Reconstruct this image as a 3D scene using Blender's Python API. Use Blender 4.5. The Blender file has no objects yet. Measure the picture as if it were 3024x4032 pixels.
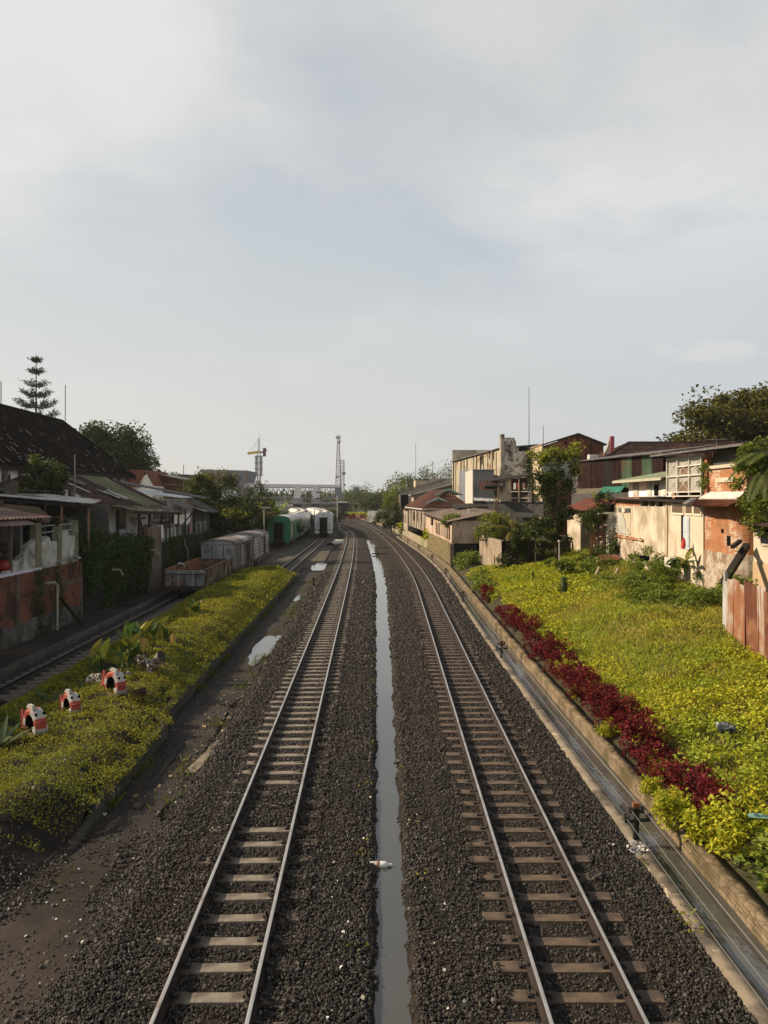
import bpy, math, random
import numpy as np
from mathutils import Vector, Matrix
rng = np.random.default_rng(7)
random.seed(7)
PI = math.pi
SC = bpy.context.scene
COL = SC.collection
# ------------------------------------------------------------------ camera, sky, sun
F, XC, YH, CZ = 3100.0, 1512.0, 1965.0, 6.0      # focal length / principal column / horizon row (pixels), eye height (m)
cam_d = bpy.data.cameras.new('camera'); cam = bpy.data.objects.new('camera', cam_d); COL.objects.link(cam)
cam_d.sensor_width = 36.0; cam_d.lens = 36.0 * F / 4032.0
cam_d.shift_y = (YH - 2016.0) / 4032.0
cam_d.clip_start = 0.1; cam_d.clip_end = 6000
cam.location = (0, 0, CZ); cam.rotation_euler = (PI / 2, 0, 0)
SC.camera = cam
SC.view_settings.view_transform = 'Standard'; SC.view_settings.look = 'None'
SC.view_settings.exposure = 0.85; SC.view_settings.gamma = 1.0
SC.cycles.use_denoising = True
SC.cycles.max_bounces = 6; SC.cycles.transparent_max_bounces = 8
SC.cycles.diffuse_bounces = 3; SC.cycles.glossy_bounces = 3; SC.cycles.transmission_bounces = 2
SUN_EL, SUN_AZ = math.radians(31), math.radians(-79)   # azimuth from +Y towards +X
sd = Vector((math.sin(SUN_AZ) * math.cos(SUN_EL), math.cos(SUN_AZ) * math.cos(SUN_EL), math.sin(SUN_EL)))
sun_d = bpy.data.lights.new('sun', 'SUN'); sun = bpy.data.objects.new('sun', sun_d); COL.objects.link(sun)
sun_d.energy = 4.4; sun_d.angle = math.radians(1.0); sun_d.color = (1.0, 0.83, 0.62)
sun.rotation_euler = (-sd).to_track_quat('-Z', 'Y').to_euler(); sun.location = (-60, 10, 60)

HAZE = .00013
CLOUD_OFF = (14.2, 3.3, 0)
def build_world():
    w = bpy.data.worlds.new('World'); SC.world = w; w.use_nodes = True
    nt = w.node_tree; N = nt.nodes; L = nt.links; N.clear()
    out = N.new('ShaderNodeOutputWorld'); bg = N.new('ShaderNodeBackground'); L.new(bg.outputs[0], out.inputs[0])
    bg.inputs[1].default_value = 0.0565
    sky = N.new('ShaderNodeTexSky'); sky.sky_type = 'NISHITA'; sky.sun_disc = False
    sky.sun_elevation = SUN_EL; sky.sun_rotation = SUN_AZ; sky.air_density = 1.2; sky.dust_density = 2.0
    tc = N.new('ShaderNodeTexCoord'); sep = N.new('ShaderNodeSeparateXYZ'); L.new(tc.outputs['Generated'], sep.inputs[0])
    def math_(op, a, b=None, c=None):
        m = N.new('ShaderNodeMath'); m.operation = op
        for k, q in enumerate((a, b, c)):
            if q is None: continue
            if isinstance(q, (int, float)): m.inputs[k].default_value = q
            else: L.new(q, m.inputs[k])
        return m.outputs[0]
    z = math_('MAXIMUM', sep.outputs[2], 0.0)
    zz = math_('ADD', z, 0.16)
    cx = math_('DIVIDE', sep.outputs[0], zz); cy = math_('DIVIDE', sep.outputs[1], zz)
    cmb = N.new('ShaderNodeCombineXYZ'); L.new(cx, cmb.inputs[0]); L.new(cy, cmb.inputs[1])
    def noise(scale, det, rough, off, dist=0.0):
        mp = N.new('ShaderNodeMapping'); mp.inputs['Location'].default_value = off; L.new(cmb.outputs[0], mp.inputs[0])
        n = N.new('ShaderNodeTexNoise'); n.inputs['Scale'].default_value = scale; n.inputs['Detail'].default_value = det
        n.inputs['Roughness'].default_value = rough; n.inputs['Distortion'].default_value = dist
        L.new(mp.outputs[0], n.inputs[0]); return n.outputs[0]
    def ramp(v, stops):
        r = N.new('ShaderNodeValToRGB'); L.new(v, r.inputs[0])
        while len(r.color_ramp.elements) < len(stops): r.color_ramp.elements.new(0.5)
        for e, (p, c) in zip(r.color_ramp.elements, stops): e.position = p; e.color = (*c, 1)
        return r.outputs[0]
    def mix(f, a, b):
        m = N.new('ShaderNodeMix'); m.data_type = 'RGBA'
        if isinstance(f, float): m.inputs[0].default_value = f
        else: L.new(f, m.inputs[0])
        L.new(a, m.inputs[6]); L.new(b, m.inputs[7]); return m.outputs[2]
    # clear hazy sky by elevation (pale at the horizon, dimmed overhead, out of view, to deepen the shade)
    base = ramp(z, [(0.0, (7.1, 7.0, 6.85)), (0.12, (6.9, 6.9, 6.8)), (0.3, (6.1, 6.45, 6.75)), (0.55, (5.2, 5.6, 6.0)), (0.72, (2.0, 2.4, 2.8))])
    warm = N.new('ShaderNodeMix'); warm.data_type = 'RGBA'; warm.blend_type = 'MULTIPLY'
    L.new(base, warm.inputs[6])
    lr = ramp(math_('MULTIPLY_ADD', sep.outputs[0], 0.9, 0.5), [(0.0, (1.02, 1.02, 1.0)), (0.5, (.97, .98, .98)), (1.0, (0.83, 0.90, 0.97))])
    warm.inputs[0].default_value = 1.0; L.new(lr, warm.inputs[7])
    n1 = noise(0.75, 8.0, 0.52, CLOUD_OFF, 0.25)
    n2 = noise(1.6, 5.0, 0.5, (4.1, 2.2, 0), 0.2)
    cov = math_('ADD', math_('MULTIPLY', n1, 0.75), math_('MULTIPLY', n2, 0.25))
    cf = ramp(cov, [(0.40, (0, 0, 0)), (0.54, (1, 1, 1))])
    hi = ramp(z, [(0.03, (0, 0, 0)), (0.22, (0.35, 0.35, 0.35)), (0.34, (0.8, 0.8, 0.8)), (0.55, (1, 1, 1)), (0.74, (0.2, 0.2, 0.2))])
    cfac = math_('MULTIPLY', cf, hi)
    shade = ramp(noise(1.1, 6.0, 0.6, (7.0, 1.0, 0)), [(0.32, (6.7, 6.75, 6.7)), (0.6, (8.9, 8.65, 8.3))])
    cl = mix(math_('MULTIPLY', cfac, 0.95), warm.outputs[2], shade)
    # one small bright cloud low on the right
    yy = math_('MAXIMUM', sep.outputs[1], 0.05); u = math_('DIVIDE', sep.outputs[0], yy); v = math_('DIVIDE', sep.outputs[2], yy)
    du = math_('DIVIDE', math_('SUBTRACT', u, 0.425), 0.085); dv = math_('DIVIDE', math_('SUBTRACT', v, 0.188), 0.016)
    c2 = N.new('ShaderNodeCombineXYZ'); L.new(math_('MULTIPLY', u, 30.0), c2.inputs[0]); L.new(math_('MULTIPLY', v, 70.0), c2.inputs[1])
    n3 = N.new('ShaderNodeTexNoise'); n3.inputs['Scale'].default_value = 1.0; n3.inputs['Detail'].default_value = 5; L.new(c2.outputs[0], n3.inputs[0])
    rr = math_('ADD', math_('ADD', math_('MULTIPLY', du, du), math_('MULTIPLY', dv, dv)), math_('MULTIPLY_ADD', n3.outputs[0], 2.6, -1.3))
    pf = ramp(rr, [(0.05, (0.75, 0.75, 0.75)), (1.0, (0, 0, 0))])
    wh = N.new('ShaderNodeRGB'); wh.outputs[0].default_value = (7.6, 7.5, 7.4, 1)
    cl = mix(pf, cl, wh.outputs[0])
    back = N.new('ShaderNodeMix'); back.data_type = 'RGBA'; back.blend_type = 'MULTIPLY'; back.inputs[0].default_value = 1.0   # added fill: unseen sky behind the viewer brightened to lift the shade
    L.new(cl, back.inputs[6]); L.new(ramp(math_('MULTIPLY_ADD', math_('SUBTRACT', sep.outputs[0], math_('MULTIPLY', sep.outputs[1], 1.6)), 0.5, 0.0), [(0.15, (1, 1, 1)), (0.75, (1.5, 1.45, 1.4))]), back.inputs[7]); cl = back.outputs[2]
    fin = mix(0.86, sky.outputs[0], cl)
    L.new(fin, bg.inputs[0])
build_world()

# ------------------------------------------------------------------ helpers
def U(px, py, z=0.0):
    Y = F * (CZ - z) / (py - YH); return Vector(((px - XC) * Y / F, Y, z))
def D(px, py, Y):
    return Vector(((px - XC) * Y / F, Y, CZ - (py - YH) * Y / F))
def tag(o, label=None, cat=None, group=None, kind=None):
    if label: o['label'] = label
    if cat: o['category'] = cat
    if group: o['group'] = group
    if kind: o['kind'] = kind
    return o
def thing(name, label, cat, loc=(0, 0, 0), rz=0.0, group=None):
    o = bpy.data.objects.new(name, None); COL.objects.link(o); o.empty_display_size = 0.3
    o.location = loc; o.rotation_euler = (0, 0, rz)
    return tag(o, label, cat, group)
def copy_tree(o, parent=None):
    c = o.copy(); COL.objects.link(c)
    if parent is not None: c.parent = parent
    for ch in list(o.children): copy_tree(ch, c)
    return c
def mesh_np(name, V, Fq, mats, mi=None, smooth=False):
    me = bpy.data.meshes.new(name); V = np.asarray(V, np.float32); Fq = np.asarray(Fq, np.int32)
    k = Fq.shape[1]
    me.vertices.add(len(V)); me.vertices.foreach_set('co', V.ravel())
    me.loops.add(Fq.size); me.loops.foreach_set('vertex_index', Fq.ravel())
    me.polygons.add(len(Fq)); me.polygons.foreach_set('loop_start', np.arange(0, Fq.size, k, dtype=np.int32))
    for m in (mats if isinstance(mats, (list, tuple)) else [mats]): me.materials.append(m)
    if mi is not None: me.polygons.foreach_set('material_index', np.asarray(mi, np.int32))
    if smooth: me.polygons.foreach_set('use_smooth', np.ones(len(Fq), bool))
    me.update(calc_edges=True); return me
def world_loc(o):
    v = Vector((0, 0, 0))
    while o is not None: v = v + o.location; o = o.parent
    return v
class MB:
    def __init__(s): s.v = []; s.f = []; s.mi = []; s.cur = 0
    def add(s, vs, fs):
        b = len(s.v); s.v += [tuple(q) for q in vs]
        for q in fs: s.f.append(tuple(b + i for i in q)); s.mi.append(s.cur)
        return s
    def box(s, x0, x1, y0, y1, z0, z1):
        vs = [(x0, y0, z0), (x1, y0, z0), (x1, y1, z0), (x0, y1, z0), (x0, y0, z1), (x1, y0, z1), (x1, y1, z1), (x0, y1, z1)]
        return s.add(vs, [(3, 2, 1, 0), (4, 5, 6, 7), (0, 1, 5, 4), (1, 2, 6, 5), (2, 3, 7, 6), (3, 0, 4, 7)])
    def bar(s, p, q, w, h=None):               # box-section bar between two points
        p = Vector(p); q = Vector(q); h = h or w; d = (q - p).normalized()
        a = Vector((0, 0, 1)) if abs(d.z) < 0.95 else Vector((1, 0, 0))
        x = d.cross(a).normalized() * w / 2; y = x.cross(d).normalized() * h / 2
        vs = [p - x - y, p + x - y, p + x + y, p - x + y, q - x - y, q + x - y, q + x + y, q - x + y]
        return s.add(vs, [(0, 1, 2, 3), (7, 6, 5, 4), (4, 5, 1, 0), (5, 6, 2, 1), (6, 7, 3, 2), (7, 4, 0, 3)])
    def tube(s, pts, r, n=6, cap=True):
        pts = [Vector(p) for p in pts]; m = len(pts)
        rs = r if isinstance(r, (list, tuple)) else [r] * m
        vs = []
        for i, p in enumerate(pts):
            d = (pts[min(i + 1, m - 1)] - pts[max(i - 1, 0)]).normalized()
            a = Vector((0, 0, 1)) if abs(d.z) < 0.9 else Vector((1, 0, 0))
            x = d.cross(a).normalized(); y = d.cross(x).normalized()
            vs += [p + (x * math.cos(2 * PI * k / n) + y * math.sin(2 * PI * k / n)) * rs[i] for k in range(n)]
        fs = [(i * n + k, i * n + (k + 1) % n, (i + 1) * n + (k + 1) % n, (i + 1) * n + k) for i in range(m - 1) for k in range(n)]
        if cap: fs += [tuple(range(n)), tuple(reversed(range((m - 1) * n, m * n)))]
        return s.add(vs, fs)
    def slab(s, pts, t=0.06, d=None):           # thick plate from a polygon, extruded along d (or its normal)
        pts = [Vector(p) for p in pts]; n = len(pts)
        nn = Vector((0, 0, 0))
        for i in range(n): nn += pts[i].cross(pts[(i + 1) % n])
        nn.normalize(); off = (Vector(d) if d is not None else nn * t)
        vs = pts + [p + off for p in pts]
        fs = [tuple(reversed(range(n))), tuple(range(n, 2 * n))] + [(i, (i + 1) % n, n + (i + 1) % n, n + i) for i in range(n)]
        return s.add(vs, fs)
    def corr(s, a, b, c, d, waves, amp=0.02, rows=1, sag=0.0, step=4):  # corrugated sheet, waves run along a->b
        a, b, c, d = map(Vector, (a, b, c, d)); nn = (b - a).cross(d - a).normalized()
        m = waves * step; vs = []; jit = [random.uniform(-1, 1) for _ in range(m + 1)]
        for j in range(rows + 1):
            t = j / rows
            for i in range(m + 1):
                u = i / m; p = (a.lerp(b, u)).lerp(d.lerp(c, u), t)
                p = p + nn * (amp * math.sin(2 * PI * i / step + .3) + 0.35 * amp * jit[i // 3]) - Vector((0, 0, sag * 4 * t * (1 - t)))
                vs.append(p)
        fs = [(j * (m + 1) + i, j * (m + 1) + i + 1, (j + 1) * (m + 1) + i + 1, (j + 1) * (m + 1) + i) for j in range(rows) for i in range(m)]
        n0 = len(vs); th = nn * 0.012
        vs = vs + [v - th for v in vs]
        fs2 = [tuple(n0 + k for k in reversed(q)) for q in fs]
        return s.add(vs, fs + fs2)
    def tiles(s, a, b, c, d, rows, cols, lift=0.05, jit=0.012):  # tile courses; a->b is the eave, d->c the ridge
        a, b, c, d = map(Vector, (a, b, c, d)); nn = (b - a).cross(d - a).normalized()
        if nn.z < 0: nn = -nn
        vs = []; fs = []; sub = 2
        for r in range(rows):
            t0, t1 = r / rows, min(1.0, (r + 1.08) / rows)
            base = len(vs)
            for (t, h) in ((t0, 0.0), (t0, lift), (t1, 0.006)):
                for i in range(cols * sub + 1):
                    u = i / (cols * sub)
                    p = (a.lerp(b, u)).lerp(d.lerp(c, u), t) + nn * (h + (lift * 0.45 if (i % sub) else 0.0) + (random.uniform(-jit, jit) if h else 0))
                    vs.append(p)
            m = cols * sub + 1
            for q in range(2):
                fs += [(base + q * m + i, base + q * m + i + 1, base + (q + 1) * m + i + 1, base + (q + 1) * m + i) for i in range(m - 1)]
        return s.add(vs, fs)
    def lathe(s, prof, n=12, c=(0, 0, 0), ax='z'):
        vs = []
        for (r, h) in prof:
            for k in range(n):
                x, y = r * math.cos(2 * PI * k / n), r * math.sin(2 * PI * k / n)
                p = (x, y, h) if ax == 'z' else ((h, x, y) if ax == 'x' else (x, h, y))
                vs.append((p[0] + c[0], p[1] + c[1], p[2] + c[2]))
        m = len(prof)
        fs = [(i * n + k, i * n + (k + 1) % n, (i + 1) * n + (k + 1) % n, (i + 1) * n + k) for i in range(m - 1) for k in range(n)]
        if prof[0][0] > 1e-4: fs.append(tuple(reversed(range(n))))
        if prof[-1][0] > 1e-4: fs.append(tuple(range((m - 1) * n, m * n)))
        return s.add(vs, fs)
    def sphere(s, c, rx, ry=None, rz=None, n=10, m=6):
        ry = ry or rx; rz = rz or rx; c = Vector(c)
        vs = [c + Vector((rx * math.sin(PI * i / m) * math.cos(2 * PI * k / n), ry * math.sin(PI * i / m) * math.sin(2 * PI * k / n), rz * math.cos(PI * i / m))) for i in range(m + 1) for k in range(n)]
        return s.add(vs, [(i * n + k, (i + 1) * n + k, (i + 1) * n + (k + 1) % n, i * n + (k + 1) % n) for i in range(m) for k in range(n)])
    def leaf(s, p, d, up, L, W, bend=0.5, seg=5, tipw=0.0, fold=0.15):   # one broad strip leaf that arches over
        p = Vector(p); d = Vector(d).normalized(); up = Vector(up); vs = []
        side = d.cross(up)
        side = side.normalized() if side.length > 1e-3 else Vector((1, 0, 0))
        q = p.copy()
        for i in range(seg + 1):
            t = i / seg; w = W * (math.sin(PI * min(1, 0.12 + 0.88 * t ** 0.85)) * (1 - tipw) + tipw * (1 - t)) * 0.5
            nn = side.cross(d).normalized()
            vs += [q - side * w + nn * w * fold, q, q + side * w + nn * w * fold]
            d = (d - Vector((0, 0, bend / seg))).normalized(); q = q + d * L / seg
        fs = []
        for i in range(seg):
            b = i * 3; fs += [(b, b + 1, b + 4, b + 3), (b + 1, b + 2, b + 5, b + 4)]
        return s.add(vs, fs)
    def build(s, name, mat, parent=None, smooth=False, origin=None):
        me = bpy.data.meshes.new(name)
        o3 = world_loc(parent) if parent is not None else Vector(origin or (0, 0, 0))
        me.from_pydata([(x - o3.x, y - o3.y, z - o3.z) for x, y, z in s.v], [], s.f)
        for m in (mat if isinstance(mat, (list, tuple)) else [mat]): me.materials.append(m)
        if any(s.mi): me.polygons.foreach_set('material_index', s.mi)
        if smooth: me.polygons.foreach_set('use_smooth', [True] * len(s.f))
        me.update(); o = bpy.data.objects.new(name, me); COL.objects.link(o)
        if parent is not None: o.parent = parent
        else: o.location = o3
        return o
def obj_np(name, me, parent=None, loc=(0, 0, 0)):
    o = bpy.data.objects.new(name, me); COL.objects.link(o); o.location = loc
    if parent is not None: o.parent = parent
    return o
def vnoise(x, y, s, seed=0):
    x = np.asarray(x, float) / s; y = np.asarray(y, float) / s
    i, j = np.floor(x).astype(int), np.floor(y).astype(int); fx, fy = x - i, y - j
    fx = fx * fx * (3 - 2 * fx); fy = fy * fy * (3 - 2 * fy)
    def h(a, b):
        n = (a * 374761393 + b * 668265263 + seed * 974711) & 0x7fffffff
        n = ((n ^ (n >> 13)) * 1274126177) & 0x7fffffff
        return ((n ^ (n >> 16)) & 0xffff) / 65535.0
    return (h(i, j) * (1 - fx) + h(i + 1, j) * fx) * (1 - fy) + (h(i, j + 1) * (1 - fx) + h(i + 1, j + 1) * fx) * fy
# ---- leaves: many small folded quads
def leaf_cloud(P, L, W=0.5, up=0.35, droop=0.0):
    n = len(P); P = np.asarray(P, float)
    L = np.broadcast_to(np.asarray(L, float), (n,))[:, None] * rng.uniform(0.65, 1.3, (n, 1))
    d = rng.normal(size=(n, 3)); d[:, 2] = d[:, 2] * 0.6 + up - droop
    d /= np.linalg.norm(d, axis=1, keepdims=True)
    r = rng.normal(size=(n, 3)) * 0.55 + np.array([0, 0, 1.0])
    s = np.cross(d, r); s /= np.linalg.norm(s, axis=1, keepdims=True) + 1e-9
    nn = np.cross(s, d)
    w = L * W * 0.5
    V = np.stack([P, P + d * L * .5 + s * w + nn * w * .35, P + d * L - np.array([0, 0, .12]) * L, P + d * L * .5 - s * w + nn * w * .35], 1).reshape(-1, 3)
    return V, np.arange(4 * n, dtype=np.int32).reshape(-1, 4)
def blade_cloud(P, H, W, lean=0.45):
    n = len(P); H = np.broadcast_to(np.asarray(H, float), (n,))[:, None] * rng.uniform(0.5, 1.3, (n, 1))
    a = rng.uniform(0, 2 * PI, (n, 1)); s = np.hstack([np.cos(a), np.sin(a), 0 * a]) * W * 0.5
    b = rng.uniform(0, 2 * PI, (n, 1)); ln = np.hstack([np.cos(b), np.sin(b), 0 * b]) * H * lean * rng.uniform(0.2, 1.4, (n, 1))
    up = np.hstack([0 * a, 0 * a, H])
    V = np.stack([P - s, P + s, P + s * .8 + ln * .35 + up * .6, P - s * .2 + ln + up], 1).reshape(-1, 3)
    return V, np.arange(4 * n, dtype=np.int32).reshape(-1, 4)
def crown_points(ells, n, clumps, shell=0.75, cs=0.28):
    ells = np.asarray(ells, float); vol = ells[:, 3] * ells[:, 4] * ells[:, 5]
    pick = rng.choice(len(ells), clumps, p=vol / vol.sum())
    u = rng.normal(size=(clumps, 3)); u /= np.linalg.norm(u, axis=1, keepdims=True)
    r = rng.uniform(shell ** 2, 1.0, (clumps, 1)) ** 0.5
    C = ells[pick, :3] + u * r * ells[pick, 3:6]
    w = rng.uniform(0.4, 1.6, clumps); idx = rng.choice(clumps, n, p=w / w.sum())
    s = ells[pick][:, 3:6] * cs * rng.uniform(0.6, 1.3, (clumps, 1))
    g = rng.normal(size=(n, 3)); g /= np.maximum(1, np.linalg.norm(g, axis=1, keepdims=True) / 1.6)
    return C[idx] + g * s[idx], C
# ------------------------------------------------------------------ materials
MATS = {}
class NT:
    def __init__(s, name):
        s.m = bpy.data.materials.new(name); s.m.use_nodes = True; s.t = s.m.node_tree; s.t.nodes.clear()
        s.out = s.t.nodes.new('ShaderNodeOutputMaterial')
    def n(s, t, **kw):
        x = s.t.nodes.new(t)
        for k, v in kw.items(): setattr(x, k, v)
        return x
    def l(s, a, b): s.t.links.new(a, b)
    def co(s, scale=(1, 1, 1), off=(0, 0, 0), kind='Object'):
        c = s.n('ShaderNodeTexCoord'); m = s.n('ShaderNodeMapping'); s.l(c.outputs[kind], m.inputs[0])
        m.inputs['Scale'].default_value = scale; m.inputs['Location'].default_value = off; return m.outputs[0]
    def noise(s, vec, scale, det=5, rough=.6, dist=0.):
        x = s.n('ShaderNodeTexNoise'); x.inputs['Scale'].default_value = scale; x.inputs['Detail'].default_value = det
        x.inputs['Roughness'].default_value = rough; x.inputs['Distortion'].default_value = dist; s.l(vec, x.inputs[0]); return x.outputs[0]
    def ramp(s, v, stops, const=False):
        r = s.n('ShaderNodeValToRGB'); s.l(v, r.inputs[0])
        if const: r.color_ramp.interpolation = 'CONSTANT'
        while len(r.color_ramp.elements) < len(stops): r.color_ramp.elements.new(.5)
        for e, (p, c) in zip(r.color_ramp.elements, stops):
            e.position = p; e.color = (*c, 1) if isinstance(c, (tuple, list)) else (c, c, c, 1)
        return r.outputs[0]
    def mix(s, f, a, b, mode='MIX'):
        m = s.n('ShaderNodeMix', data_type='RGBA', blend_type=mode)
        if isinstance(f, (int, float)): m.inputs[0].default_value = f
        else: s.l(f, m.inputs[0])
        for k, q in ((6, a), (7, b)):
            if isinstance(q, (tuple, list)): m.inputs[k].default_value = (*q, 1)
            else: s.l(q, m.inputs[k])
        return m.outputs[2]
    def math(s, op, a, b=None):
        m = s.n('ShaderNodeMath', operation=op)
        for k, q in enumerate((a, b)):
            if q is None: continue
            if isinstance(q, (int, float)): m.inputs[k].default_value = q
            else: s.l(q, m.inputs[k])
        return m.outputs[0]
    def bsdf(s, col, rough=.85, metal=0., bump=None, bstr=.3, bdist=.02, spec=.3):
        b = s.n('ShaderNodeBsdfPrincipled')
        if isinstance(col, (tuple, list)): b.inputs['Base Color'].default_value = (*col, 1)
        else: s.l(col, b.inputs['Base Color'])
        if isinstance(rough, (int, float)): b.inputs['Roughness'].default_value = rough
        else: s.l(rough, b.inputs['Roughness'])
        b.inputs['Metallic'].default_value = metal; b.inputs['Specular IOR Level'].default_value = spec
        if bump is not None:
            u = s.n('ShaderNodeBump'); u.inputs['Strength'].default_value = bstr; u.inputs['Distance'].default_value = bdist
            s.l(bump, u.inputs['Height']); s.l(u.outputs[0], b.inputs['Normal'])
        s.l(b.outputs[0], s.out.inputs[0]); return b
def M(name, c1, c2=None, scale=2.0, rough=.85, c3=None, amt3=.5, streak=False, metal=0., bstr=.25, spec=.25, c4=None, amt4=.35, s3=None):
    """weathered surface: two-tone noise, patches of c3, streaks or specks of c4"""
    if name in MATS: return MATS[name]
    t = NT(name); c2 = c2 or tuple(q * .7 for q in c1)
    n1 = t.noise(t.co(), scale, 6, .65)
    col = t.ramp(n1, [(.32, c1), (.68, c2)])
    if c3:
        n2 = t.noise(t.co((1, 1, 1), (3, 7, 1)), s3 or scale * .35, 5, .62, .4)
        col = t.mix(t.ramp(n2, [(max(.02, .62 - amt3 * .35), 0.), (.70 - amt3 * .2, 1.)]), col, c3)
    if c4:
        n3 = t.noise(t.co((1, 1, .09 if streak else 1), (1, 2, 5)), scale * (3. if streak else 2.2), 4, .6)
        col = t.mix(t.ramp(n3, [(.66 - amt4 * .3, 0.), (.74 - amt4 * .2, .85)]), col, c4)
    nb = t.noise(t.co(), scale * 9, 4, .7)
    t.bsdf(col, rough, metal, nb, bstr, .02, spec); MATS[name] = t.m; return t.m
def brick(name, c1, c2, mortar, patch=None, pamt=.4, bw=.23, bh=.075, ms=.012, moss=None, white=None):
    if name in MATS: return MATS[name]
    t = NT(name)
    c = t.n('ShaderNodeTexCoord'); sp = t.n('ShaderNodeSeparateXYZ'); t.l(c.outputs['Object'], sp.inputs[0])
    cb = t.n('ShaderNodeCombineXYZ'); t.l(t.math('ADD', sp.outputs[0], sp.outputs[1]), cb.inputs[0]); t.l(sp.outputs[2], cb.inputs[1])
    b = t.n('ShaderNodeTexBrick'); t.l(cb.outputs[0], b.inputs['Vector'])
    b.inputs['Color1'].default_value = (*c1, 1); b.inputs['Color2'].default_value = (*c2, 1); b.inputs['Mortar'].default_value = (*mortar, 1)
    b.inputs['Scale'].default_value = 1.; b.inputs['Brick Width'].default_value = bw; b.inputs['Row Height'].default_value = bh
    b.inputs['Mortar Size'].default_value = ms; b.inputs['Bias'].default_value = -.1; b.inputs['Mortar Smooth'].default_value = .3
    col = t.mix(.55, b.outputs[0], t.ramp(t.noise(t.co(), 1.3, 6, .7), [(.3, (.45, .42, .4)), (.7, (1.25, 1.2, 1.15))]), 'MULTIPLY')
    if white:
        w = t.n('ShaderNodeTexBrick'); t.l(cb.outputs[0], w.inputs['Vector'])
        for q in ('Brick Width', 'Row Height'): w.inputs[q].default_value = b.inputs[q].default_value
        w.inputs['Scale'].default_value = 1.; w.inputs['Color1'].default_value = (0, 0, 0, 1); w.inputs['Color2'].default_value = (1, 1, 1, 1); w.inputs['Mortar'].default_value = (0, 0, 0, 1)
        w.inputs['Mortar Size'].default_value = ms
        f = t.math('MULTIPLY', t.ramp(t.noise(t.co(), .7, 3, .5), [(.5, 0.), (.6, 1.)]), t.ramp(w.outputs[0], [(.25, 0.), (.5, .9)]))
        col = t.mix(f, col, white)
    if patch:
        col = t.mix(t.ramp(t.noise(t.co((1, 1, 1), (5, 3, 9)), .8, 6, .65, .3), [(.62 - pamt * .3, 0.), (.66 - pamt * .25, 1.)]), col, patch)
    if moss:
        col = t.mix(t.ramp(t.noise(t.co((1, 1, .25), (2, 8, 4)), .9, 6, .65), [(.5, 0.), (.62, .95)]), col, moss)
    t.bsdf(col, .92, 0, b.outputs[1], -.5, .012, .15); MATS[name] = t.m; return t.m
def foliage(name, cols, trans=.3, patch=None, pscale=.6, rough=.7, spec=.2):
    """leaves: colour differs leaf by leaf, with drifts of another tint"""
    if name in MATS: return MATS[name]
    t = NT(name); g = t.n('ShaderNodeNewGeometry')
    k = len(cols); col = t.ramp(g.outputs['Random Per Island'], [(i / max(1, k - 1), c) for i, c in enumerate(cols)])
    if patch:
        col = t.mix(t.ramp(t.noise(t.co(), pscale, 3, .6), [(.45, 0.), (.6, .85)]), col, patch)
    b = t.n('ShaderNodeBsdfPrincipled'); t.l(col, b.inputs['Base Color']); b.inputs['Roughness'].default_value = rough; b.inputs['Specular IOR Level'].default_value = spec
    tr = t.n('ShaderNodeBsdfTranslucent'); t.l(t.mix(1., col, (1.3, 1.25, .6), 'MULTIPLY'), tr.inputs[0])
    mx = t.n('ShaderNodeMixShader'); mx.inputs[0].default_value = trans; t.l(b.outputs[0], mx.inputs[1]); t.l(tr.outputs[0], mx.inputs[2])
    t.l(mx.outputs[0], t.out.inputs[0]); MATS[name] = t.m; return t.m
def stones_mat(name, cols, rough=.8, stain=None):
    if name in MATS: return MATS[name]
    t = NT(name); g = t.n('ShaderNodeNewGeometry'); k = len(cols)
    col = t.ramp(g.outputs['Random Per Island'], [(i / (k - 1), c) for i, c in enumerate(cols)])
    col = t.mix(.5, col, t.ramp(t.noise(t.co(), 1.1, 4, .6), [(.3, (.6, .55, .5)), (.7, (1.3, 1.25, 1.2))]), 'MULTIPLY')
    if stain: col = t.mix(t.ramp(t.noise(t.co((1, .5, 1)), .55, 5, .65, .4), [(.5, 0.), (.66, .7)]), col, stain)
    t.bsdf(col, rough, 0, None, spec=.35); MATS[name] = t.m; return t.m
def water_mat(name, col, rough=.04, wave=.03, wscale=6.):
    if name in MATS: return MATS[name]
    t = NT(name); t.bsdf(col, rough, 0, t.noise(t.co((1, .6, 1)), wscale, 3, .5), wave, .05, .6); MATS[name] = t.m; return t.m
def plain(name, c, rough=.6, metal=0., spec=.4):
    return M(name, c, tuple(q * .8 for q in c), 4., rough, metal=metal, spec=spec, bstr=.08)

BALLAST_BED = M('ballast_bed', (.028, .023, .019), (.006, .0055, .005), 16., .95, (.045, .032, .022), .35, bstr=1., spec=.15)
STONES = stones_mat('ballast_stone', [(.006, .0056, .0052), (.014, .012, .0108), (.03, .026, .0225), (.010, .0088, .0078), (.07, .06, .05), (.02, .0155, .0125), (.042, .037, .033), (.11, .10, .09)], stain=(.040, .027, .018))
RUBBLE = stones_mat('rubble_stone', [(.012, .011, .01), (.03, .026, .022), (.02, .017, .014), (.05, .042, .033), (.10, .09, .075)])
EARTH = M('dark_earth', (.020, .0135, .0095), (.008, .006, .005), 1.6, .9, (.038, .026, .02), .4, bstr=.7, s3=.4)
MUD = M('wet_mud', (.026, .0185, .0145), (.013, .010, .0085), 2.2, .85, (.036, .026, .019), .35, bstr=.4)
FARGROUND = M('yard_gravel', (.07, .055, .04), (.04, .033, .027), .8, .9, (.09, .08, .04), .3, bstr=.5)
CONC = M('old_concrete', (.22, .18, .13), (.12, .10, .075), 2.5, .9, (.06, .05, .04), .4, bstr=.4, c4=(.34, .29, .22), amt4=.2)
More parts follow.
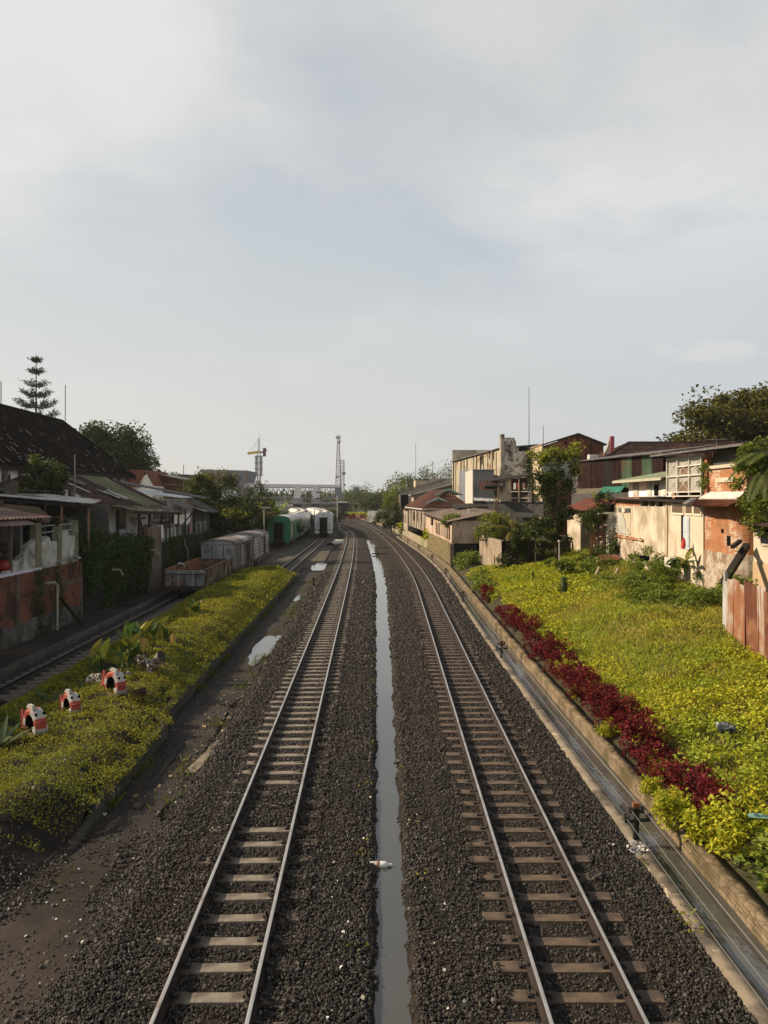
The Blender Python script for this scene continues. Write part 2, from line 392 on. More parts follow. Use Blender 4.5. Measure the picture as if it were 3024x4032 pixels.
CONC_DK = M('dark_concrete', (.075, .066, .056), (.033, .029, .025), 2., .9, (.03, .03, .022), .4, bstr=.4, c4=(.15, .13, .11), amt4=.25)
CONC_DAMP = M('damp_concrete', (.05, .043, .033), (.022, .02, .015), 1.8, .8, (.025, .03, .012), .5, bstr=.4)
SLEEPER = M('sleeper_concrete', (.235, .205, .165), (.145, .12, .095), 5., .85, (.08, .06, .045), .45, bstr=.3)
SLEEPER_BRN = M('sleeper_brown', (.135, .095, .064), (.075, .054, .039), 5., .85, (.05, .037, .03), .4, bstr=.3)
SLEEPER_DK = M('sleeper_dull', (.16, .14, .12), (.09, .077, .065), 5., .85, (.03, .026, .022), .4, bstr=.3)
RAIL_SIDE = M('rail_rust', (.024, .0145, .0105), (.012, .008, .0065), 8., .75, bstr=.2)
RAIL_TOP = M('rail_steel', (.60, .57, .54), (.46, .42, .38), 3., .36, (.36, .28, .22), .2, metal=.85, spec=.5, bstr=.05)
RAIL_DULL = M('dull_rail', (.06, .045, .036), (.03, .022, .018), 4., .6, metal=.3, spec=.3, bstr=.1)
CLIP = plain('clip_iron', (.02, .017, .015), .7)
WATER = water_mat('still_water', (.048, .048, .043), .03, .02, 3.)
WATER_RUN = water_mat('running_water', (.06, .058, .052), .05, .16, 9.)
PLASTER = M('beige_plaster', (.52, .455, .355), (.41, .335, .235), .8, .9, (.29, .235, .165), .42, streak=True, c4=(.15, .10, .06), amt4=.25, bstr=.3, s3=.5)
PLASTER_OLD = M('flaking_plaster', (.46, .41, .33), (.33, .26, .19), 1.8, .92, (.20, .125, .08), .45, c4=(.13, .10, .07), amt4=.4, bstr=.6, s3=1.3)
WHITEWASH = M('dirty_whitewash', (.88, .84, .77), (.74, .70, .63), 1.4, .9, (.4, .34, .27), .25, streak=True, c4=(.25, .2, .15), amt4=.12)
WHITEBLUE = M('pale_whitewash', (.86, .87, .88), (.72, .73, .74), 1.2, .9, (.3, .28, .25), .25, streak=True, c4=(.2, .18, .15), amt4=.15)
PARAPET = M('mildewed_parapet', (.46, .45, .41), (.27, .26, .225), 1.8, .9, (.11, .10, .085), .4, streak=True, c4=(.48, .47, .47), amt4=.3)
LILAC = M('lilac_paint', (.6, .57, .66), (.46, .43, .5), 2., .85, (.2, .18, .18), .25)
MILDEW = M('mildewed_wall', (.56, .54, .48), (.40, .38, .34), 1.0, .92, (.10, .092, .08), .5, streak=False, c4=(.03, .028, .026), amt4=.6, s3=.6)
PLANK = M('weathered_planks', (.42, .35, .28), (.27, .22, .17), 1.6, .9, (.17, .125, .09), .38, streak=True, c4=(.10, .07, .05), amt4=.4)
CREAM_METAL = M('cream_sheet', (.48, .42, .31), (.38, .32, .22), 1.2, .75, (.22, .14, .085), .25, streak=True, c4=(.12, .06, .035), amt4=.28)
SHADED_METAL = M('shaded_sheet', (.17, .17, .168), (.13, .13, .128), .8, .7, (.1, .1, .1), .2)
PALE_PANEL = M('pale_panel', (.46, .43, .37), (.38, .35, .3), .8, .8)
GREYWALL = M('grey_render', (.105, .097, .09), (.06, .056, .052), 1.2, .9, (.05, .05, .047), .4, c4=(.03, .028, .026), amt4=.25, streak=True)
RUST = M('rusty_sheet', (.15, .05, .026), (.08, .03, .019), 1.8, .8, (.22, .10, .05), .35, streak=True, c4=(.045, .02, .014), amt4=.3)
RUST_DK = M('dark_rust_sheet', (.038, .016, .012), (.02, .010, .0085), 1.2, .85, (.075, .033, .02), .3, streak=True, c4=(.02, .012, .01), amt4=.25)
RUST_PALE = M('pale_rusted_zinc', (.42, .36, .30), (.30, .23, .17), 1.4, .7, (.24, .10, .045), .5, streak=True, c4=(.17, .06, .03), amt4=.4)
ZINC = M('grey_zinc', (.46, .46, .445), (.3, .295, .28), 1.6, .65, (.14, .11, .085), .3, streak=True, c4=(.09, .07, .055), amt4=.25, metal=.1)
ZINC_DK = M('dull_zinc', (.13, .12, .115), (.075, .07, .065), 1.5, .75, (.05, .042, .036), .35, c4=(.2, .19, .18), amt4=.25)
ZINC_RED = M('red_brown_zinc', (.15, .085, .07), (.10, .06, .05), 1.5, .75, (.2, .15, .125), .35, c4=(.06, .035, .03), amt4=.3)
GREEN_SHEET = M('green_sheet', (.10, .15, .085), (.06, .095, .06), 1.4, .8, (.14, .1, .06), .25)
TEAL_SHEET = M('teal_sheet', (.02, .17, .12), (.015, .12, .09), 2., .7)
MOSS_ROOF = M('mossy_green_roof', (.125, .125, .07), (.085, .09, .05), 1., .85, (.2, .19, .10), .3)
TILE_BLACK = M('blackened_tiles', (.012, .0085, .007), (.006, .005, .0045), 2.5, .92, (.03, .018, .013), .3, bstr=.6, spec=.05)
TILE_CHIP = M('pale_tile_chip', (.30, .28, .26), (.2, .18, .16), 5.)
TILE_RED = M('red_clay_tiles', (.10, .034, .02), (.05, .02, .014), 2.2, .85, (.05, .024, .018), .35, bstr=.4)
TILE_DARKRED = M('sooty_clay_tiles', (.055, .023, .016), (.024, .013, .011), 2.2, .88, (.095, .045, .03), .3, bstr=.4)
TILE_BRIGHT = M('orange_tiles', (.20, .075, .045), (.15, .055, .035), 2.5, .85)
WOOD_DK = M('dark_timber', (.022, .016, .0125), (.011, .009, .008), 4., .9)
WOOD = M('grey_timber', (.13, .095, .065), (.075, .055, .04), 5., .9, streak=True)
WOOD_BRN = M('brown_ply', (.125, .095, .06), (.085, .065, .042), 2., .85, (.05, .04, .03), .3)
BAMBOO = M('bamboo_pole', (.22, .13, .07), (.14, .08, .045), 4., .7)
WHITE_PAINT = M('white_paint', (.55, .52, .47), (.44, .41, .37), 3., .6, (.4, .35, .28), .2)
CREAM = M('cream_wall', (.48, .39, .26), (.38, .30, .20), 1.0, .9, (.27, .21, .14), .35, streak=True, c4=(.17, .12, .07), amt4=.22)
TEAL_TRIM = plain('teal_trim', (.30, .42, .38), .7)
DARK = plain('dark_void', (.006, .0055, .005), .95, 0, .05)
GLASS_DK = plain('dark_glass', (.018, .019, .02), .18, 0, .5)
GLASS_PALE = M('curtained_glass', (.36, .34, .29), (.28, .26, .23), 1.5, .35)
BLUE_DOOR = plain('pale_blue_door', (.42, .47, .50), .6)
RED_CLOTH = plain('red_cloth', (.5, .045, .03), .8)
WIRE = plain('wire_steel', (.30, .28, .25), .45, .6)
BLACK_IRON = plain('black_iron', (.012, .011, .01), .6)
BRICK_RED = brick('old_red_brick', (.19, .058, .036), (.115, .04, .028), (.15, .10, .075), (.05, .03, .022), .4, .24, .095, .014, moss=None)  # red brick of the left walls
BRICK_ORANGE = brick('orange_brick', (.40, .155, .065), (.28, .10, .045), (.26, .17, .10), (.22, .12, .065), .12, white=(.5, .4, .3))  # orange brick of the right-hand houses
BRICK_DARK = brick('sooty_brick', (.07, .035, .024), (.045, .025, .02), (.05, .04, .033), (.02, .016, .013), .45)
BLOCK = brick('grey_blocks', (.33, .27, .2), (.27, .22, .165), (.17, .13, .1), (.2, .15, .11), .3, .4, .2, .02)
def rubble_wall(name, c1, c2, mortar, moss, size=3.2):
    t = NT(name); v = t.n('ShaderNodeTexVoronoi'); v.inputs['Scale'].default_value = size; t.l(t.co(), v.inputs['Vector'])
    e = t.n('ShaderNodeTexVoronoi', feature='DISTANCE_TO_EDGE'); e.inputs['Scale'].default_value = size; t.l(t.co(), e.inputs['Vector'])
    col = t.mix(t.math('MULTIPLY', v.outputs['Color'], 1.), c1, c2); col = t.mix(t.ramp(e.outputs['Distance'], [(.02, 1.), (.09, 0.)]), col, mortar)
    col = t.mix(t.ramp(t.noise(t.co(), 1.1, 6, .65), [(.45, 0.), (.62, .85)]), col, moss); col = t.mix(.5, col, t.ramp(t.noise(t.co(), 5., 5, .7), [(.3, (.5, .5, .5)), (.7, (1.3, 1.3, 1.3))]), 'MULTIPLY')
    t.bsdf(col, .95, 0, e.outputs['Distance'], .9, .06, .1); MATS[name] = t.m; return t.m
STONEWALL = rubble_wall('mossy_stone_wall', (.23, .17, .10), (.10, .075, .05), (.04, .033, .025), (.12, .11, .03), 1.9)
BLACK_WALL = M('black_wall', (.02, .018, .014), (.011, .01, .009), 1.5, .9, (.02, .024, .01), .4)
BARK = M('tree_bark', (.085, .065, .045), (.045, .035, .026), 6., .9, bstr=.6)
BARK_PALE = M('pale_bark', (.17, .14, .10), (.11, .09, .065), 5., .9)
LEAF_YEL = foliage('golden_leaves', [(.42, .385, .022), (.36, .36, .022), (.29, .315, .02), (.46, .40, .028), (.16, .21, .018), (.36, .345, .024)], .3, (.22, .27, .025), .45)
LEAF_OLIVE = foliage('olive_leaves', [(.27, .245, .02), (.19, .19, .018), (.32, .275, .027), (.12, .14, .015), (.22, .21, .02), (.07, .085, .012)], .28, (.17, .19, .02), .45)
LEAF_OLIVE_G = foliage('olive_green_leaves', [(.10, .115, .018), (.06, .08, .014), (.14, .14, .02), (.04, .065, .014)], .25)
GRASS = foliage('grass_blades', [(.30, .34, .035), (.21, .27, .03), (.38, .36, .045), (.14, .21, .03)], .3, (.34, .29, .05), .35)
GRASS_DRY = foliage('dry_grass', [(.30, .23, .09), (.22, .17, .06), (.16, .15, .045)], .25)
LEAF_RED = foliage('crimson_leaves', [(.12, .010, .013), (.07, .007, .009), (.18, .014, .015), (.035, .005, .007)], .2)
LEAF_DK = foliage('dark_leaves', [(.035, .052, .014), (.022, .035, .011), (.055, .07, .018), (.08, .085, .02)], .22)
LEAF_MID = foliage('mid_leaves', [(.05, .078, .015), (.03, .05, .012), (.08, .10, .018), (.12, .13, .022)], .22, (.026, .042, .011), .5)
LEAF_LIT = foliage('sun_tinted_leaves', [(.26, .27, .03), (.19, .22, .03), (.33, .31, .035)], .3)  # leaf tone with sunlight put into the colour, for crown tops and sprays
LEAF_TREE = foliage('dense_tree_leaves', [(.04, .06, .014), (.028, .042, .011), (.065, .085, .018), (.10, .115, .022)], .22)
LEAF_OLD = foliage('olive_tree_leaves', [(.085, .085, .017), (.05, .055, .013), (.13, .115, .022), (.03, .036, .010), (.19, .16, .03)], .22)
LEAF_GOLD = foliage('golden_brown_leaves', [(.16, .125, .022), (.10, .085, .018), (.22, .17, .028), (.065, .06, .015)], .25)
LEAF_IVY = foliage('ivy_leaves', [(.03, .056, .018), (.045, .075, .022), (.065, .095, .026), (.016, .03, .011)], .2)
LEAF_VINE = foliage('vine_leaves', [(.13, .18, .024), (.09, .135, .02), (.20, .22, .03), (.05, .08, .014)], .28)
LEAF_CANNA = foliage('canna_leaves', [(.04, .085, .022), (.06, .10, .022), (.14, .14, .025), (.24, .2, .03), (.03, .06, .018)], .25)
LEAF_AGAVE = foliage('agave_leaves', [(.05, .085, .035), (.035, .065, .028), (.10, .12, .04)], .1)
LEAF_BAMBOO = foliage('bamboo_leaves', [(.20, .22, .04), (.14, .165, .03), (.10, .13, .025)], .3)
LEAF_PINE = foliage('pine_needles', [(.03, .04, .02), (.045, .055, .028), (.02, .028, .016)], .1)
LEAF_FAR = foliage('far_leaves', [(.085, .11, .04), (.06, .085, .035), (.12, .135, .045)], .25)
# ------------------------------------------------------------------ ground, tracks, water
def spline(pts):
    a = np.array(pts, float); ys, xs = a[:, 0], a[:, 1]; m = np.gradient(xs, ys)
    def f(y):
        y = np.asarray(y, float); i = np.clip(np.searchsorted(ys, y) - 1, 0, len(ys) - 2)
        h = ys[i + 1] - ys[i]; t = (y - ys[i]) / h; t2, t3 = t * t, t * t * t
        return (2 * t3 - 3 * t2 + 1) * xs[i] + (t3 - 2 * t2 + t) * h * m[i] + (-2 * t3 + 3 * t2) * xs[i + 1] + (t3 - t2) * h * m[i + 1]
    return f
XL = spline([(-10, -1.67), (10, -2.09), (55, -3.06), (64, -3.27), (86, -3.9), (116, -4.95), (132, -5.75), (150, -7.3), (169, -9.5), (206, -14.5), (252, -22), (309, -32), (420, -53)])
XR = spline([(-10, 2.38), (10, 2.41), (24, 2.51), (40, 2.65), (56, 2.74), (70, 2.5), (86, 2.0), (116, .6), (157, -2.2), (206, -6.6), (252, -12.5), (309, -21.5), (420, -40)])
XG = spline([(-10, -10.7), (30, -11.5), (55, -12.1), (80, -12.6), (98, -13.0), (130, -13.7), (160, -16.6), (188, -21.3), (240, -30), (295, -39), (420, -60)])
XW = spline([(60, -8.1), (124, -9.5), (140, -10.4), (165, -13.3), (200, -18.6), (250, -27), (300, -36), (420, -57)])
KERB = spline([(-10, 5.2), (10, 5.18), (35, 5.2), (55, 5.45), (68, 5.55), (89, 4.95), (111, 3.75), (157, 1.2), (206, -3.2), (252, -8.8), (309, -17.5), (420, -36)])
XM = lambda y: (XL(y) + XR(y)) / 2 - .05
def strip(name, Y, cols, mat, kind='structure', smooth=True):
    """a sheet following the line: cols = list of (x(Y), z) per column"""
    Y = np.asarray(Y, float); V = []
    for cx, cz in cols:
        x = cx(Y) if callable(cx) else np.full(len(Y), float(cx)); z = cz(Y) if callable(cz) else np.full(len(Y), float(cz))
        V.append(np.stack([x, Y, z], 1))
    k, n = len(cols), len(Y); V = np.stack(V, 1).reshape(-1, 3)
    i = np.arange(n - 1)[:, None] * k + np.arange(k - 1)[None, :]
    Fq = np.stack([i, i + 1, i + k + 1, i + k], -1).reshape(-1, 4)
    o = obj_np(name, mesh_np(name, V, Fq, mat, smooth=smooth)); return tag(o, kind=kind)
YS = np.concatenate([np.arange(3, 60, .25), np.arange(60, 130, .8), np.arange(130, 421, 2.)])
def jx(f, off, amp, s, seed):     # a ragged line
    return lambda y: f(y) + off + amp * (vnoise(y, y * 0 + seed * 3.1, s, seed) - .5) * 2
def jz(z, amp, s, seed): return lambda y: (z(y) if callable(z) else z) + amp * (vnoise(y, y * 0 + seed * 1.7, s, seed) - .5) * 2
# ground
gy = np.concatenate([np.arange(-12, 70, .5), np.arange(70, 200, 3.), np.arange(200, 600, 25.), np.arange(600, 1001, 50.)])
gx = np.concatenate([np.arange(-1150, -300, 100.), np.arange(-300, -30, 30.), np.arange(-30, 12, .5), np.arange(12, 300, 24.), np.arange(300, 1151, 50.)])
GX, GY = np.meshgrid(gx, gy); GZ = -.22 + (vnoise(GX, GY, 1.3, 3) - .5) * .10 * (np.abs(GX) < 30) * (GY < 70)
k = len(gx); i = np.arange(len(gy) - 1)[:, None] * k + np.arange(k - 1)[None, :]
g = obj_np('ground', mesh_np('ground', np.stack([GX, GY, GZ], -1).reshape(-1, 3), np.stack([i, i + 1, i + k + 1, i + k], -1).reshape(-1, 4), EARTH, smooth=True)); tag(g, kind='structure')
# ballast bed with the flooded ditch between the tracks
KW = lambda y: np.interp(y, [8, 18, 25, 41, 67, 110], [.66, .74, .86, 1.1, 1.3, 1.45])
def kx(off, amp, s, seed): return lambda y: XM(y) + KW(y) * (off + amp * (vnoise(y, y * 0 + seed * 3.1, s, seed) - .5) * 2)
def ditch(y): return np.where(y < 121, 1., 0.)
strip('ballast_bed', YS, [(jx(XL, -2.3, .22, 1.1, 1), -.26), (jx(XL, -1.75, .12, .9, 2), -.12), (lambda y: XL(y) - 1.25, -.03), (XL, -.035), (lambda y: XL(y) + 1.2, -.03),
    (jx(XM, -.85, .06, .7, 4), -.02), (kx(-.40, .07, .5, 5), lambda y: -.02 - .03 * ditch(y)), (kx(-.26, .08, .28, 6), lambda y: -.04 - .15 * ditch(y)), (XM, lambda y: -.05 - .15 * ditch(y)),
    (kx(.26, .08, .28, 7), lambda y: -.04 - .15 * ditch(y)), (kx(.40, .07, .5, 8), lambda y: -.02 - .03 * ditch(y)), (jx(XM, .85, .06, .7, 9), -.01),
    (lambda y: XR(y) - 1.2, -.02), (XR, -.03), (lambda y: XR(y) + 1.25, -.02), (lambda y: np.minimum(XR(y) + 1.75, KERB(y) - .93), -.05), (lambda y: KERB(y) - .85, -.16)], BALLAST_BED)
strip('ditch_water', np.concatenate([np.arange(3, 60, .25), np.arange(60, 121.5, .8)]), [(lambda y: XM(y) - .45 * KW(y), -.125), (XM, -.125), (lambda y: XM(y) + .45 * KW(y), -.125)], WATER)
# yard gravel far away and grassy verge
strip('yard_ground', np.concatenate([np.arange(70, 130, 3.), np.arange(130, 420, 6.)]), [(lambda y: XG(y) - 2.6, -.14), (lambda y: XL(y) - 2.2, -.13)], FARGROUND)
def mudz(z): return lambda y: z - .16 * np.clip((14.6 - y) / 2.4 + .5 * (vnoise(y, y * 0 + z * 90, .5, 15) - .5), 0, 1)
strip('mud_path', np.arange(11.5, 72, .25), [(jx(lambda y: XL(y), -3.6, .25, 2.5, 11), mudz(-.165)), (jx(lambda y: XL(y), -2.9, .1, 2.5, 12), mudz(-.15)), (jx(lambda y: XL(y), -2.05, .2, 1.3, 13), mudz(-.16))], MUD)
def puddle(cx, cy, rx, ry, seed):
    n = 40; V = [(cx, cy, -.128)]
    for q in range(n):
        a = 2 * PI * q / n; r = .72 + .5 * vnoise(np.array([math.cos(a) * 2.2 + seed * 9]), np.array([math.sin(a) * 2.2]), .8, seed)[0]
        V.append((cx + math.cos(a) * rx * r, cy + math.sin(a) * ry * r, -.128))
    b = MB(); b.add(V, [(0, 1 + q, 1 + (q + 1) % n) for q in range(n)]); return tag(b.build('puddle', WATER), kind='structure')
for (px, py, rx, ry, sd_) in ((1042, 2548, .45, 3.3, 1), (1258, 2230, .75, 4.6, 2), (1172, 2355, .18, 1.6, 5)):
    c = U(px, py, -.13); puddle(c.x, c.y, rx, ry, sd_)
# ---- ballast stones
ico = bpy.data.meshes.new('tmp_ico'); import bmesh
bm_ = bmesh.new(); bmesh.ops.create_icosphere(bm_, subdivisions=1, radius=1.0); bm_.verts.ensure_lookup_table()
ICO_V = np.array([v.co[:] for v in bm_.verts]); ICO_F = np.array([[v.index for v in f_.verts] for f_ in bm_.faces]); bm_.free(); bpy.data.meshes.remove(ico)
def stones(P, size):
    n = len(P); nv = len(ICO_V); var = []
    for q in range(8):
        v = ICO_V * rng.uniform(.62, 1.25, (nv, 1)); var.append(v)
    var = np.array(var)[rng.integers(0, 8, n)]
    var = var * (rng.uniform(.6, 1.3, (n, 1, 3)) * np.array([1, 1, .75])) * (np.asarray(size).reshape(-1, 1, 1) * rng.lognormal(0, .28, (n, 1, 1)) * .5)
    q = rng.normal(size=(n, 4)); q /= np.linalg.norm(q, axis=1, keepdims=True); w, x, y, z = q.T
    R = np.stack([1 - 2 * (y * y + z * z), 2 * (x * y - z * w), 2 * (x * z + y * w), 2 * (x * y + z * w), 1 - 2 * (x * x + z * z), 2 * (y * z - x * w), 2 * (x * z - y * w), 2 * (y * z + x * w), 1 - 2 * (x * x + y * y)], -1).reshape(n, 3, 3)
    V = np.einsum('nij,nvj->nvi', R, var) + np.asarray(P)[:, None, :]
    Fq = (ICO_F[None] + (np.arange(n) * nv)[:, None, None]).reshape(-1, 3)
    return V.reshape(-1, 3), Fq
def scatter(y0, y1, dens, xa, xb):
    w = 16; n = int((y1 - y0) * w * dens); y = rng.uniform(y0, y1, n); x = rng.uniform(-w / 2, w / 2, n)
    ok = (x > xa(y)) & (x < xb(y)); return x[ok], y[ok]
SP = []; SS = []
for (y0, y1, dens, sz) in ((7.2, 12, 1250, .037), (12, 18, 800, .042), (18, 28, 360, .055), (28, 44, 150, .078), (44, 66, 60, .105)):
    x, y = scatter(y0, y1, dens, lambda y: XL(y) - 2.35 + .5 * vnoise(y, y * 0, .8, 21), lambda y: KERB(y) - .86)
    c = np.abs(x - XM(y)) / KW(y); keep = c > .24 + .16 * vnoise(y, x * 0 + np.sign(x - XM(y)) * 7, .25, 22)
    dl, dr = np.abs(x - XL(y)), np.abs(x - XR(y))
    z = np.full(len(x), -.02) + rng.uniform(-.012, .025, len(x))
    z = np.where(c < .6, -.02 - .12 * np.clip((.5 - c) / .28, 0, 1), z)
    z = np.where(x < XL(y) - 1.6, -.02 - .17 * np.clip((XL(y) - 1.6 - x) / .55, 0, 1), z); z = np.where(x > XR(y) + 1.5, -.03 - .03 * np.clip((x - XR(y) - 1.5) / .4, 0, 1), z)
    tie = (dl < 1.02) | (dr < 1.02); ph = np.abs(((y - .5) / .6 + .5) % 1 - .5) * .6
    near = vnoise(x * 0, y, 3., 31) * (y < 30)
    bury = np.where(dl < 1.02, np.where(y < 17, (dl > .42) | (vnoise(y, y * 0, 1.9, 41) > .72), (dl > .82 + .2 * vnoise(y, y * 0 + 3, .7, 43)) | (x > XL(y) + .62) & (y < 24)), (dr > .78 + .3 * vnoise(y, x * 0 + np.sign(x - XR(y)), .6, 42)))
    keep &= ~(tie & (ph < .125) & ~bury)
    rail = (np.abs(dl - .5335) < .07) | (np.abs(dr - .5335) < .07); keep &= ~rail
    z = np.where(tie & bury & (ph < .14), z + .036, z)
    z = np.where(tie & ~bury, z - .022, z)
    SP.append(np.stack([x, y, z], 1)[keep]); SS.append(np.full(keep.sum(), sz))
V, Fq = stones(np.concatenate(SP), np.concatenate(SS))
tag(obj_np('ballast', mesh_np('ballast', V, Fq, STONES)), 'dark grey crushed stone ballast around both main tracks', 'gravel', kind='stuff')
V, Fq = leaf_cloud(np.concatenate([np.stack([XM(yy) + sg * rng.uniform(.3, .62, 24), yy + rng.normal(0, .07, 24), rng.uniform(-.1, .03, 24)], 1) for yy, sg in ((10.6, -1), (12.6, 1), (13.3, -1), (13.9, -1), (16.6, -1), (17.6, 1), (19.4, -1), (23, -1), (26, -1), (30, -1), (14.7, 1), (34, -1), (38, -1))]), .06)
tag(obj_np('weeds', mesh_np('weeds', V, Fq, LEAF_OLIVE)), 'small yellow green weeds along the banks of the flooded ditch', 'weeds', kind='stuff')

# ---- railway tracks: two rails, sleepers with clips
RAIL_PROF = [(-.06, 0), (.06, 0), (.06, .012), (.012, .03), (.012, .108), (.033, .12), (.033, .142), (.023, .15), (-.023, .15), (-.033, .142), (-.033, .12), (-.012, .108), (-.012, .03), (-.06, .012)]
def rail_mesh(fx, off, ya, yb, top=None):
    ys = np.concatenate([np.arange(ya, min(60, yb), .8), np.arange(max(60, ya), yb + 1, 1.6)]) if yb > 60 else np.arange(ya, yb + .4, .8)
    x = fx(ys); dx = np.gradient(x, ys); nx, ny = 1 / np.sqrt(1 + dx * dx), -dx / np.sqrt(1 + dx * dx)
    n = len(RAIL_PROF); V = np.zeros((len(ys), n, 3))
    for q, (u, z) in enumerate(RAIL_PROF):
        V[:, q, 0] = x + nx * (off + u); V[:, q, 1] = ys + ny * (off + u); V[:, q, 2] = z
    i = np.arange(len(ys) - 1)[:, None] * n; q = np.arange(n)[None]; q2 = (q + 1) % n
    Fq = np.stack([i + q, i + q2, i + n + q2, i + n + q], -1).reshape(-1, 4)
    mi = np.tile((np.arange(n) == 7).astype(int), len(ys) - 1)
    return mesh_np('rail', V.reshape(-1, 3), Fq, [RAIL_SIDE, top or RAIL_TOP], mi)
sl = MB()
for q in range(6):       # concrete sleeper, slightly waisted, local frame
    pass
def sleeper_mesh(mat):
    b = MB(); prof = [(-1.0, .11, .012), (-.72, .115, .012), (-.42, .11, .006), (-.25, .095, -.006), (.25, .095, -.006), (.42, .11, .006), (.72, .115, .012), (1.0, .11, .012)]
    vs = []
    for x, w, z in prof: vs += [(x, -w - .03, -.16), (x, w + .03, -.16), (x, w, z), (x, -w, z)]
    fs = [(i * 4 + q, i * 4 + (q + 1) % 4, i * 4 + 4 + (q + 1) % 4, i * 4 + 4 + q) for i in range(len(prof) - 1) for q in range(4)]
    fs += [(3, 2, 1, 0), tuple(range(len(vs) - 4, len(vs)))]
    b.add(vs, fs); me = b.build('tmp', mat); d = me.data; bpy.data.objects.remove(me); return d
def clip_mesh():
    b = MB()
    b.tube([(-.05, -.03, .015), (-.05, .03, .04), (-.005, .045, .055), (.035, .01, .045), (.03, -.035, .03)], .013, 5)
    b.box(-.075, -.03, -.05, .05, 0, .03)
    me = b.build('tmp', CLIP); d = me.data; bpy.data.objects.remove(me); return d
CLIPM = clip_mesh()
def track(label, fx, ya, yb, smat, near=8, clips=True, sp=.6, smax=None, top=None):
    t = thing('railway_track', label, 'railway track', (float(fx(ya)), ya, 0), group='railway tracks side by side')
    o0 = Vector((float(fx(ya)), ya, 0))
    for off in (-.5335, .5335):
        me = rail_mesh(fx, off, ya, yb, top); r = obj_np('rail', me, t); r.location = -o0
    sm = sleeper_mesh(smat); n = int((min(yb, smax or yb) - ya) / sp); far = MB(); cnt = 0
    for i in range(n):
        y = ya + .3 + i * sp; x = float(fx(y)); a = math.atan(-(float(fx(y + .5)) - float(fx(y - .5)))) 
        vis = y > near
        if vis and cnt < 98:
            s = obj_np('sleeper', sm, t); s.location = Vector((x, y, random.uniform(-.008, .006))) - o0
            s.rotation_euler = (0, random.uniform(-.008, .008), a + random.uniform(-.012, .012)); cnt += 1
            if clips and y < 19:
                for cx in (-.5335, .5335):
                    for sg in (-1, 1):
                        c = obj_np('rail_clip', CLIPM, s); c.location = (cx + sg * .075, 0, .012); c.rotation_euler = (0, 0, 0 if sg < 0 else PI)
        elif vis:
            c_, s_ = math.cos(a), math.sin(a)
            vs = []
            for (u, v, z) in ((-1, -.12, -.1), (1, -.12, -.1), (1, .12, -.1), (-1, .12, -.1), (-1, -.11, .006), (1, -.11, .006), (1, .11, .006), (-1, .11, .006)):
                vs.append((x + u * c_ - v * s_, y + u * s_ + v * c_, z))
            far.add(vs, [(4, 5, 6, 7), (0, 1, 5, 4), (1, 2, 6, 5), (2, 3, 7, 6), (3, 0, 4, 7)])
    if far.v:
        f_ = far.build('sleeper_row', smat, t); tag(f_, kind='stuff')
    return t
track('left main railway track curving off beside the white coach, with sunken pale sleepers', XL, 5., 172., SLEEPER, 8.2, smax=150)
track('right main railway track beside the concrete drain, sweeping left in the distance', XR, 5., 330., SLEEPER_BRN, 8.2, smax=150)
track('siding track under the old goods wagons, next to the brick wall', XG, 12., 130., SLEEPER_DK, 24, False, .62, 92, RAIL_DULL)
track('short siding track ending at a plank by the flower bed, under the white coach', XW, 62., 150., SLEEPER_DK, 60, False, .62, 122)
b = MB(); b.box(-10.4, -6.6, 61.6, 61.85, -.02, .16); tag(b.build('buffer_plank', CONC, origin=(-8.5, 61.7, 0)), 'pale plank laid across the end of the short siding behind the flower bed', 'plank')
# planks over the ditch
for (px, py, w, lab) in ((1520, 2157, 2.6, 'plank bridging the far end of the flooded ditch, between the two main tracks'), (1494, 2181, 1.7, 'shorter dark plank over the flooded ditch just in front of the longer plank')):
    c = U(px, py, .0); b = MB(); b.box(c.x - w / 2, c.x + w / 2, c.y - .18, c.y + .18, -.02, .07); tag(b.build('plank', CONC_DK if w > 2 else WOOD_DK, origin=(c.x, c.y, 0)), lab, 'plank', 'planks over the ditch')
b = MB(); b.box(float(XM(121)) - .6, float(XM(121)) + .55, 121.2, 121.6, -.2, .08); tag(b.build('ditch_headwall', CONC, origin=(float(XM(121)), 121.4, 0)), 'low concrete block closing the far end of the flooded ditch', 'headwall')
# bottle floating in the ditch
bt = thing('plastic_bottle', 'white plastic bottle with a printed band lying across the flooded ditch', 'bottle', (-.10, 13.12, -.095))
b = MB(); b.lathe([(.0, -.21), (.05, -.205), (.057, -.19), (.057, -.02), (.05, -.015), (.05, .0), (.057, .005), (.057, .11), (.045, .15), (.02, .18), (.02, .19)], 12, (-.10, 13.12, -.095), 'x'); b.build('bottle_body', plain('bottle_white', (.6, .6, .58), .3), bt, True)
b = MB(); b.lathe([(.0585, -.05), (.0585, .03)], 12, (-.10, 13.12, -.095), 'x'); b.build('band', plain('bottle_band', (.3, .2, .15), .5), bt, True)
b = MB(); b.lathe([(.0, .225), (.024, .225), (.024, .19), (.0, .19)], 10, (-.10, 13.12, -.095), 'x'); b.build('cap', plain('bottle_cap', (.55, .55, .53), .4), bt)
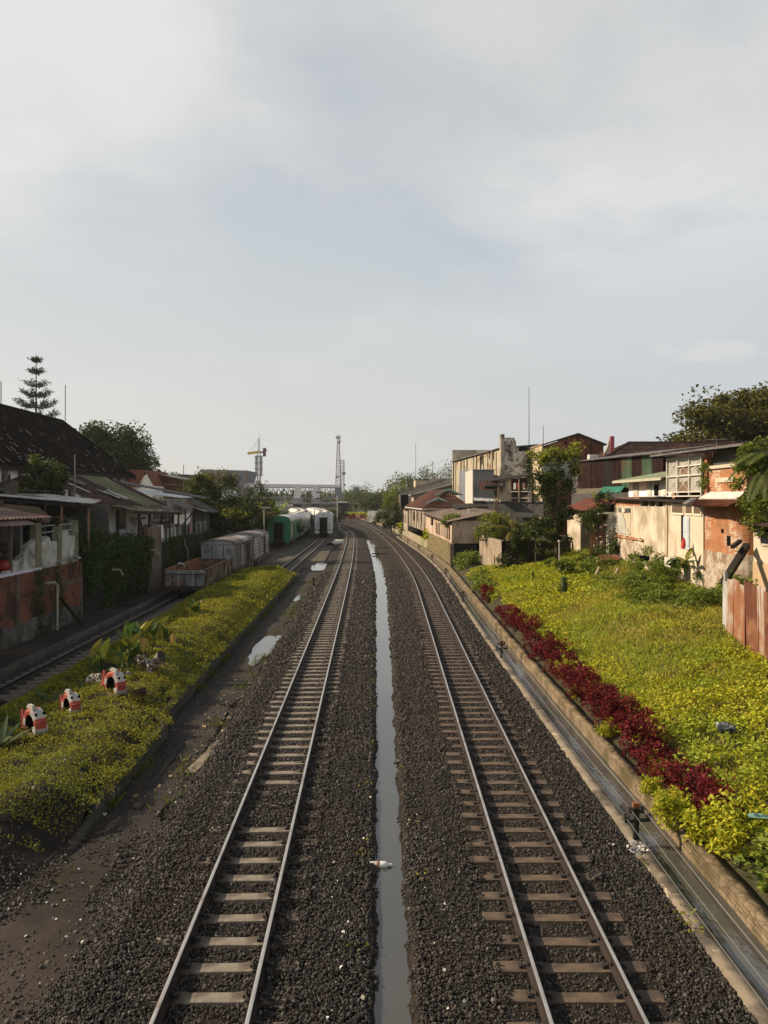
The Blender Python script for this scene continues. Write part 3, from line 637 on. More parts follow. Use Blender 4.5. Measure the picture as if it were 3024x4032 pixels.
# white bag near the second siding and a dark lump beside it
c = U(1328, 2143, -.1); b = MB()
b.sphere((c.x, c.y, .12), .62, .5, .42, 9, 6); b.sphere((c.x + .5, c.y + .1, .18), .42, .4, .38, 8, 5); b.sphere((c.x - .35, c.y - .1, 0), .4, .45, .3, 8, 5)
b.v = [(x + random.uniform(-.09, .09), y + random.uniform(-.09, .09), z + random.uniform(-.07, .07)) for x, y, z in b.v]
tag(b.build('cement_bag', plain('bag_white', (.62, .6, .57), .7), origin=(c.x, c.y, -.15)), 'lumpy white bag lying between the white coach and the left main track', 'bag')
c = U(1301, 2146, -.1); b = MB(); b.bar((c.x - .55, c.y, -.04), (c.x + .5, c.y + .1, -.02), .3, .24); b.bar((c.x - .3, c.y + .05, .1), (c.x + .25, c.y + .08, .12), .2, .12)
tag(b.build('timber_block', WOOD_DK, origin=(c.x, c.y, -.1)), 'short dark timber block on the ground left of the white bag', 'block')
c = U(1235, 2306, -.1); b = MB(); b.box(c.x - .06, c.x + .06, c.y - .06, c.y + .06, -.2, .42); b.box(c.x - .075, c.x + .075, c.y - .075, c.y + .075, .42, .46)
tag(b.build('marker_stub', WOOD_DK, origin=(c.x, c.y, -.2)), 'short dark post standing on the earth right of the flower bed tip', 'post')

# ---- drain on the right: curbs, running water, wire posts
YD = np.concatenate([np.arange(3, 70, .5), np.arange(70, 130, 2.)])
K = lambda off: (lambda y: KERB(y) + off)
def solid_strip(name, Y, x0, x1, z0, z1, mat, label=None, cat=None, jag=0., kind=None):
    c = [(x0, z0), (jx(x0, 0, jag, .4, 61) if jag else x0, z1), (jx(x1, 0, jag, .5, 62) if jag else x1, jz(z1, .012, .6, 63) if jag else z1), (x1, z0)]
    o = strip(name, Y, c, mat, kind, False)
    if kind is None: tag(o, label, cat)
    return o
strip('drain_bed', YD, [(K(-.60), -.22), (K(.02), -.22)], CONC_DAMP)
strip('drain_water', YD, [(K(-.61), -.10), (K(.01), -.10)], WATER_RUN)
solid_strip('drain_curb', YD, K(-.86), K(-.60), -.3, -.01, CONC, 'crumbling concrete curb between the right main track and the drain', 'curb', .025)
solid_strip('garden_kerb', YD, K(.0), K(.27), -.35, .17, rubble_wall('mossy_kerb', (.24, .18, .115), (.15, .11, .07), (.12, .09, .058), (.075, .06, .03), 4.5), 'rough stone kerb between the drain and the red bushes', 'kerb', .045)
PY = [13.9, 29.8, 46, 61, 76.5, 92, 107, 122]
for i, y in enumerate(PY):
    x = float(KERB(y)) - .74
    lab = ['nearest wire post on the drain curb, leaning beside the running water', 'second wire post along the drain, with a rusty orange cap', 'third wire post along the drain, at the tip of the red bushes', 'fourth wire post along the drain, in front of the stone wall end', 'fifth wire post along the drain, in front of the mossy stone wall', 'sixth wire post along the drain, near the number board', 'seventh wire post along the drain, below the planked house', 'farthest wire post along the drain, beyond the planked house'][i]
    t = thing('wire_post', lab, 'post', (x, y, -.05), group='wire posts along the drain')
    b = MB(); b.bar((x, y, -.25), (x + .02, y, .56), .085); b.build('post', BLACK_IRON, t)
    b = MB(); b.bar((x - .2, y - .05, .33), (x + .24, y - .05, .36), .05); b.bar((x - .12, y - .05, .5), (x + .14, y - .05, .5), .045); b.build('crossarm', BLACK_IRON, t)
    for (dx, dz) in ((-.18, .40), (.22, .43), (-.1, .55), (.12, .56)):
        b = MB(); b.lathe([(.0, -.03), (.045, -.03), (.03, 0), (.045, .03), (0, .03)], 8, (x + dx, y - .05, dz), 'x'); b.build('pulley', CLIP, t)
    b = MB(); b.box(x - .045, x + .075, y - .05, y + .05, .56, .64); b.build('cap', M('rust_cap', (.24, .09, .035), (.12, .05, .025), 8.), t)
for q, (dx, dz, ds) in enumerate(((-.18, .44, 'outermost'), (.22, .47, 'second outermost'), (-.1, .59, 'third'), (.12, .60, 'innermost'))):
    pts = []
    ys = [3.0] + PY
    for a_, b_ in zip(ys[:-1], ys[1:]):
        for u in (0, .25, .5, .75): y = a_ + (b_ - a_) * u; pts.append((float(KERB(y)) - .74 + dx, y, dz - .05 - .22 * u * (1 - u)))
    pts.append((float(KERB(122)) - .74 + dx, 122, dz - .05))
    b = MB(); b.tube(pts, .0055, 5); tag(b.build('signal_wire', WIRE, origin=(float(KERB(3)) - .74, 3, .4)), 'thin taut steel wire running over the drain on the row of short posts', 'wire', 'signal wires over the drain')
# tuft of litter at the foot of the first post
P = np.array([4.35, 13.55, -.02]) + rng.normal(size=(70, 3)) * (.09, .12, .03); V, Fq = leaf_cloud(P, .09, .8)
tag(obj_np('foam_scraps', mesh_np('foam_scraps', V, Fq, stones_mat('foam', [(.4, .4, .4), (.25, .25, .25), (.55, .55, .55)]))), 'heap of pale foam scraps at the foot of the nearest wire post', 'litter', kind='stuff')
P = np.stack([4.36 + rng.normal(0, .09, 160), rng.uniform(10.3, 13.2, 160), .0 + rng.uniform(-.03, .05, 160)], 1); V, Fq = leaf_cloud(P[vnoise(P[:, 1], P[:, 0], .5, 5) > .45], .07, .5)
tag(obj_np('curb_weeds', mesh_np('curb_weeds', V, Fq, LEAF_OLIVE)), 'straggly weeds growing on the near drain curb', 'weeds', kind='stuff')
# ------------------------------------------------------------------ plant builders
def tree(name, label, loc, th, ells, n, L, leafmat, bark=BARK, clumps=60, cs=.26, shell=.6, group=None, cat='tree', r0=.14, lean=(0, 0), W=.55, limbs=9, tips=None, ntips=0, droop=.1):
    """ells are given relative to loc"""
    t = thing(name, label, cat, loc, 0, group); loc = Vector(loc)
    P, C = crown_points(ells, n, clumps, shell, cs)
    V, Fq = leaf_cloud(P, L, W, .25, droop)
    mats = [leafmat]; mi = None
    if tips is not None and ntips:
        top = np.argsort(-(C[:, 2] + rng.normal(0, .35 * (C[:, 2].std() + .01), len(C))))[:max(3, clumps // 7)]
        Q = C[rng.choice(top, ntips)] + rng.normal(size=(ntips, 3)) * np.asarray(ells)[0, 3:6].mean() * .16 + np.array([0, 0, L * .8])
        V2, F2 = leaf_cloud(Q, L, W, .4); mi = np.concatenate([np.zeros(len(Fq), int), np.ones(len(F2), int)])
        Fq = np.concatenate([Fq, F2 + len(V)]); V = np.concatenate([V, V2]); mats.append(tips)
    b = MB(); top = Vector((lean[0], lean[1], th)); k = 6
    pts = [loc + Vector((top.x * (i / k) ** 1.3 + .12 * r0 * math.sin(i * 2.1), top.y * (i / k) ** 1.3 + .1 * r0 * math.cos(i * 1.7), top.z * i / k - (.15 if i == 0 else 0))) for i in range(k + 1)]
    b.tube(pts, [r0 * (1.25 - .6 * i / k) for i in range(k + 1)], 8)
    for c in C[rng.choice(len(C), min(limbs, len(C)), replace=False)]:
        c = Vector(c) + loc; s = pts[random.choice((k - 2, k - 1, k))]; m = s.lerp(c, .5) + Vector((0, 0, -.12 * (c - s).length))
        b.tube([s, m, c], [r0 * .5, r0 * .32, r0 * .1], 5, False)
    b.build('trunk', bark, t, True)
    obj_np('crown', mesh_np('crown', V, Fq, mats, mi), t)
    return t
def bush(name, label, loc, ells, n, L, mat, clumps=30, cs=.3, shell=.4, W=.55, group=None, cat='bush', up=.35):
    P, C = crown_points(ells, n, clumps, shell, cs); P[:, 2] = np.maximum(P[:, 2], .0)
    V, Fq = leaf_cloud(P, L, W, up); o = obj_np(name, mesh_np(name, V, Fq, mat)); o.location = loc
    return tag(o, label, cat, group)
def broadleaf(name, label, loc, n, L, W, mat, spread=.5, h=.5, group=None, cat='plant', bend=(.2, .8), stems=4, seg=5, lean=.35):
    """clump of upright broad leaves (canna, banana, agave)"""
    t = thing(name, label, cat, (0, 0, 0), 0, group); b = MB(); sb = MB()
    st = [Vector((random.uniform(-1, 1) * spread * .5, random.uniform(-1, 1) * spread * .5, 0)) for _ in range(max(1, stems))]
    if h > 0.05:
        for s in st:
            tp = s + Vector((random.uniform(-.1, .1), random.uniform(-.1, .1), h)); sb.tube([s - Vector((0, 0, .1)), s.lerp(tp, .5), tp], [.05 * L ** .5, .04 * L ** .5, .022 * L ** .5], 6); s.z = 0
    for i in range(n):
        s = random.choice(st); a = 2 * PI * (i / n) + random.uniform(-.4, .4); u = random.uniform(.25, 1)
        p = s + Vector((0, 0, h * u)); d = Vector((math.cos(a) * lean, math.sin(a) * lean, random.uniform(.5, 1.)))
        b.leaf(p, d, (0, 0, 1) if d.z < .8 else (math.sin(a), -math.cos(a), .3), L * random.uniform(.65, 1.15), W * random.uniform(.75, 1.2), random.uniform(*bend), seg)
    b.build('leaves', mat, t); 
    if sb.v: sb.build('stalks', LEAF_IVY, t)
    t.location = loc; return t
def palm(name, label, loc, th, nf, L, mat, r0=.12, droop=1.3, lw=.5, group=None, nl=26):
    t = thing(name, label, 'palm tree', (0, 0, 0), 0, group); b = MB()
    b.tube([(0, 0, -.3), (.05, .03, th * .5), (0, 0, th)], [r0 * 1.2, r0, r0 * .85], 8); b.build('trunk', BARK, t, True)
    for i in range(nf):
        a = 2 * PI * i / nf * 1.9 + random.uniform(-.3, .3); el = random.uniform(-.1, 1.1); d = Vector((math.cos(a) * math.cos(el), math.sin(a) * math.cos(el), math.sin(el)))
        f = MB(); p = Vector((0, 0, th)); pts = [p.copy()]; LL = L * random.uniform(.8, 1.15)
        for k in range(nl):
            d = (d - Vector((0, 0, droop / nl))).normalized(); p = p + d * LL / nl; pts.append(p.copy())
            s = d.cross(Vector((0, 0, 1)))
            if s.length < .05: continue
            s.normalize(); w = lw * math.sin(PI * (.12 + .82 * k / nl))
            for sg in (-1, 1):
                ld = (s * sg * .8 + d * .6 - Vector((0, 0, .35))).normalized(); e = p + ld * w; c = p + ld * w * .45; o = d * .03 * L / 2
                f.add([p, c + o, e, c - o], [(0, 1, 2, 3)])
        f.tube(pts[::5], .015, 4, False); f.build('frond', mat, t)
    t.location = loc; return t
def ground_leaves(name, label, X, Y, Z, L, mat, W=.6, up=.45, kind='stuff', cat='ground cover', h=.12):
    P = np.stack([X, Y, Z + rng.uniform(0, 1, len(X)) ** 1.5 * h], 1); V, Fq = leaf_cloud(P, L, W, up)
    o = obj_np(name, mesh_np(name, V, Fq, mat)); return tag(o, label, cat, kind=kind)
def lattice_mast(name, label, loc, h, w0, w1, n, mat, r=.08, cat='mast', group=None, build=True):
    t = thing(name, label, cat, loc, 0, group); b = MB(); l = Vector(loc)
    C = [[l + Vector((sx * (w0 + (w1 - w0) * i / n) / 2, sy * (w0 + (w1 - w0) * i / n) / 2, h * i / n)) for sx, sy in ((-1, -1), (1, -1), (1, 1), (-1, 1))] for i in range(n + 1)]
    for q in range(4): b.tube([C[0][q], C[n][q]], r, 4)
    for i in range(n):
        for q in range(4):
            b.bar(C[i][q], C[i + 1][(q + 1) % 4], r); b.bar(C[i + 1][q], C[i + 1][(q + 1) % 4], r)
    b.build('lattice', mat, t); return t
# ------------------------------------------------------------------ left: flower bed
BR = lambda y: XL(y) - 3.55 - .35 * np.clip((y - 20.5) / .6, 0, 1) + .1          # right edge of bed
BL = lambda y: XG(y) + .95
BED0, BED1 = 10.8, 61.
def bed_z(x, y):
    d = np.minimum(np.clip((BR(y) - x) / .9, 0, 1), np.clip((x - BL(y)) / 1.1, 0, 1)) * np.clip((BED1 - y) / 2.5, 0, 1) * np.clip((y - BED0 + .2) / 1.6, 0.05, 1)
    e = np.clip((y - 11.2) / 3.4, 0, 1); e = e * e * (3 - 2 * e)
    w = np.clip((BR(y) - x) / 1.3, 0, 1); w = w + (1 - w) * np.clip((y - 14.3) / .5, 0, 1)
    return -.24 + (.36 * e) * w + e * w * d ** .6 * (.36 + .38 * vnoise(x, y, 2.1, 71) * np.clip((y - 18) / 8, .3, 1) + .14 * vnoise(x, y, .6, 72))
yy = np.arange(BED0, BED1 + .1, .5); tt = np.linspace(0, 1, 13); gv = []
for y in yy:
    a, c = float(BL(y)), float(BR(y))
    if y < 14.8: a -= 0
    x = a + (c - a) * tt; gv.append(np.stack([x, x * 0 + y, bed_z(x, np.full(13, y)) - .05], 1))
gv = np.concatenate(gv); i = np.arange(len(yy) - 1)[:, None] * 13 + np.arange(12)[None]
tag(obj_np('bed_soil', mesh_np('bed_soil', gv, np.stack([i, i + 1, i + 14, i + 13], -1).reshape(-1, 4), EARTH, smooth=True)), kind='structure')
# rubble and litter on the earth at the near left
def bank_z(x, y): return np.maximum(-.2, np.where(x < BR(y) + .02, bed_z(np.clip(x, BL(y), BR(y)), y), -.2))
x, y = scatter(6.5, 15.5, 620, lambda y: y * 0 - 8., lambda y: XL(y) - 1.9 - .25 * vnoise(y, y * 0, .7, 52))
k1 = (rng.random(len(x)) < .25 + .9 * vnoise(x, y, 1.0, 51)) & (y < 12.9 + 1.6 * (x > XL(y) - 3.6) + .8 * vnoise(x, y, .5, 54)) & ~((x > XL(y) - 3.3 - .5 * (vnoise(y, x * 0, 1.1, 53) - .5)) & (x < XL(y) - 2.5) & (y > 11) & (rng.random(len(x)) < .93)) & ~((y > 14) & (x < XL(y) - 3.4))
P = np.stack([x, y, bank_z(x, y) + rng.uniform(-.01, .03, len(x))], 1)[k1]; V, Fq = stones(P, rng.uniform(.02, .06, len(P)))
tag(obj_np('rubble', mesh_np('rubble', V, Fq, RUBBLE)), 'dark stones and dirt strewn over the earth at the near left', 'rubble', kind='stuff')
x, y = scatter(13.5, 62, 90, lambda y: XL(y) - 3.5, lambda y: XL(y) - 1.9); k1 = (rng.random(len(x)) < 1.25 * vnoise(x, y, .9, 57) ** 1.5 + .1) & ((y < 34) | (rng.random(len(x)) < .4))
V, Fq = stones(np.stack([x, y, -.155 + 0 * x], 1)[k1], rng.uniform(.02, .06, k1.sum())); tag(obj_np('path_gravel', mesh_np('path_gravel', V, Fq, RUBBLE)), 'scattered small stones trodden into the muddy path', 'gravel', kind='stuff')
y = rng.uniform(13.8, 60, 5200); x = np.where(rng.random(5200) < .65, BR(y) + .17 + np.abs(rng.normal(0, .09, 5200)), XL(y) - 2.25 + rng.normal(0, .22, 5200)); k1 = vnoise(x * 0, y, .8, 58) + .3 * vnoise(x * 3, y, .3, 59) > .72
V, Fq = blade_cloud(np.stack([x, y, -.17 + 0 * x], 1)[k1], .16, .018, .8); tag(obj_np('path_weeds', mesh_np('path_weeds', V, Fq, LEAF_OLIVE_G)), 'tufts of weeds along the edges of the muddy path', 'weeds', kind='stuff')
y = rng.uniform(7.5, 14.5, 1500); x = rng.uniform(-7.5, -3.0, 1500); k1 = (vnoise(x, y, .6, 60) > .74) & (x < XL(y) - 1.9); V, Fq = blade_cloud(np.stack([x, y, bank_z(x, y)], 1)[k1], .08, .012, 1.0); tag(obj_np('rubble_weeds', mesh_np('rubble_weeds', V, Fq, foliage('dull_weeds', [(.09, .075, .03), (.05, .055, .018), (.13, .10, .045)], .2))), 'dry straggly weeds among the rubble at the near left', 'weeds', kind='stuff')
def litter(name, n, fx, y0, y1, cols, label, s=.05, z=-.1):
    y = rng.uniform(y0, y1, n); x = fx(y, n); P = np.stack([x, y, np.where(x < XL(y) - 2.6, bank_z(x, y) + .03, z)], 1); s = s * rng.lognormal(0, .35, n) * .75
    V, Fq = leaf_cloud(P, s, .8, .25); tag(obj_np(name, mesh_np(name, V, Fq, stones_mat(name + '_mat', cols))), label, 'litter', kind='stuff')
litter('litter', 260, lambda y, n: rng.uniform(-7.2, -2.9, n), 8, 17, [(.5, .5, .48), (.3, .28, .24), (.25, .4, .4), (.45, .36, .28), (.6, .58, .55)], 'pale scraps of plastic and paper on the dark earth at the near left', .06, -.12)
litter('paper_scraps', 110, lambda y, n: XM(y) + np.where(rng.random(n) < .6, -1, 1) * rng.uniform(.35, .9, n), 8.5, 16, [(.55, .55, .52), (.3, .34, .33), (.5, .42, .3)], 'pale scraps caught on the stones beside the flooded ditch', .05, -.0)
litter('fallen_leaves', 420, lambda y, n: XL(y) - rng.uniform(1.9, 3.4, n), 16, 27, [(.22, .15, .07), (.13, .09, .05), (.3, .23, .12)], 'dry brown leaves and straw on the muddy path', .09, -.13)
Yw = np.arange(13.4, 61.2, .4)
solid_strip('bed_wall', Yw, lambda y: BR(y) - .02, lambda y: BR(y) + .16, -.34, lambda y: -.26 + .44 * np.clip((y - 13.5) / 2.4, 0, 1), M('bed_wall', (.05, .042, .034), (.024, .021, .018), 1.5, .9, (.02, .022, .012), .4, c4=(.24, .22, .2), amt4=.12, bstr=.5), 'low dark retaining wall along the right side of the flower bed', 'wall', .02)
solid_strip('edging_beam', np.arange(15.6, 19.8, .3), lambda y: XL(y) - 2.82 - .07 * (y > 16.4), lambda y: XL(y) - 2.62 - .07 * (y > 16.4), -.3, lambda y: -.13 - .1 * (np.abs(y - 16.5) < .3), M('edging', (.035, .03, .026), (.018, .016, .014), 3., .95, (.05, .043, .035), .3, bstr=.8), 'dark broken edging beam lying at the foot of the flower bed wall', 'beam', .035)
b = MB(); b.bar((-4.35, 17.6, -.16), (-4.05, 20.3, -.15), .26, .1)
tag(b.build('buried_slab', CONC, origin=(-4.2, 19, -.2)), 'pale half buried concrete strip showing through the muddy path', 'slab')
def sample_bed(y0, y1, dens):
    n = int((y1 - y0) * 5.6 * dens); y = rng.uniform(y0, y1, n); x = BL(y) - .15 + rng.uniform(0, 1, n) * (BR(y) - BL(y) + .42); return x, y
PX = []; PL = []
for y0, y1, dn, L in ((12.2, 18, 1150, .047), (18, 26, 700, .057), (26, 40, 360, .08), (40, 61.2, 170, .12)):
    x, y = sample_bed(y0, y1, dn); over = np.clip(x - BR(y), 0, 1)
    edge = y > (12.3 + 1.1 * vnoise(x, y, .4, 75) + 1.2 * rng.random(len(x)) ** 2 + np.clip((x + 7.0) * 1.15, 0, 2.4)); x, y, over = x[edge], y[edge], over[edge]
    z = bed_z(np.minimum(x, BR(y) - .12), y) - over * .55; PX.append(np.stack([x, y, z], 1)); PL.append(np.full(len(x), L))
P = np.concatenate(PX); L = np.concatenate(PL); kk = (vnoise(P[:, 0], P[:, 1], .32, 77) > .27) | (P[:, 1] > 34); P, L = P[kk], L[kk]; P[:, 2] += rng.uniform(0, 1, len(P)) ** 1.4 * (.05 + L * .9) + .11 * vnoise(P[:, 0], P[:, 1], .8, 78) * np.clip((P[:, 1] - 13) / 3, 0, 1)
V, Fq = leaf_cloud(P, L, .6, .5); tag(obj_np('bed_ground_cover', mesh_np('bed_ground_cover', V, Fq, LEAF_OLIVE)), 'low olive yellow ground cover filling the raised flower bed', 'ground cover', kind='stuff')
x, y = sample_bed(14, 61, 55); k = (x - BL(y) < 1.0 + .8 * vnoise(x, y, 2., 76)); z = bed_z(x, y)
V, Fq = leaf_cloud(np.stack([x, y, z + .1], 1)[k], .12, .5, .6); tag(obj_np('bed_weeds', mesh_np('bed_weeds', V, Fq, LEAF_OLIVE_G)), 'greener weeds along the track side of the flower bed', 'weeds', kind='stuff')
x, y = sample_bed(14.5, 60, 70); z = bed_z(np.minimum(x, BR(y) - .1), y)
V, Fq = blade_cloud(np.stack([x, y, z + .04], 1), .085, .014, .6); tag(obj_np('bed_grass', mesh_np('bed_grass', V, Fq, LEAF_OLIVE)), 'short yellowish grass blades among the bed cover', 'grass', kind='stuff')
def bz(x, y): return float(bed_z(np.array([x]), np.array([y]))[0])
# cannas
for i, (px, py, hh, n, sp, lab) in enumerate(((375, 2665, 1.15, 7, .35, 'slim canna plant with drooping leaves, left of the tall canna clump'), (490, 2650, 1.35, 16, .6, 'tall broad leaved canna clump standing behind the nearest snake tyre'), (530, 2600, 1.25, 16, .7, 'full green and yellow canna clump behind the tall one'),
        (600, 2575, .95, 13, .7, 'bright yellow green canna clump in the middle of the row'), (655, 2548, .8, 12, .7, 'smaller canna clump at the far right end of the row'), (768, 2440, .6, 11, .45, 'lone small canna plant farther along the bed beside the siding'))):
    c = U(px, py, .6); broadleaf('canna_plant', lab, (c.x, c.y, bz(c.x, c.y) - .05), n + 3, .62, .24, LEAF_CANNA, sp, hh * .62, 'canna plants in the flower bed', bend=(.1, .7), stems=5, lean=.45)
for i, (px, py, s, lab) in enumerate(((-15, 2950, 1.25, 'large dark agave cut by the left edge of the photo'), (190, 2775, .95, 'agave with upright blades behind the nearest tyre fish'), (335, 2725, .85, 'agave between the second tyre fish and the third'), (270, 2760, .7, 'small agave tucked behind the second tyre fish'))):
    c = U(px, py, .55); broadleaf('agave', lab, (c.x, c.y, bz(c.x, c.y) - .05), 11, .75 * s, .11 * s, LEAF_AGAVE, .12, 0., 'agaves in the flower bed', bend=(.25, .9), stems=1, lean=.75)
# fish made of painted tyres
F_RED = M('fish_red', (.33, .055, .035), (.24, .045, .03), 9., .7, (.16, .05, .04), .3, bstr=.1); F_WHITE = M('fish_white', (.40, .385, .36), (.29, .275, .25), 9., .7, (.2, .19, .18), .3, bstr=.1)
def tyre_fish(label, loc, rz, sc):
    t = thing('tyre_fish', label, 'tyre planter', (0, 0, 0), 0, 'painted tyre fish in the flower bed')
    b = MB(); n = 28; prof = [(.185, -.085), (.21, -.12), (.29, -.13), (.335, -.10), (.345, 0), (.335, .10), (.29, .13), (.21, .12), (.185, .085), (.17, 0)]
    for i in range(n):        # local: axis along y, ring in xz; head on +x
        a0, a1 = 2 * PI * i / n, 2 * PI * (i + 1) / n; am = math.degrees((a0 + a1) / 2)
        red = (78 < am < 150) or (195 < am < 240) or am > 348 or am < 22 or (282 < am < 318); m = len(prof)
        for q in range(m):
            (r0_, y0_), (r1_, y1_) = prof[q], prof[(q + 1) % m]
            b.cur = 2 if (q in (8, 9, 0)) else int(red)
            b.add([(r * math.cos(a), yy_, .34 + r * math.sin(a)) for r, yy_, a in ((r0_, y0_, a0), (r1_, y1_, a0), (r1_, y1_, a1), (r0_, y0_, a1))], [(0, 1, 2, 3)])
    b.build('tyre', [F_WHITE, F_RED, DARK], t)
    b = MB(); b.slab([(-.30, -.05, .30), (-.52, -.06, .52), (-.44, -.05, .34), (-.50, -.06, .12)], .05); b.slab([(-.30, -.05, .34), (-.40, -.05, .62), (-.46, -.05, .58), (-.36, -.05, .3)], .045); b.build('tail_fin', F_RED, t)
    b = MB(); b.slab([(-.06, -.03, .67), (.16, -.03, .66), (.08, -.03, .75), (-.1, -.03, .76), (-.2, -.03, .68)], .06); b.build('back_fin', F_WHITE, t)
    for sg in (-1, 1):
        b = MB(); b.sphere((.265, sg * .09, .575), .034, .034, .034, 8, 5); b.build('eye', DARK, t)
    b = MB(); b.tube([(.31, -.11, .40), (.365, -.06, .405), (.375, 0, .405), (.365, .06, .405), (.31, .11, .40)], .02, 6); b.build('lip', F_RED, t)
    b = MB(); b.slab([(.16, -.14, .30), (.30, -.145, .34), (.30, -.145, .14), (.2, -.14, .10)], .03); b.slab([(.16, .11, .30), (.30, .115, .34), (.30, .115, .14), (.2, .11, .10)], .03); b.build('side_fin', F_WHITE, t)
    t.scale = (sc, sc, sc); t.location = (loc[0], loc[1], loc[2] - random.uniform(.03, .07)); t.rotation_euler = (random.uniform(-.1, .1), random.uniform(-.12, .12), rz); return t
for px, py, lab, s, rz in ((140, 2905, 'nearest red and white tyre fish, on the left of the flower bed', 1.04, -.72), (282, 2822, 'middle red and white tyre fish, partly behind agave blades', 1.0, -.8), (448, 2748, 'farthest red and white tyre fish, in front of the tall cannas', 1.06, -.66)):
    c = U(px, py, .52); tyre_fish(lab, (c.x, c.y, bz(c.x, c.y) - .02), rz, s)
# snake made of patterned tyres
SN_W = plain('snake_white', (.42, .41, .38), .7); SN_B = M('snake_brown', (.16, .075, .03), (.10, .05, .022), 6., .8); SN_K = plain('snake_black', (.02, .018, .016), .8)
def diamond_tube(pts, r, parent, name='coil'):
    b = MB(); n = 12; pts = [Vector(p) for p in pts]; fine = []
    for i in range(len(pts) - 1): fine += [pts[i].lerp(pts[i + 1], k / 8) for k in range(8)]
    fine.append(pts[-1]); vs = []
    for i, p in enumerate(fine):
        d = (fine[min(i + 1, len(fine) - 1)] - fine[max(i - 1, 0)]).normalized(); x = d.cross(Vector((0, 0, 1)))
        x = x.normalized() if x.length > .01 else Vector((1, 0, 0)); y = d.cross(x); vs += [p + (x * math.cos(2 * PI * k / n) + y * math.sin(2 * PI * k / n)) * r for k in range(n)]
    base = len(b.v); b.v += [tuple(v) for v in vs]
    for i in range(len(fine) - 1):
        for k in range(n):
            b.f.append((i * n + k, i * n + (k + 1) % n, (i + 1) * n + (k + 1) % n, (i + 1) * n + k)); u, v = (i + k) % 6, (i - k) % 6
            b.mi.append(0 if (u == 0 or v == 0) else (2 if (u in (1, 5) or v in (1, 5)) else 1))
    b.f += [tuple(range(n)), tuple(reversed(range((len(fine) - 1) * n, len(fine) * n)))]; b.mi += [2, 2]
    return b.build(name, [SN_W, SN_B, SN_K], parent)
c = U(560, 2650, .6); zb = bz(c.x, c.y)
sn = thing('snake_sculpture', 'garden snake of tyres painted with white and brown diamonds among the cannas', 'snake sculpture', (c.x, c.y, zb))
def S(px, py, z): q = U(px, py, .55); return Vector((q.x, q.y, bz(q.x, q.y) + z))
diamond_tube([S(495, 2650, .0), S(500, 2648, .22), S(545, 2650, .25), S(590, 2655, .18), S(608, 2658, .02)], .13, sn)
diamond_tube([S(350, 2705, .0), S(360, 2700, .17), S(390, 2702, .18), S(402, 2706, 0)], .14, sn)
diamond_tube([S(470, 2680, .0), S(480, 2676, .1), S(505, 2676, .1), S(512, 2678, 0)], .09, sn)
diamond_tube([(-7.16, 24.05, .6), (-7.1, 24.0, .9), (-6.98, 24, 1.06), (-6.9, 23.95, 1.1)], .13, sn, 'neck')
h = diamond_tube([(-6.88, 23.95, 1.1), (-6.8, 23.9, 1.22), (-6.74, 23.85, 1.28)], .14, sn, 'head')
c = U(560, 2750, .55); b = MB(); z0 = bz(c.x, c.y)
b.leaf((c.x - .22, c.y, z0), (.3, .1, 1), (0, 1, 0), .5, .42, 1.2, 5); b.leaf((c.x - .1, c.y + .05, z0 + .26), (1, .1, .3), (0, 0, 1), .42, .24, .7, 5); b.leaf((c.x - .15, c.y, z0 - .02), (.5, -.3, .8), (0, 1, 0), .42, .4, 1.4, 5)
tag(b.build('dry_leaf', M('dry_leaf', (.06, .026, .015), (.025, .014, .01), 9., .8), origin=(c.x, c.y, z0)), 'curled dead brown leaf standing on the bed right of the farthest tyre fish', 'leaf')
for px, py, lab in ((572, 2595, 'drooping faded orange canna leaf below the yellow clump'), (688, 2560, 'faded orange leaf hanging at the right end of the canna row')):
    c = U(px, py, .6); b = MB(); b.leaf((c.x, c.y - .25, bz(c.x, c.y) + .52), (.1, -.3, -.9), (0, 1, 0), .5, .26, .2, 4, .5)
    tag(b.build('faded_leaf', M('faded_leaf', (.36, .22, .06), (.27, .16, .045), 6., .8), origin=(c.x, c.y, .6)), lab, 'leaf')

# ------------------------------------------------------------------ left: kerb, retaining walls, terrace
strip('terrace_left', np.concatenate([np.arange(-8, 80, 4.), np.arange(80, 420, 20.)]), [(-200., 2.7), (-17.1, 2.7), (-16.0, 2.68)], EARTH)
YK = np.arange(14, 66, .5)
solid_strip('siding_kerb', YK, lambda y: XG(y) - 2.1, lambda y: XG(y) - 1.78, -.3, .03, CONC_DK, 'long rough concrete kerb between the siding and the brick retaining wall', 'kerb', .05)
WX = -15.8
w1 = thing('brick_retaining_wall', 'tall red brick retaining wall with a patchy stone footing, at the left edge', 'wall', (WX, 32, -.3))
b = MB(); b.box(WX - .5, WX, 18, 41.1, -.3, 2.76); b.build('brickwork', BRICK_RED, w1)
b = MB()
for y in (33.9, 38.2, 41.0): b.box(WX - .3, WX + .05, y - .13, y + .13, -.3, 2.74)
b.box(WX - .3, WX + .035, 35.6, 41.0, 1.72, 1.95); b.build('concrete_frame', M('frame_concrete', (.14, .10, .075), (.09, .068, .05), 2., .9, (.05, .04, .03), .4), w1)
b = MB()
for i in range(34):
    y0 = 18 + i * .68; b.box(WX - .2, WX + .07 + random.uniform(0, .05), y0, y0 + .66, -.3, .42 + .3 * float(vnoise(np.array([y0]), np.array([1.]), 1.5, 81)[0]) + random.uniform(-.08, .08))
b.build('stone_footing', M('footing_stone', (.15, .14, .125), (.06, .055, .05), 1.7, .95, (.025, .028, .015), .5, bstr=.8), w1)
b = MB(); b.slab([(WX - .55, 18, 2.76), (WX + .06, 18, 2.76), (WX + .06, 36.2, 2.76), (WX - .55, 36.2, 2.76)], .1); b.build('coping', LILAC, w1)
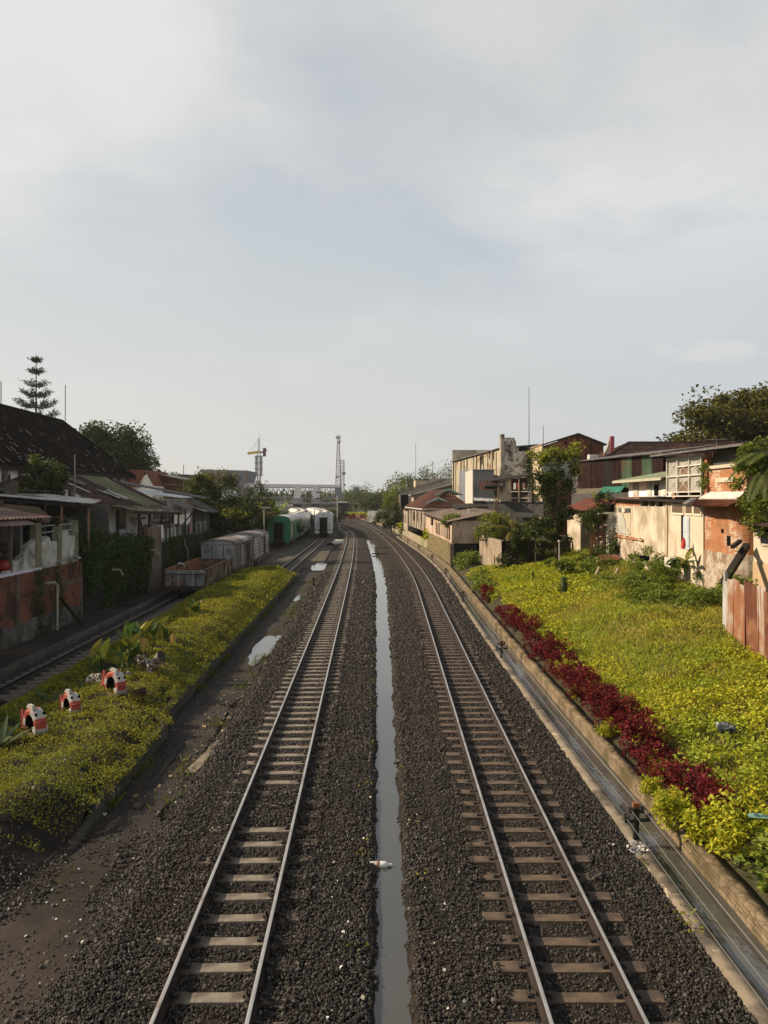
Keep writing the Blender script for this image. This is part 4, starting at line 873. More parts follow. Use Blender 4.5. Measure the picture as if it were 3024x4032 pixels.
P = np.stack([np.full(900, WX + .02), np.concatenate([rng.normal(35.9, .28, 500), rng.normal(37.9, .5, 400)]), rng.uniform(-.1, 2.8, 900)], 1); P[:, 0] += rng.uniform(0, .16, 900)
V, Fq = leaf_cloud(P, .13, .6, -.3); tag(obj_np('creeper', mesh_np('creeper', V, Fq, LEAF_IVY)), 'dark creeper hanging down the middle of the red brick retaining wall', 'creeper')
b = MB(); b.tube([(WX + .1, 36.4, 2.1), (WX + .5, 36.6, 2.12), (WX + .62, 36.6, 2.0), (WX + .62, 36.6, -.1)], .055, 8)
tag(b.build('drain_pipe', M('pale_pipe', (.34, .31, .25), (.22, .2, .16), 4.), origin=(WX + .5, 36.6, -.2)), 'pale bent drain pipe standing against the brick retaining wall', 'pipe')
b = MB(); b.bar((WX + .62, 36.9, 1.4), (WX + 1.0, 38.6, -.2), .1); tag(b.build('prop_pole', WOOD_DK, origin=(WX + .9, 38.5, -.2)), 'dark slanting pole propped beside the pale drain pipe', 'pole')
# ivy wall
b = MB(); b.box(WX - .55, WX, 41.1, 52.6, -.3, 2.9); tag(b.build('damp_retaining_wall', BLACK_WALL, origin=(WX, 46, -.3)), 'black damp retaining wall hidden under hanging ivy', 'wall')
n = 15000; y = rng.uniform(41.0, 52.8, n); z = rng.uniform(-.1, 3.4, n); sw = vnoise(y, z * .18, .45, 91); keep = (sw > .36 + .25 * (1.4 - z) / 2.) | (z > 2.2)
P = np.stack([WX + .03 + rng.uniform(0, .3, n) * (.4 + z / 3), y, z], 1)[keep]; V, Fq = leaf_cloud(P, .16, .65, -.35)
n2 = 5200; y = rng.uniform(41.2, 52.6, n2); hh = 3.35 + .8 * vnoise(y, y * 0, 1.8, 92) + .9 * np.exp(-((y - 43.0) / 1.0) ** 2); P2 = np.stack([WX - .9 + rng.uniform(0, 1.15, n2), y, 2.5 + rng.uniform(0, 1, n2) * (hh - 2.5)], 1)
V2, F2 = leaf_cloud(P2, .17, .6, .3); tag(obj_np('ivy', mesh_np('ivy', np.concatenate([V, V2]), np.concatenate([Fq, F2 + len(V)]), LEAF_IVY)), 'thick dark ivy curtain hanging over the retaining wall left of the open wagon', 'ivy')
c = Vector((WX - .5, 42.8, 3.0)); bush('climber', 'dark leafy climber rising above the ivy beside the white parapet post', c, [(0, 0, .9, .55, .9, 1.0), (0, .3, .2, .5, 1.2, .6), (-.1, -.3, 1.8, .4, .5, .5)], 1900, .17, LEAF_IVY, 34, cat='climber')
bush('flowering_vine', 'yellow flowering climber under the grey shack roof', (-17.0, 42.8, 4.75), [(0, 0, .12, .85, .4, .28)], 260, .16, LEAF_GOLD, 12, cat='climber')
for (py_, z_, lab) in ((44.6, 2.0, 'short pale pipe sticking out of the ivy'), (51.8, 2.65, 'bent pale pipe at the right end of the ivy')):
    b = MB(); b.tube([(WX, py_, z_), (WX + .8, py_ + .2, z_ - .02), (WX + .95, py_ + .2, z_ - .35)], .05, 7); tag(b.build('pipe_outlet', M('pale_pipe', (.3, .3, .3)), origin=(WX, py_, z_)), lab, 'pipe', 'pipes out of the left walls')
b = MB(); b.box(WX - .6, WX + .02, 52.6, 55.8, -.3, 4.1); b.box(WX - .5, WX + .1, 53.3, 54.6, 2.9, 4.25)
tag(b.build('patched_wall', brick('patched_brick', (.15, .075, .05), (.11, .06, .042), (.12, .095, .075), (.15, .115, .09), .75), origin=(WX, 54, -.3)), 'higher patched brick and plaster wall right of the ivy', 'wall')
b = MB(); b.box(WX - .6, WX, 55.8, 110, -.3, 2.95); tag(b.build('mossy_retaining_wall', M('mossy_dark_wall', (.035, .034, .02), (.018, .018, .012), 1.2, .95, (.03, .042, .014), .5), origin=(WX, 80, -.3)), 'dark mossy retaining wall running on behind the goods wagons', 'wall')
n = 4200; y = rng.uniform(55.8, 76, n); P = np.stack([WX + rng.uniform(-.1, .25, n), y, 3.15 - rng.uniform(0, 1, n) ** 1.6 * 2.4], 1); k = vnoise(P[:, 1], P[:, 2], 1.1, 93) > .42
V, Fq = leaf_cloud(P[k], .2, .6, -.2); tag(obj_np('hanging_weeds', mesh_np('hanging_weeds', V, Fq, LEAF_IVY)), 'dark weeds trailing down the mossy wall behind the wagons', 'weeds', kind='stuff')
b = MB(); b.tube([(WX + .12, 61.9, 2.9), (WX + .15, 61.9, 2.3), (WX + .35, 61.9, 2.1), (WX + .45, 61.9, .3)], .06, 7); tag(b.build('downpipe', M('grey_pipe', (.2, .2, .19)), origin=(WX, 61.9, 0)), 'grey downpipe on the mossy wall above the open wagon', 'pipe', 'pipes out of the left walls')

# parapet of the nearest shack terrace
t = thing('parapet', 'stained white parapet with scooped tops and posts on the brick retaining wall', 'parapet', (WX, 36, 2.76))
def para(yz, mat, name='panel', x0=-.34, x1=-.10):
    b = MB(); base = [(WX + x1, y, 2.76) for y, z in yz]; top = [(WX + x1, y, z) for y, z in yz]
    n = len(yz); vs = []
    for (y, z) in yz: vs += [(WX + x1, y, 2.76), (WX + x1, y, z), (WX + x0, y, z), (WX + x0, y, 2.76)]
    fs = [(i * 4 + q, i * 4 + 4 + q, i * 4 + 4 + (q + 1) % 4, i * 4 + (q + 1) % 4) for i in range(n - 1) for q in range(4)]
    fs += [(0, 1, 2, 3), tuple(range(4 * n - 1, 4 * n - 5, -1))]
    b.add(vs, fs); return b.build(name, mat, t)
def Yx(px): return -WX * F / (XC - px)
def scoop(pts):
    out = []
    for (a, za), (c_, zc) in zip(pts[:-1], pts[1:]):
        for k in range(6): u = k / 6; out.append((a + (c_ - a) * u, za + (zc - za) * (u ** 2.2 if zc > za else 1 - (1 - u) ** 2.2)))
    out.append(pts[-1]); return out
Y0 = [Yx(p) for p in (38, 60, 84, 118, 150)]
para(scoop([(Y0[0], 2.95), (Y0[1], 3.0), (Y0[1] + .02, 3.32), (Y0[2], 3.36), (Y0[2] + .02, 3.45), (Y0[3], 3.9), (Y0[3] + .02, 3.95), (Y0[4], 4.2)]), PARAPET)
para(scoop([(Yx(168), 3.95), (Yx(195), 4.25), (Yx(203), 4.2), (Yx(212), 3.95), (Yx(233), 3.95)]), PARAPET)
para(scoop([(Yx(249), 3.95), (Yx(262), 4.15), (Yx(270), 4.42), (Yx(276), 4.42), (Yx(285), 4.15), (Yx(303), 4.12)]), PARAPET)
for px, zt, w in ((159, 4.85, .3), (242, 4.62, .24), (308, 4.85, .17)):
    y = Yx(px); b = MB(); b.box(WX - .36, WX - .06, y - w, y + w, 2.77, zt); b.box(WX - .33, WX - .09, y - w * .8, y + w * .8, zt, zt + .05); b.build('pillar', M('mossy_pillar', (.2, .185, .13), (.13, .12, .085), 2., .9, (.09, .1, .04), .4), t)
for y, z in ((Yx(238), 2.95), (Yx(303), 3.05)):
    b = MB(); b.tube([(WX - .1, y - .1, z), (WX + .35, y - .55, z - .03)], .075, 8); b.build('spout', M('spout', (.34, .34, .32)), t)
for a_, c_ in ((Yx(172), Yx(230)), (Yx(249), Yx(300))):
    for z in (4.42, 4.72):
        b = MB(); b.tube([(WX - .2, a_, z), (WX - .2, c_, z + .02)], .03, 6); b.build('railing', M('railing_paint', (.24, .26, .28), (.17, .18, .19), 6., .6), t)

# ------------------------------------------------------------------ left: shacks on the terrace
def window(root, ax, c, y0, y1, z0, z1, fmat=WHITE_PAINT, pmat=GLASS_DK, sgn=1, fw=.07, bars=1, name='window'):
    """window on a wall facing ax ('x' or 'y') at coordinate c; frame proud of the wall, pane inside it"""
    d = .05 * sgn; b = MB()
    def bx(m, a0, a1, q0, q1, e0, e1):
        lo, hi = min(c + e0 * sgn, c + e1 * sgn), max(c + e0 * sgn, c + e1 * sgn)
        if ax == 'x': m.box(lo, hi, a0, a1, q0, q1)
        else: m.box(a0, a1, lo, hi, q0, q1)
    bx(b, y0 - fw, y0, z0 - fw, z1 + fw, -.02, .05); bx(b, y1, y1 + fw, z0 - fw, z1 + fw, -.02, .05); bx(b, y0, y1, z1, z1 + fw, -.02, .05); bx(b, y0, y1, z0 - fw, z0, -.02, .06)
    for k in range(bars): q = y0 + (y1 - y0) * (k + 1) / (bars + 1); bx(b, q - .02, q + .02, z0, z1, -.01, .04)
    w = b.build(name, fmat, root); p = MB(); bx(p, y0, y1, z0, z1, -.01, .018); p.build('pane', pmat, w); return w
def leaf_door(root, ax, c, y0, y1, z0, z1, mat, sgn=1, name='door'):
    b = MB(); lo, hi = sorted((c - .02 * sgn, c + .045 * sgn))
    def bx(a0, a1, q0, q1, l_, h_):
        if ax == 'x': b.box(l_, h_, a0, a1, q0, q1)
        else: b.box(a0, a1, l_, h_, q0, q1)
    bx(y0, y1, z0, z1, lo, hi); lo2, hi2 = sorted((c + .045 * sgn, c + .065 * sgn))
    for f0, f1 in ((.08, .45), (.52, .92)): bx(y0 + .12 * (y1 - y0), y1 - .12 * (y1 - y0), z0 + (z1 - z0) * f0, z0 + (z1 - z0) * f1, lo2, hi2)
    return b.build(name, mat, root)
def post(root, p, q, w, mat, name='post'): b = MB(); b.bar(p, q, w); return b.build(name, mat, root)
# nearest shack with the rust brown roof
s = thing('shack', 'nearest open shack with a red brown tin roof at the left edge', 'shack', (-18, 33, 2.7), group='shacks along the left retaining wall')
b = MB(); b.corr((-15.5, 25, 5.2), (-15.5, 36.9, 5.15), (-19.8, 37.4, 6.05), (-19.8, 25, 6.05), 34, .035, 4, .06); b.build('roof', ZINC_RED, s)
b = MB(); b.corr((-15.15, 30.2, 4.92), (-15.15, 34.3, 4.9), (-15.75, 34.5, 5.14), (-15.75, 30.2, 5.14), 14, .03, 1); b.build('awning', ZINC_RED, s)
b = MB(); b.box(-19.9, -19.6, 25, 37, 2.7, 5.9); b.box(-19.6, -16.6, 36.7, 36.9, 2.7, 4.0); b.box(-16.75, -16.4, 26, 33.2, 2.7, 5.2); b.build('wall', brick('shack_brick', (.16, .085, .045), (.11, .06, .035), (.13, .1, .075), (.13, .10, .08), .5), s)
for y in (33.6, 36.5): post(s, (-15.95, y, 2.76), (-15.95, y, 5.15), .13, WOOD)
post(s, (-16.1, 34.9, 2.76), (-16.1, 34.9, 5.1), .06, M('grey_pole', (.2, .2, .19)))
b = MB()
for z in (3.3, 3.75, 4.2): b.bar((-17.2, 35.3, z), (-17.2, 36.6, z), .05)
for k in range(9): b.box(-17.22, -17.17, 35.3, 36.6, 4.28 + k * .085, 4.34 + k * .085)
b.build('slat_screen', M('slats', (.12, .105, .085), (.08, .07, .055), 5.), s)
b = MB(); b.sphere((-16.2, 33.6, 3.15), .3, .3, .28, 12, 8); tag(b.build('bucket', plain('red_plastic', (.22, .015, .015), .5), origin=(-16.2, 33.6, 2.8)), 'round red tub under the nearest shack roof', 'tub')
random.seed(11); b = MB()
for k in range(16): b.sphere((-16.6 - random.random() * 1.2, 33.2 + random.random() * 2.2, 2.9 + random.random() * .7), .16 + .16 * random.random(), None, .15, 7, 5)
tag(b.build('junk_pile', M('dark_junk', (.035, .033, .033), (.02, .018, .017), 4., .8, (.06, .055, .05), .3), origin=(-17, 34, 2.7)), 'dark heap of junk piled behind the scooped parapet', 'junk pile')
# second shack: big grey tin roof, open terrace
s = thing('shack', 'open terrace shack under a wide grey tin roof, behind the red brown roof', 'shack', (-18.5, 43, 2.7), group='shacks along the left retaining wall')
b = MB(); b.corr((-20.9, 41.6, 6.22), (-15.4, 41.6, 5.76), (-16.2, 45.2, 5.95), (-20.9, 45.6, 6.45), 46, .028, 3, .04); b.build('roof', ZINC, s)
b = MB(); b.corr((-24, 41.8, 6.5), (-19.3, 44.8, 6.45), (-19.6, 49.5, 6.75), (-24, 49, 7.1), 30, .04, 3, .1); b.build('roof', ZINC_DK, s)
b = MB(); b.slab([(-20.9, 41.7, 6.1), (-15.6, 41.7, 5.62), (-15.6, 41.7, 5.52), (-20.9, 41.7, 5.92)], .12); b.build('fascia', WOOD_DK, s)
b = MB(); b.slab([(-20.0, 41.4, 5.75), (-18.2, 41.4, 5.58), (-17.55, 41.4, 5.05), (-17.6, 41.4, 4.75), (-18.9, 41.4, 4.98), (-18.9, 41.4, 5.22), (-20.0, 41.4, 5.4)], .06, (0, .08, 0)); b.build('tarpaulin', WOOD_BRN, s)
b = MB(); b.slab([(-22.6, 41.45, 6.15), (-20.05, 41.45, 5.95), (-20.05, 41.45, 5.3), (-22.6, 41.45, 5.3)], .06, (0, .1, 0)); b.build('plywood_sheet', M('dark_ply', (.08, .062, .04), (.05, .04, .028), 1.6), s)
b = MB(); b.box(-24, -20.6, 41.9, 45, 2.7, 5.9); b.box(-20.6, -16.4, 46.8, 47.0, 2.7, 5.7); b.build('wall', GREYWALL, s)
for x, y, zt, m in ((-18.25, 41.6, 5.6, WOOD_DK), (-17.1, 41.8, 5.72, BAMBOO), (-15.75, 42.0, 5.62, BAMBOO), (-16.0, 42.1, 5.65, WOOD_DK)): post(s, (x, y, 2.76), (x, y, zt), .085, m)
b = MB(); b.box(-17.6, -16.1, 42.7, 42.9, 3.0, 5.0); b.build('curtain', M('grey_curtain', (.10, .115, .12), (.045, .05, .052), 1.6, .9, (.16, .175, .18), .3, streak=True), s)
bush('roof_weed', 'small green weed growing on the grey tin roof', (-20.6, 44.2, 6.45), [(0, 0, .1, .5, .3, .18)], 120, .16, LEAF_VINE, 8, cat='weed')
b = MB(); b.box(-20.75, -20.45, 43.0, 43.4, 6.3, 6.85); b.box(-20.45, -20.15, 43.0, 43.4, 6.3, 7.0); tag(b.build('chimney_stub', M('sooty_block', (.1, .08, .06), (.05, .04, .032), 3.), origin=(-21.2, 43.2, 6.4)), 'stubby sooty chimney on the grey tin roof by the white building', 'chimney')
# third: brown tiled roof with the mossy green sheet
s = thing('shack', 'long low house with brown tiles and a mossy green roof panel', 'house', (-19.5, 55, 2.7), group='shacks along the left retaining wall')
E0, E1, R0, R1 = (-16.9, 46.6, 5.72), (-16.9, 55.0, 5.55), (-21.3, 55.0, 7.6), (-21.3, 46.6, 7.6)
b = MB(); b.tiles(E0, E1, R0, R1, 22, 30, .045); b.build('roof', TILE_DARKRED, s)
b = MB(); b.tiles((-17.2, 60.0, 5.52), (-17.2, 62.6, 5.45), (-21.3, 62.6, 7.5), (-21.3, 60.0, 7.5), 20, 12, .045); b.build('roof', TILE_DARKRED, s)
b = MB(); b.corr((-17.0, 55.0, 5.58), (-17.0, 60.0, 5.55), (-21.3, 60.0, 7.65), (-21.3, 55.0, 7.68), 30, .02, 3, .05); b.build('roof_panel', MOSS_ROOF, s)
b = MB(); b.slab([(-24.5, 46.3, 2.7), (-17.4, 46.3, 2.7), (-17.4, 46.3, 5.5), (-21.3, 46.3, 7.4), (-24.5, 46.3, 6.2)], .2, (0, .2, 0)); b.build('gable_wall', BRICK_DARK, s)
b = MB(); b.tiles((-15.7, 49.6, 5.25), (-15.7, 61.0, 4.95), (-17.2, 61.4, 5.5), (-17.2, 48.2, 5.72), 5, 40, .04, .03); b.build('pergola_roof', M('rotten_tiles', (.09, .06, .045), (.05, .036, .03), 3., .9, (.2, .18, .15), .35), s)
random.seed(41)
for k in range(9):
    u, y0_ = random.random() * .8, random.uniform(47.2, 53.5); p = Vector((-16.9, y0_, 5.7)).lerp(Vector((-21.3, y0_, 7.6)), u) + Vector((0, 0, .13)); w_ = random.uniform(.25, .6); l_ = random.uniform(.6, 1.5)
    d_ = Vector((-4.4, 0, 1.9)).normalized(); b = MB(); b.slab([p, p + Vector((0, w_, 0)), p + Vector((0, w_ + random.uniform(-.1, .1), 0)) + d_ * l_, p + d_ * l_], .025); b.build('roof_patch', [ZINC, ZINC_DK, M('rotten_tiles', (.09, .06, .045))][k % 3], s)
b = MB(); b.bar((-15.75, 49.5, 5.15), (-15.75, 61, 4.85), .14, .16); b.build('eave_beam', WOOD_DK, s)
b = MB(); b.box(-18.6, -18.4, 47.4, 61.5, 2.7, 5.45); b.build('wall', WHITEBLUE, s)
leaf_door(s, 'x', -18.4, 49.0, 49.9, 2.9, 5.0, M('dark_door', (.03, .03, .032)))
leaf_door(s, 'x', -18.4, 54.0, 54.55, 2.9, 5.2, M('grey_door', (.07, .07, .075)))
window(s, 'x', -18.4, 54.75, 55.9, 3.95, 5.2, M('grey_frame', (.1, .1, .105)), GLASS_DK, 1, .06, 3)
window(s, 'x', -18.4, 51.9, 52.3, 4.5, 5.1, WOOD_DK, GLASS_DK, 1, .04, 0)
for y in (51.0, 53.2, 56.2, 59.3, 60.8): post(s, (-15.9, y, 2.9), (-15.9, y + .1, 5.1), .11, WOOD_DK)
post(s, (-15.9, 51.2, 4.7), (-15.9, 52.6, 3.1), .09, WOOD_DK, 'brace'); post(s, (-15.9, 50.2, 4.75), (-15.9, 52.4, 4.72), .1, WOOD_DK, 'beam')
b = MB()
for k in range(7): b.bar((-16.0, 56.4 + k * .42, 3.7), (-16.0, 56.4 + k * .42, 5.0), .035)
for z in (3.75, 4.05, 4.35, 4.65, 4.95): b.bar((-16.0, 56.3, z), (-16.0, 59.1, z), .035)
b.build('lattice', RUST_DK, s)
b = MB(); b.slab([(-15.95, 56.2, 2.9), (-15.95, 59.2, 2.9), (-15.95, 59.2, 3.7), (-15.95, 56.2, 3.7)], .08); b.build('railing_panel', RUST_DK, s)
t = thing('wall_coping', 'pale timber and brick edging on top of the ivy below the white house', 'edging', (WX - .4, 51, 2.9)); b = MB()
for k in range(4): b.bar((WX - .4, 49.4, 2.95 + k * .17), (WX - .35, 52.4, 3.1 + k * .17), .12, .09)
b.build('boards', M('pale_board', (.26, .22, .17), (.15, .12, .09), 3.), t); b = MB(); b.box(WX - .6, WX - .2, 52.5, 54.4, 2.9, 3.75); b.build('brick_stub', BRICK_RED, t)
# fourth: white tin roof house
s = thing('shack', 'house with a bright white tin roof edge beyond the mossy green roof', 'house', (-19, 66, 2.7), group='shacks along the left retaining wall')
b = MB(); b.corr((-23.6, 63.6, 6.95), (-16.7, 65.2, 6.1), (-16.4, 68.0, 6.15), (-23.6, 67.6, 7.2), 44, .02, 2); b.build('roof', M('white_tin', (.52, .54, .56), (.42, .43, .44), 1.5, .6, (.3, .27, .24), .2), s)
b = MB(); b.corr((-23.5, 68.0, 7.55), (-15.7, 68.3, 6.05), (-15.5, 71, 6.1), (-23.5, 71, 7.6), 40, .025, 2); b.build('roof', ZINC_DK, s)
b = MB(); b.box(-22.5, -16.9, 65.4, 69.5, 2.7, 6.0); b.build('wall', M('dim_plaster', (.22, .19, .15), (.14, .12, .10), 1.2, .9, (.4, .39, .37), .35), s)
window(s, 'y', 65.4, -19.2, -18.0, 4.3, 5.9, WHITE_PAINT, M('dim_pane', (.2, .18, .15)), -1, .1, 1)
b = MB(); b.corr((-17.2, 62.2, 5.85), (-15.6, 62.4, 5.2), (-15.5, 65.8, 5.25), (-17.2, 65.8, 5.9), 12, .025, 2); b.build('awning', ZINC_DK, s)
for y in (62.4, 65.5): post(s, (-15.75, y, 2.9), (-15.75, y, 5.2), .1, WOOD_DK)
b = MB(); b.box(-16.6, -16.5, 62.0, 67.0, 2.9, 4.75); b.build('yard_wall', WHITEWASH, s)
post(s, (-16.2, 62.1, 3.6), (-15.7, 64.6, 4.9), .08, WOOD_DK, 'brace')
s = thing('shack', 'dark house with two overlapping grey lean-to roofs, left of the leafy tree', 'house', (-18, 74, 2.7), group='shacks along the left retaining wall')
b = MB(); b.corr((-19.4, 71.3, 6.55), (-15.6, 71.6, 4.75), (-15.5, 75.6, 4.8), (-19.4, 75.5, 6.6), 26, .03, 2); b.build('roof', ZINC_DK, s)
b = MB(); b.corr((-19.2, 70.6, 5.9), (-16.1, 70.7, 4.9), (-15.9, 71.5, 4.85), (-19.2, 71.5, 6.0), 24, .03, 1); b.build('lower_roof', ZINC, s)
b = MB(); b.box(-20.5, -16.3, 71.4, 75.8, 2.7, 5.2); b.build('wall', GREYWALL, s)
window(s, 'y', 71.4, -17.9, -17.1, 3.3, 4.6, M('grey_frame', (.1, .1, .105)), GLASS_DK, -1, .06, 2); leaf_door(s, 'y', 71.4, -19.0, -18.3, 2.9, 4.7, M('dim_door', (.12, .1, .09)), -1)
# balustrade above the mossy wall
t = thing('balustrade', 'grey concrete balustrade with arched posts above the mossy wall, behind the boxcar', 'balustrade', (WX, 65, 2.95))
b = MB(); b.box(WX - .3, WX + .08, 60.8, 69.6, 2.95, 3.12); b.build('base_rail', CONC_DK, t)
for k in range(6):
    y = 61.0 + k * 1.7; b = MB(); b.slab([(WX - .22, y, 3.12), (WX + .05, y, 3.12), (WX + .05, y, 3.95), (WX - .02, y, 4.1), (WX - .15, y, 4.1), (WX - .22, y, 3.95)], .16, (0, .2, 0)); b.build('post', M('pale_post', (.25, .24, .225), (.16, .155, .145), 3.), t)
for k in range(5):
    y = 61.2 + k * 1.7; b = MB(); b.box(WX - .14, WX - .06, y + .02, y + 1.48, 3.2, 3.9); b.build('panel', M('dark_panel', (.06, .055, .05), (.035, .033, .03), 2.), t)
t = thing('yard_fence', 'row of grey stub posts and panels on the wall right of the patched brick', 'fence', (WX, 58, 2.95))
for k in range(5):
    y = 55.9 + k * 1.05; b = MB(); b.box(WX - .3, WX + .03, y, y + .32, 2.95, 4.15 + .1 * math.sin(k * 3)); b.build('post', [WHITEWASH, CONC_DK, CONC_DK, M('pale_post', (.25, .24, .225)), CONC_DK][k], t)
    b = MB(); b.box(WX - .2, WX - .05, y + .32, y + 1.05, 2.95, 3.85); b.build('panel', PARAPET, t)
b = MB(); b.slab([(WX + .06, 63.7, 3.1), (WX + .06, 64.1, 3.1), (WX + .06, 64.1, 3.85), (WX + .06, 63.7, 3.85)], .03); tag(b.build('laundry', plain('pink_cloth', (.4, .1, .17), .9), origin=(WX, 63.9, 3.1)), 'pink cloth hanging on the grey balustrade', 'laundry')
# ------------------------------------------------------------------ left: big building with the black tiled roof
h = thing('warehouse', 'long white building under a huge black tiled roof, at the left edge', 'building', (-28, 50, 2.7))
EX, EZ, RX, RZ, YE = -24.25, 8.2, -29.2, 13.3, 76.6
def curved(y): return .35 * math.sin((y - 20) / 56 * PI)
b = MB(); b.tiles((EX, 12, EZ), (EX, YE, EZ - .1), (RX, 71.4, RZ - .25), (RX, 12, RZ + .1), 42, 150, .05, .02); b.tiles((EX, YE, EZ - .1), (-34.4, YE, EZ - .1), (RX - .1, 71.4, RZ - .25), (RX, 71.4, RZ - .25), 30, 26, .05)
b.tiles((-34.4, YE, EZ), (-34.4, 12, EZ), (RX, 12, RZ + .1), (RX, 71.4, RZ - .25), 12, 60, .05)
b.tube([(RX, 12, RZ + .12), (RX, 71.4, RZ - .22), (EX + .05, YE, EZ - .03)], .14, 8); b.cur = 1; random.seed(5)
for k in range(80):
    u = random.random() ** 2.0 * .55; y = random.uniform(46, 76) if k % 3 else random.uniform(46, 60); base = Vector((EX, y, EZ)).lerp(Vector((RX, y, RZ)), u); l = random.uniform(.1, .45); d = Vector((-.5, random.uniform(-.25, .1), .5)).normalized()
    if random.random() < .25: d = Vector((0, 1, 0))
    b.bar(base + Vector((.06, 0, .09)), base + d * l + Vector((.06, 0, .09)), .055, .03)
b.build('roof', [TILE_BLACK, TILE_CHIP], h)
b = MB(); b.bar((EX + .1, 12, EZ - .13), (EX + .1, YE, EZ - .2), .12, .22); b.build('eave_board', WOOD_DK, h)
b = MB(); b.box(-34, -24.7, 12, 75.4, 2.7, 8.1); b.build('wall', WHITEWASH, h)
b = MB(); b.box(-24.72, -24.64, 55, 75, 5.3, 6.05); b.build('plinth_band', M('red_brown_band', (.16, .065, .045), (.11, .05, .036), 2.), h)
for k in range(14):
    y = 46.5 + k * 2.2; b = MB(); b.box(-24.7, -24.5, y, y + .4, 2.7, 7.95); b.build('pilaster', M('stained_pilaster', (.33, .27, .22), (.2, .16, .13), 1.5, .9, (.13, .1, .08), .4, streak=True), h)
for k, (y, z0, z1, w) in enumerate(((50.9, 6.35, 7.55, 1.0), (58.6, 6.3, 7.0, .7), (61.6, 6.2, 6.9, .8), (64.2, 6.0, 6.9, .8), (67.2, 6.0, 7.1, .9), (46.2, 6.35, 7.5, 1.0))): window(h, 'x', -24.7, y, y + w, z0, z1, M('brown_frame', (.11, .07, .05), (.07, .05, .04), 3.), GLASS_DK, 1, .09, 1)
b = MB(); b.bar((-24.6, 75.45, 2.7), (-24.6, 75.45, 8.0), .25); b.bar((-25.6, 75.5, 2.7), (-25.6, 75.5, 8.0), .2); b.build('corner_post', WOOD_DK, h)
for px, y, zb_, zt, lab in ((4, 63, 12.8, 15.4, 'thin mast cut by the left edge above the black roof'), (257, 76, 12, 17.0, 'thin rod mast at the end of the black roof ridge'), (146, 46.2, 5.9, 7.3, 'thin pale pole between the grey tin roof and the brown tiles'), (723, 86, 2.7, 9.7, 'tall thin mast in front of the brown brick gable'), (295, 45.5, 5.9, 8.6, 'pale pole standing beside the papaya tree')):
    x = (px - XC) * y / F; b = MB(); b.tube([(x, y, zb_), (x, y, zt)], .04, 6); tag(b.build('mast', M('mast_grey', (.16, .14, .125)), origin=(x, y, zb_)), lab, 'mast', 'thin masts above the roofs')
# houses beyond
h = thing('house', 'small house with an orange tiled gable behind the black roof', 'house', (-26, 88, 2.7))
b = MB(); b.tiles((-27.8, 84, 7.35), (-25.9, 84.0, 7.3), (-25.2, 92, 9.0), (-28.6, 84, 9.1), 9, 10, .05); b.tiles((-24.6, 84, 7.4), (-24.6, 92, 7.4), (-25.5, 92, 9.1), (-25.5, 84, 9.1), 9, 20, .05); b.tiles((-28.6, 83.9, 7.3), (-26.1, 83.9, 7.3), (-25.5, 83.9, 9.1), (-28.6, 83.9, 9.1), 9, 14, .05); b.build('roof', TILE_BRIGHT, h)
b = MB(); b.slab([(-26.4, 84.1, 2.7), (-24.6, 84.1, 2.7), (-24.6, 84.1, 7.4), (-25.4, 84.1, 8.7), (-26.4, 84.1, 7.4)], .2, (0, 6, 0)); b.box(-28.4, -26.4, 84.2, 90, 2.7, 7.3); b.build('wall', WHITEWASH, h)
h = thing('house', 'large brown brick house with a long sloping gable top', 'house', (-23, 92, 2.7))
b = MB(); b.slab([(-26.6, 88, 2.7), (-22.2, 88, 2.7), (-22.2, 88, 7.8), (-22.9, 88, 8.3), (-26.6, 88, 8.95)], .3, (0, 9, 0)); b.build('wall', brick('brown_brick', (.13, .05, .034), (.09, .038, .028), (.09, .06, .045), (.08, .035, .026), .4), h)
b = MB(); b.slab([(-26.9, 87.8, 9.0), (-22.2, 87.8, 8.05), (-22.2, 98, 8.05), (-26.9, 98, 9.0)], .12); b.build('roof', ZINC_DK, h)
b = MB(); b.bar((-26, 87.97, 7.7), (-22.3, 87.97, 7.55), .18, .12); b.build('cornice', M('pale_cornice', (.2, .16, .13)), h)
b = MB(); b.slab([(-26.9, 87.7, 9.0), (-26.0, 87.7, 8.8), (-25.6, 87.7, 7.4), (-26.9, 87.7, 7.0)], .1, (0, .15, 0)); b.build('stain_panel', WOOD_DK, h)
h = thing('house', 'house with a long low dark brown roof behind the leafy tree', 'house', (-23, 105, 2.7))
b = MB(); b.tiles((-27, 98, 7.2), (-20, 98, 7.2), (-20.5, 108, 9.1), (-28, 108, 9.4), 14, 30, .05); b.build('roof', TILE_DARKRED, h); b = MB(); b.box(-27, -20.3, 98.6, 108, 2.7, 7.2); b.build('wall', WHITEBLUE, h)
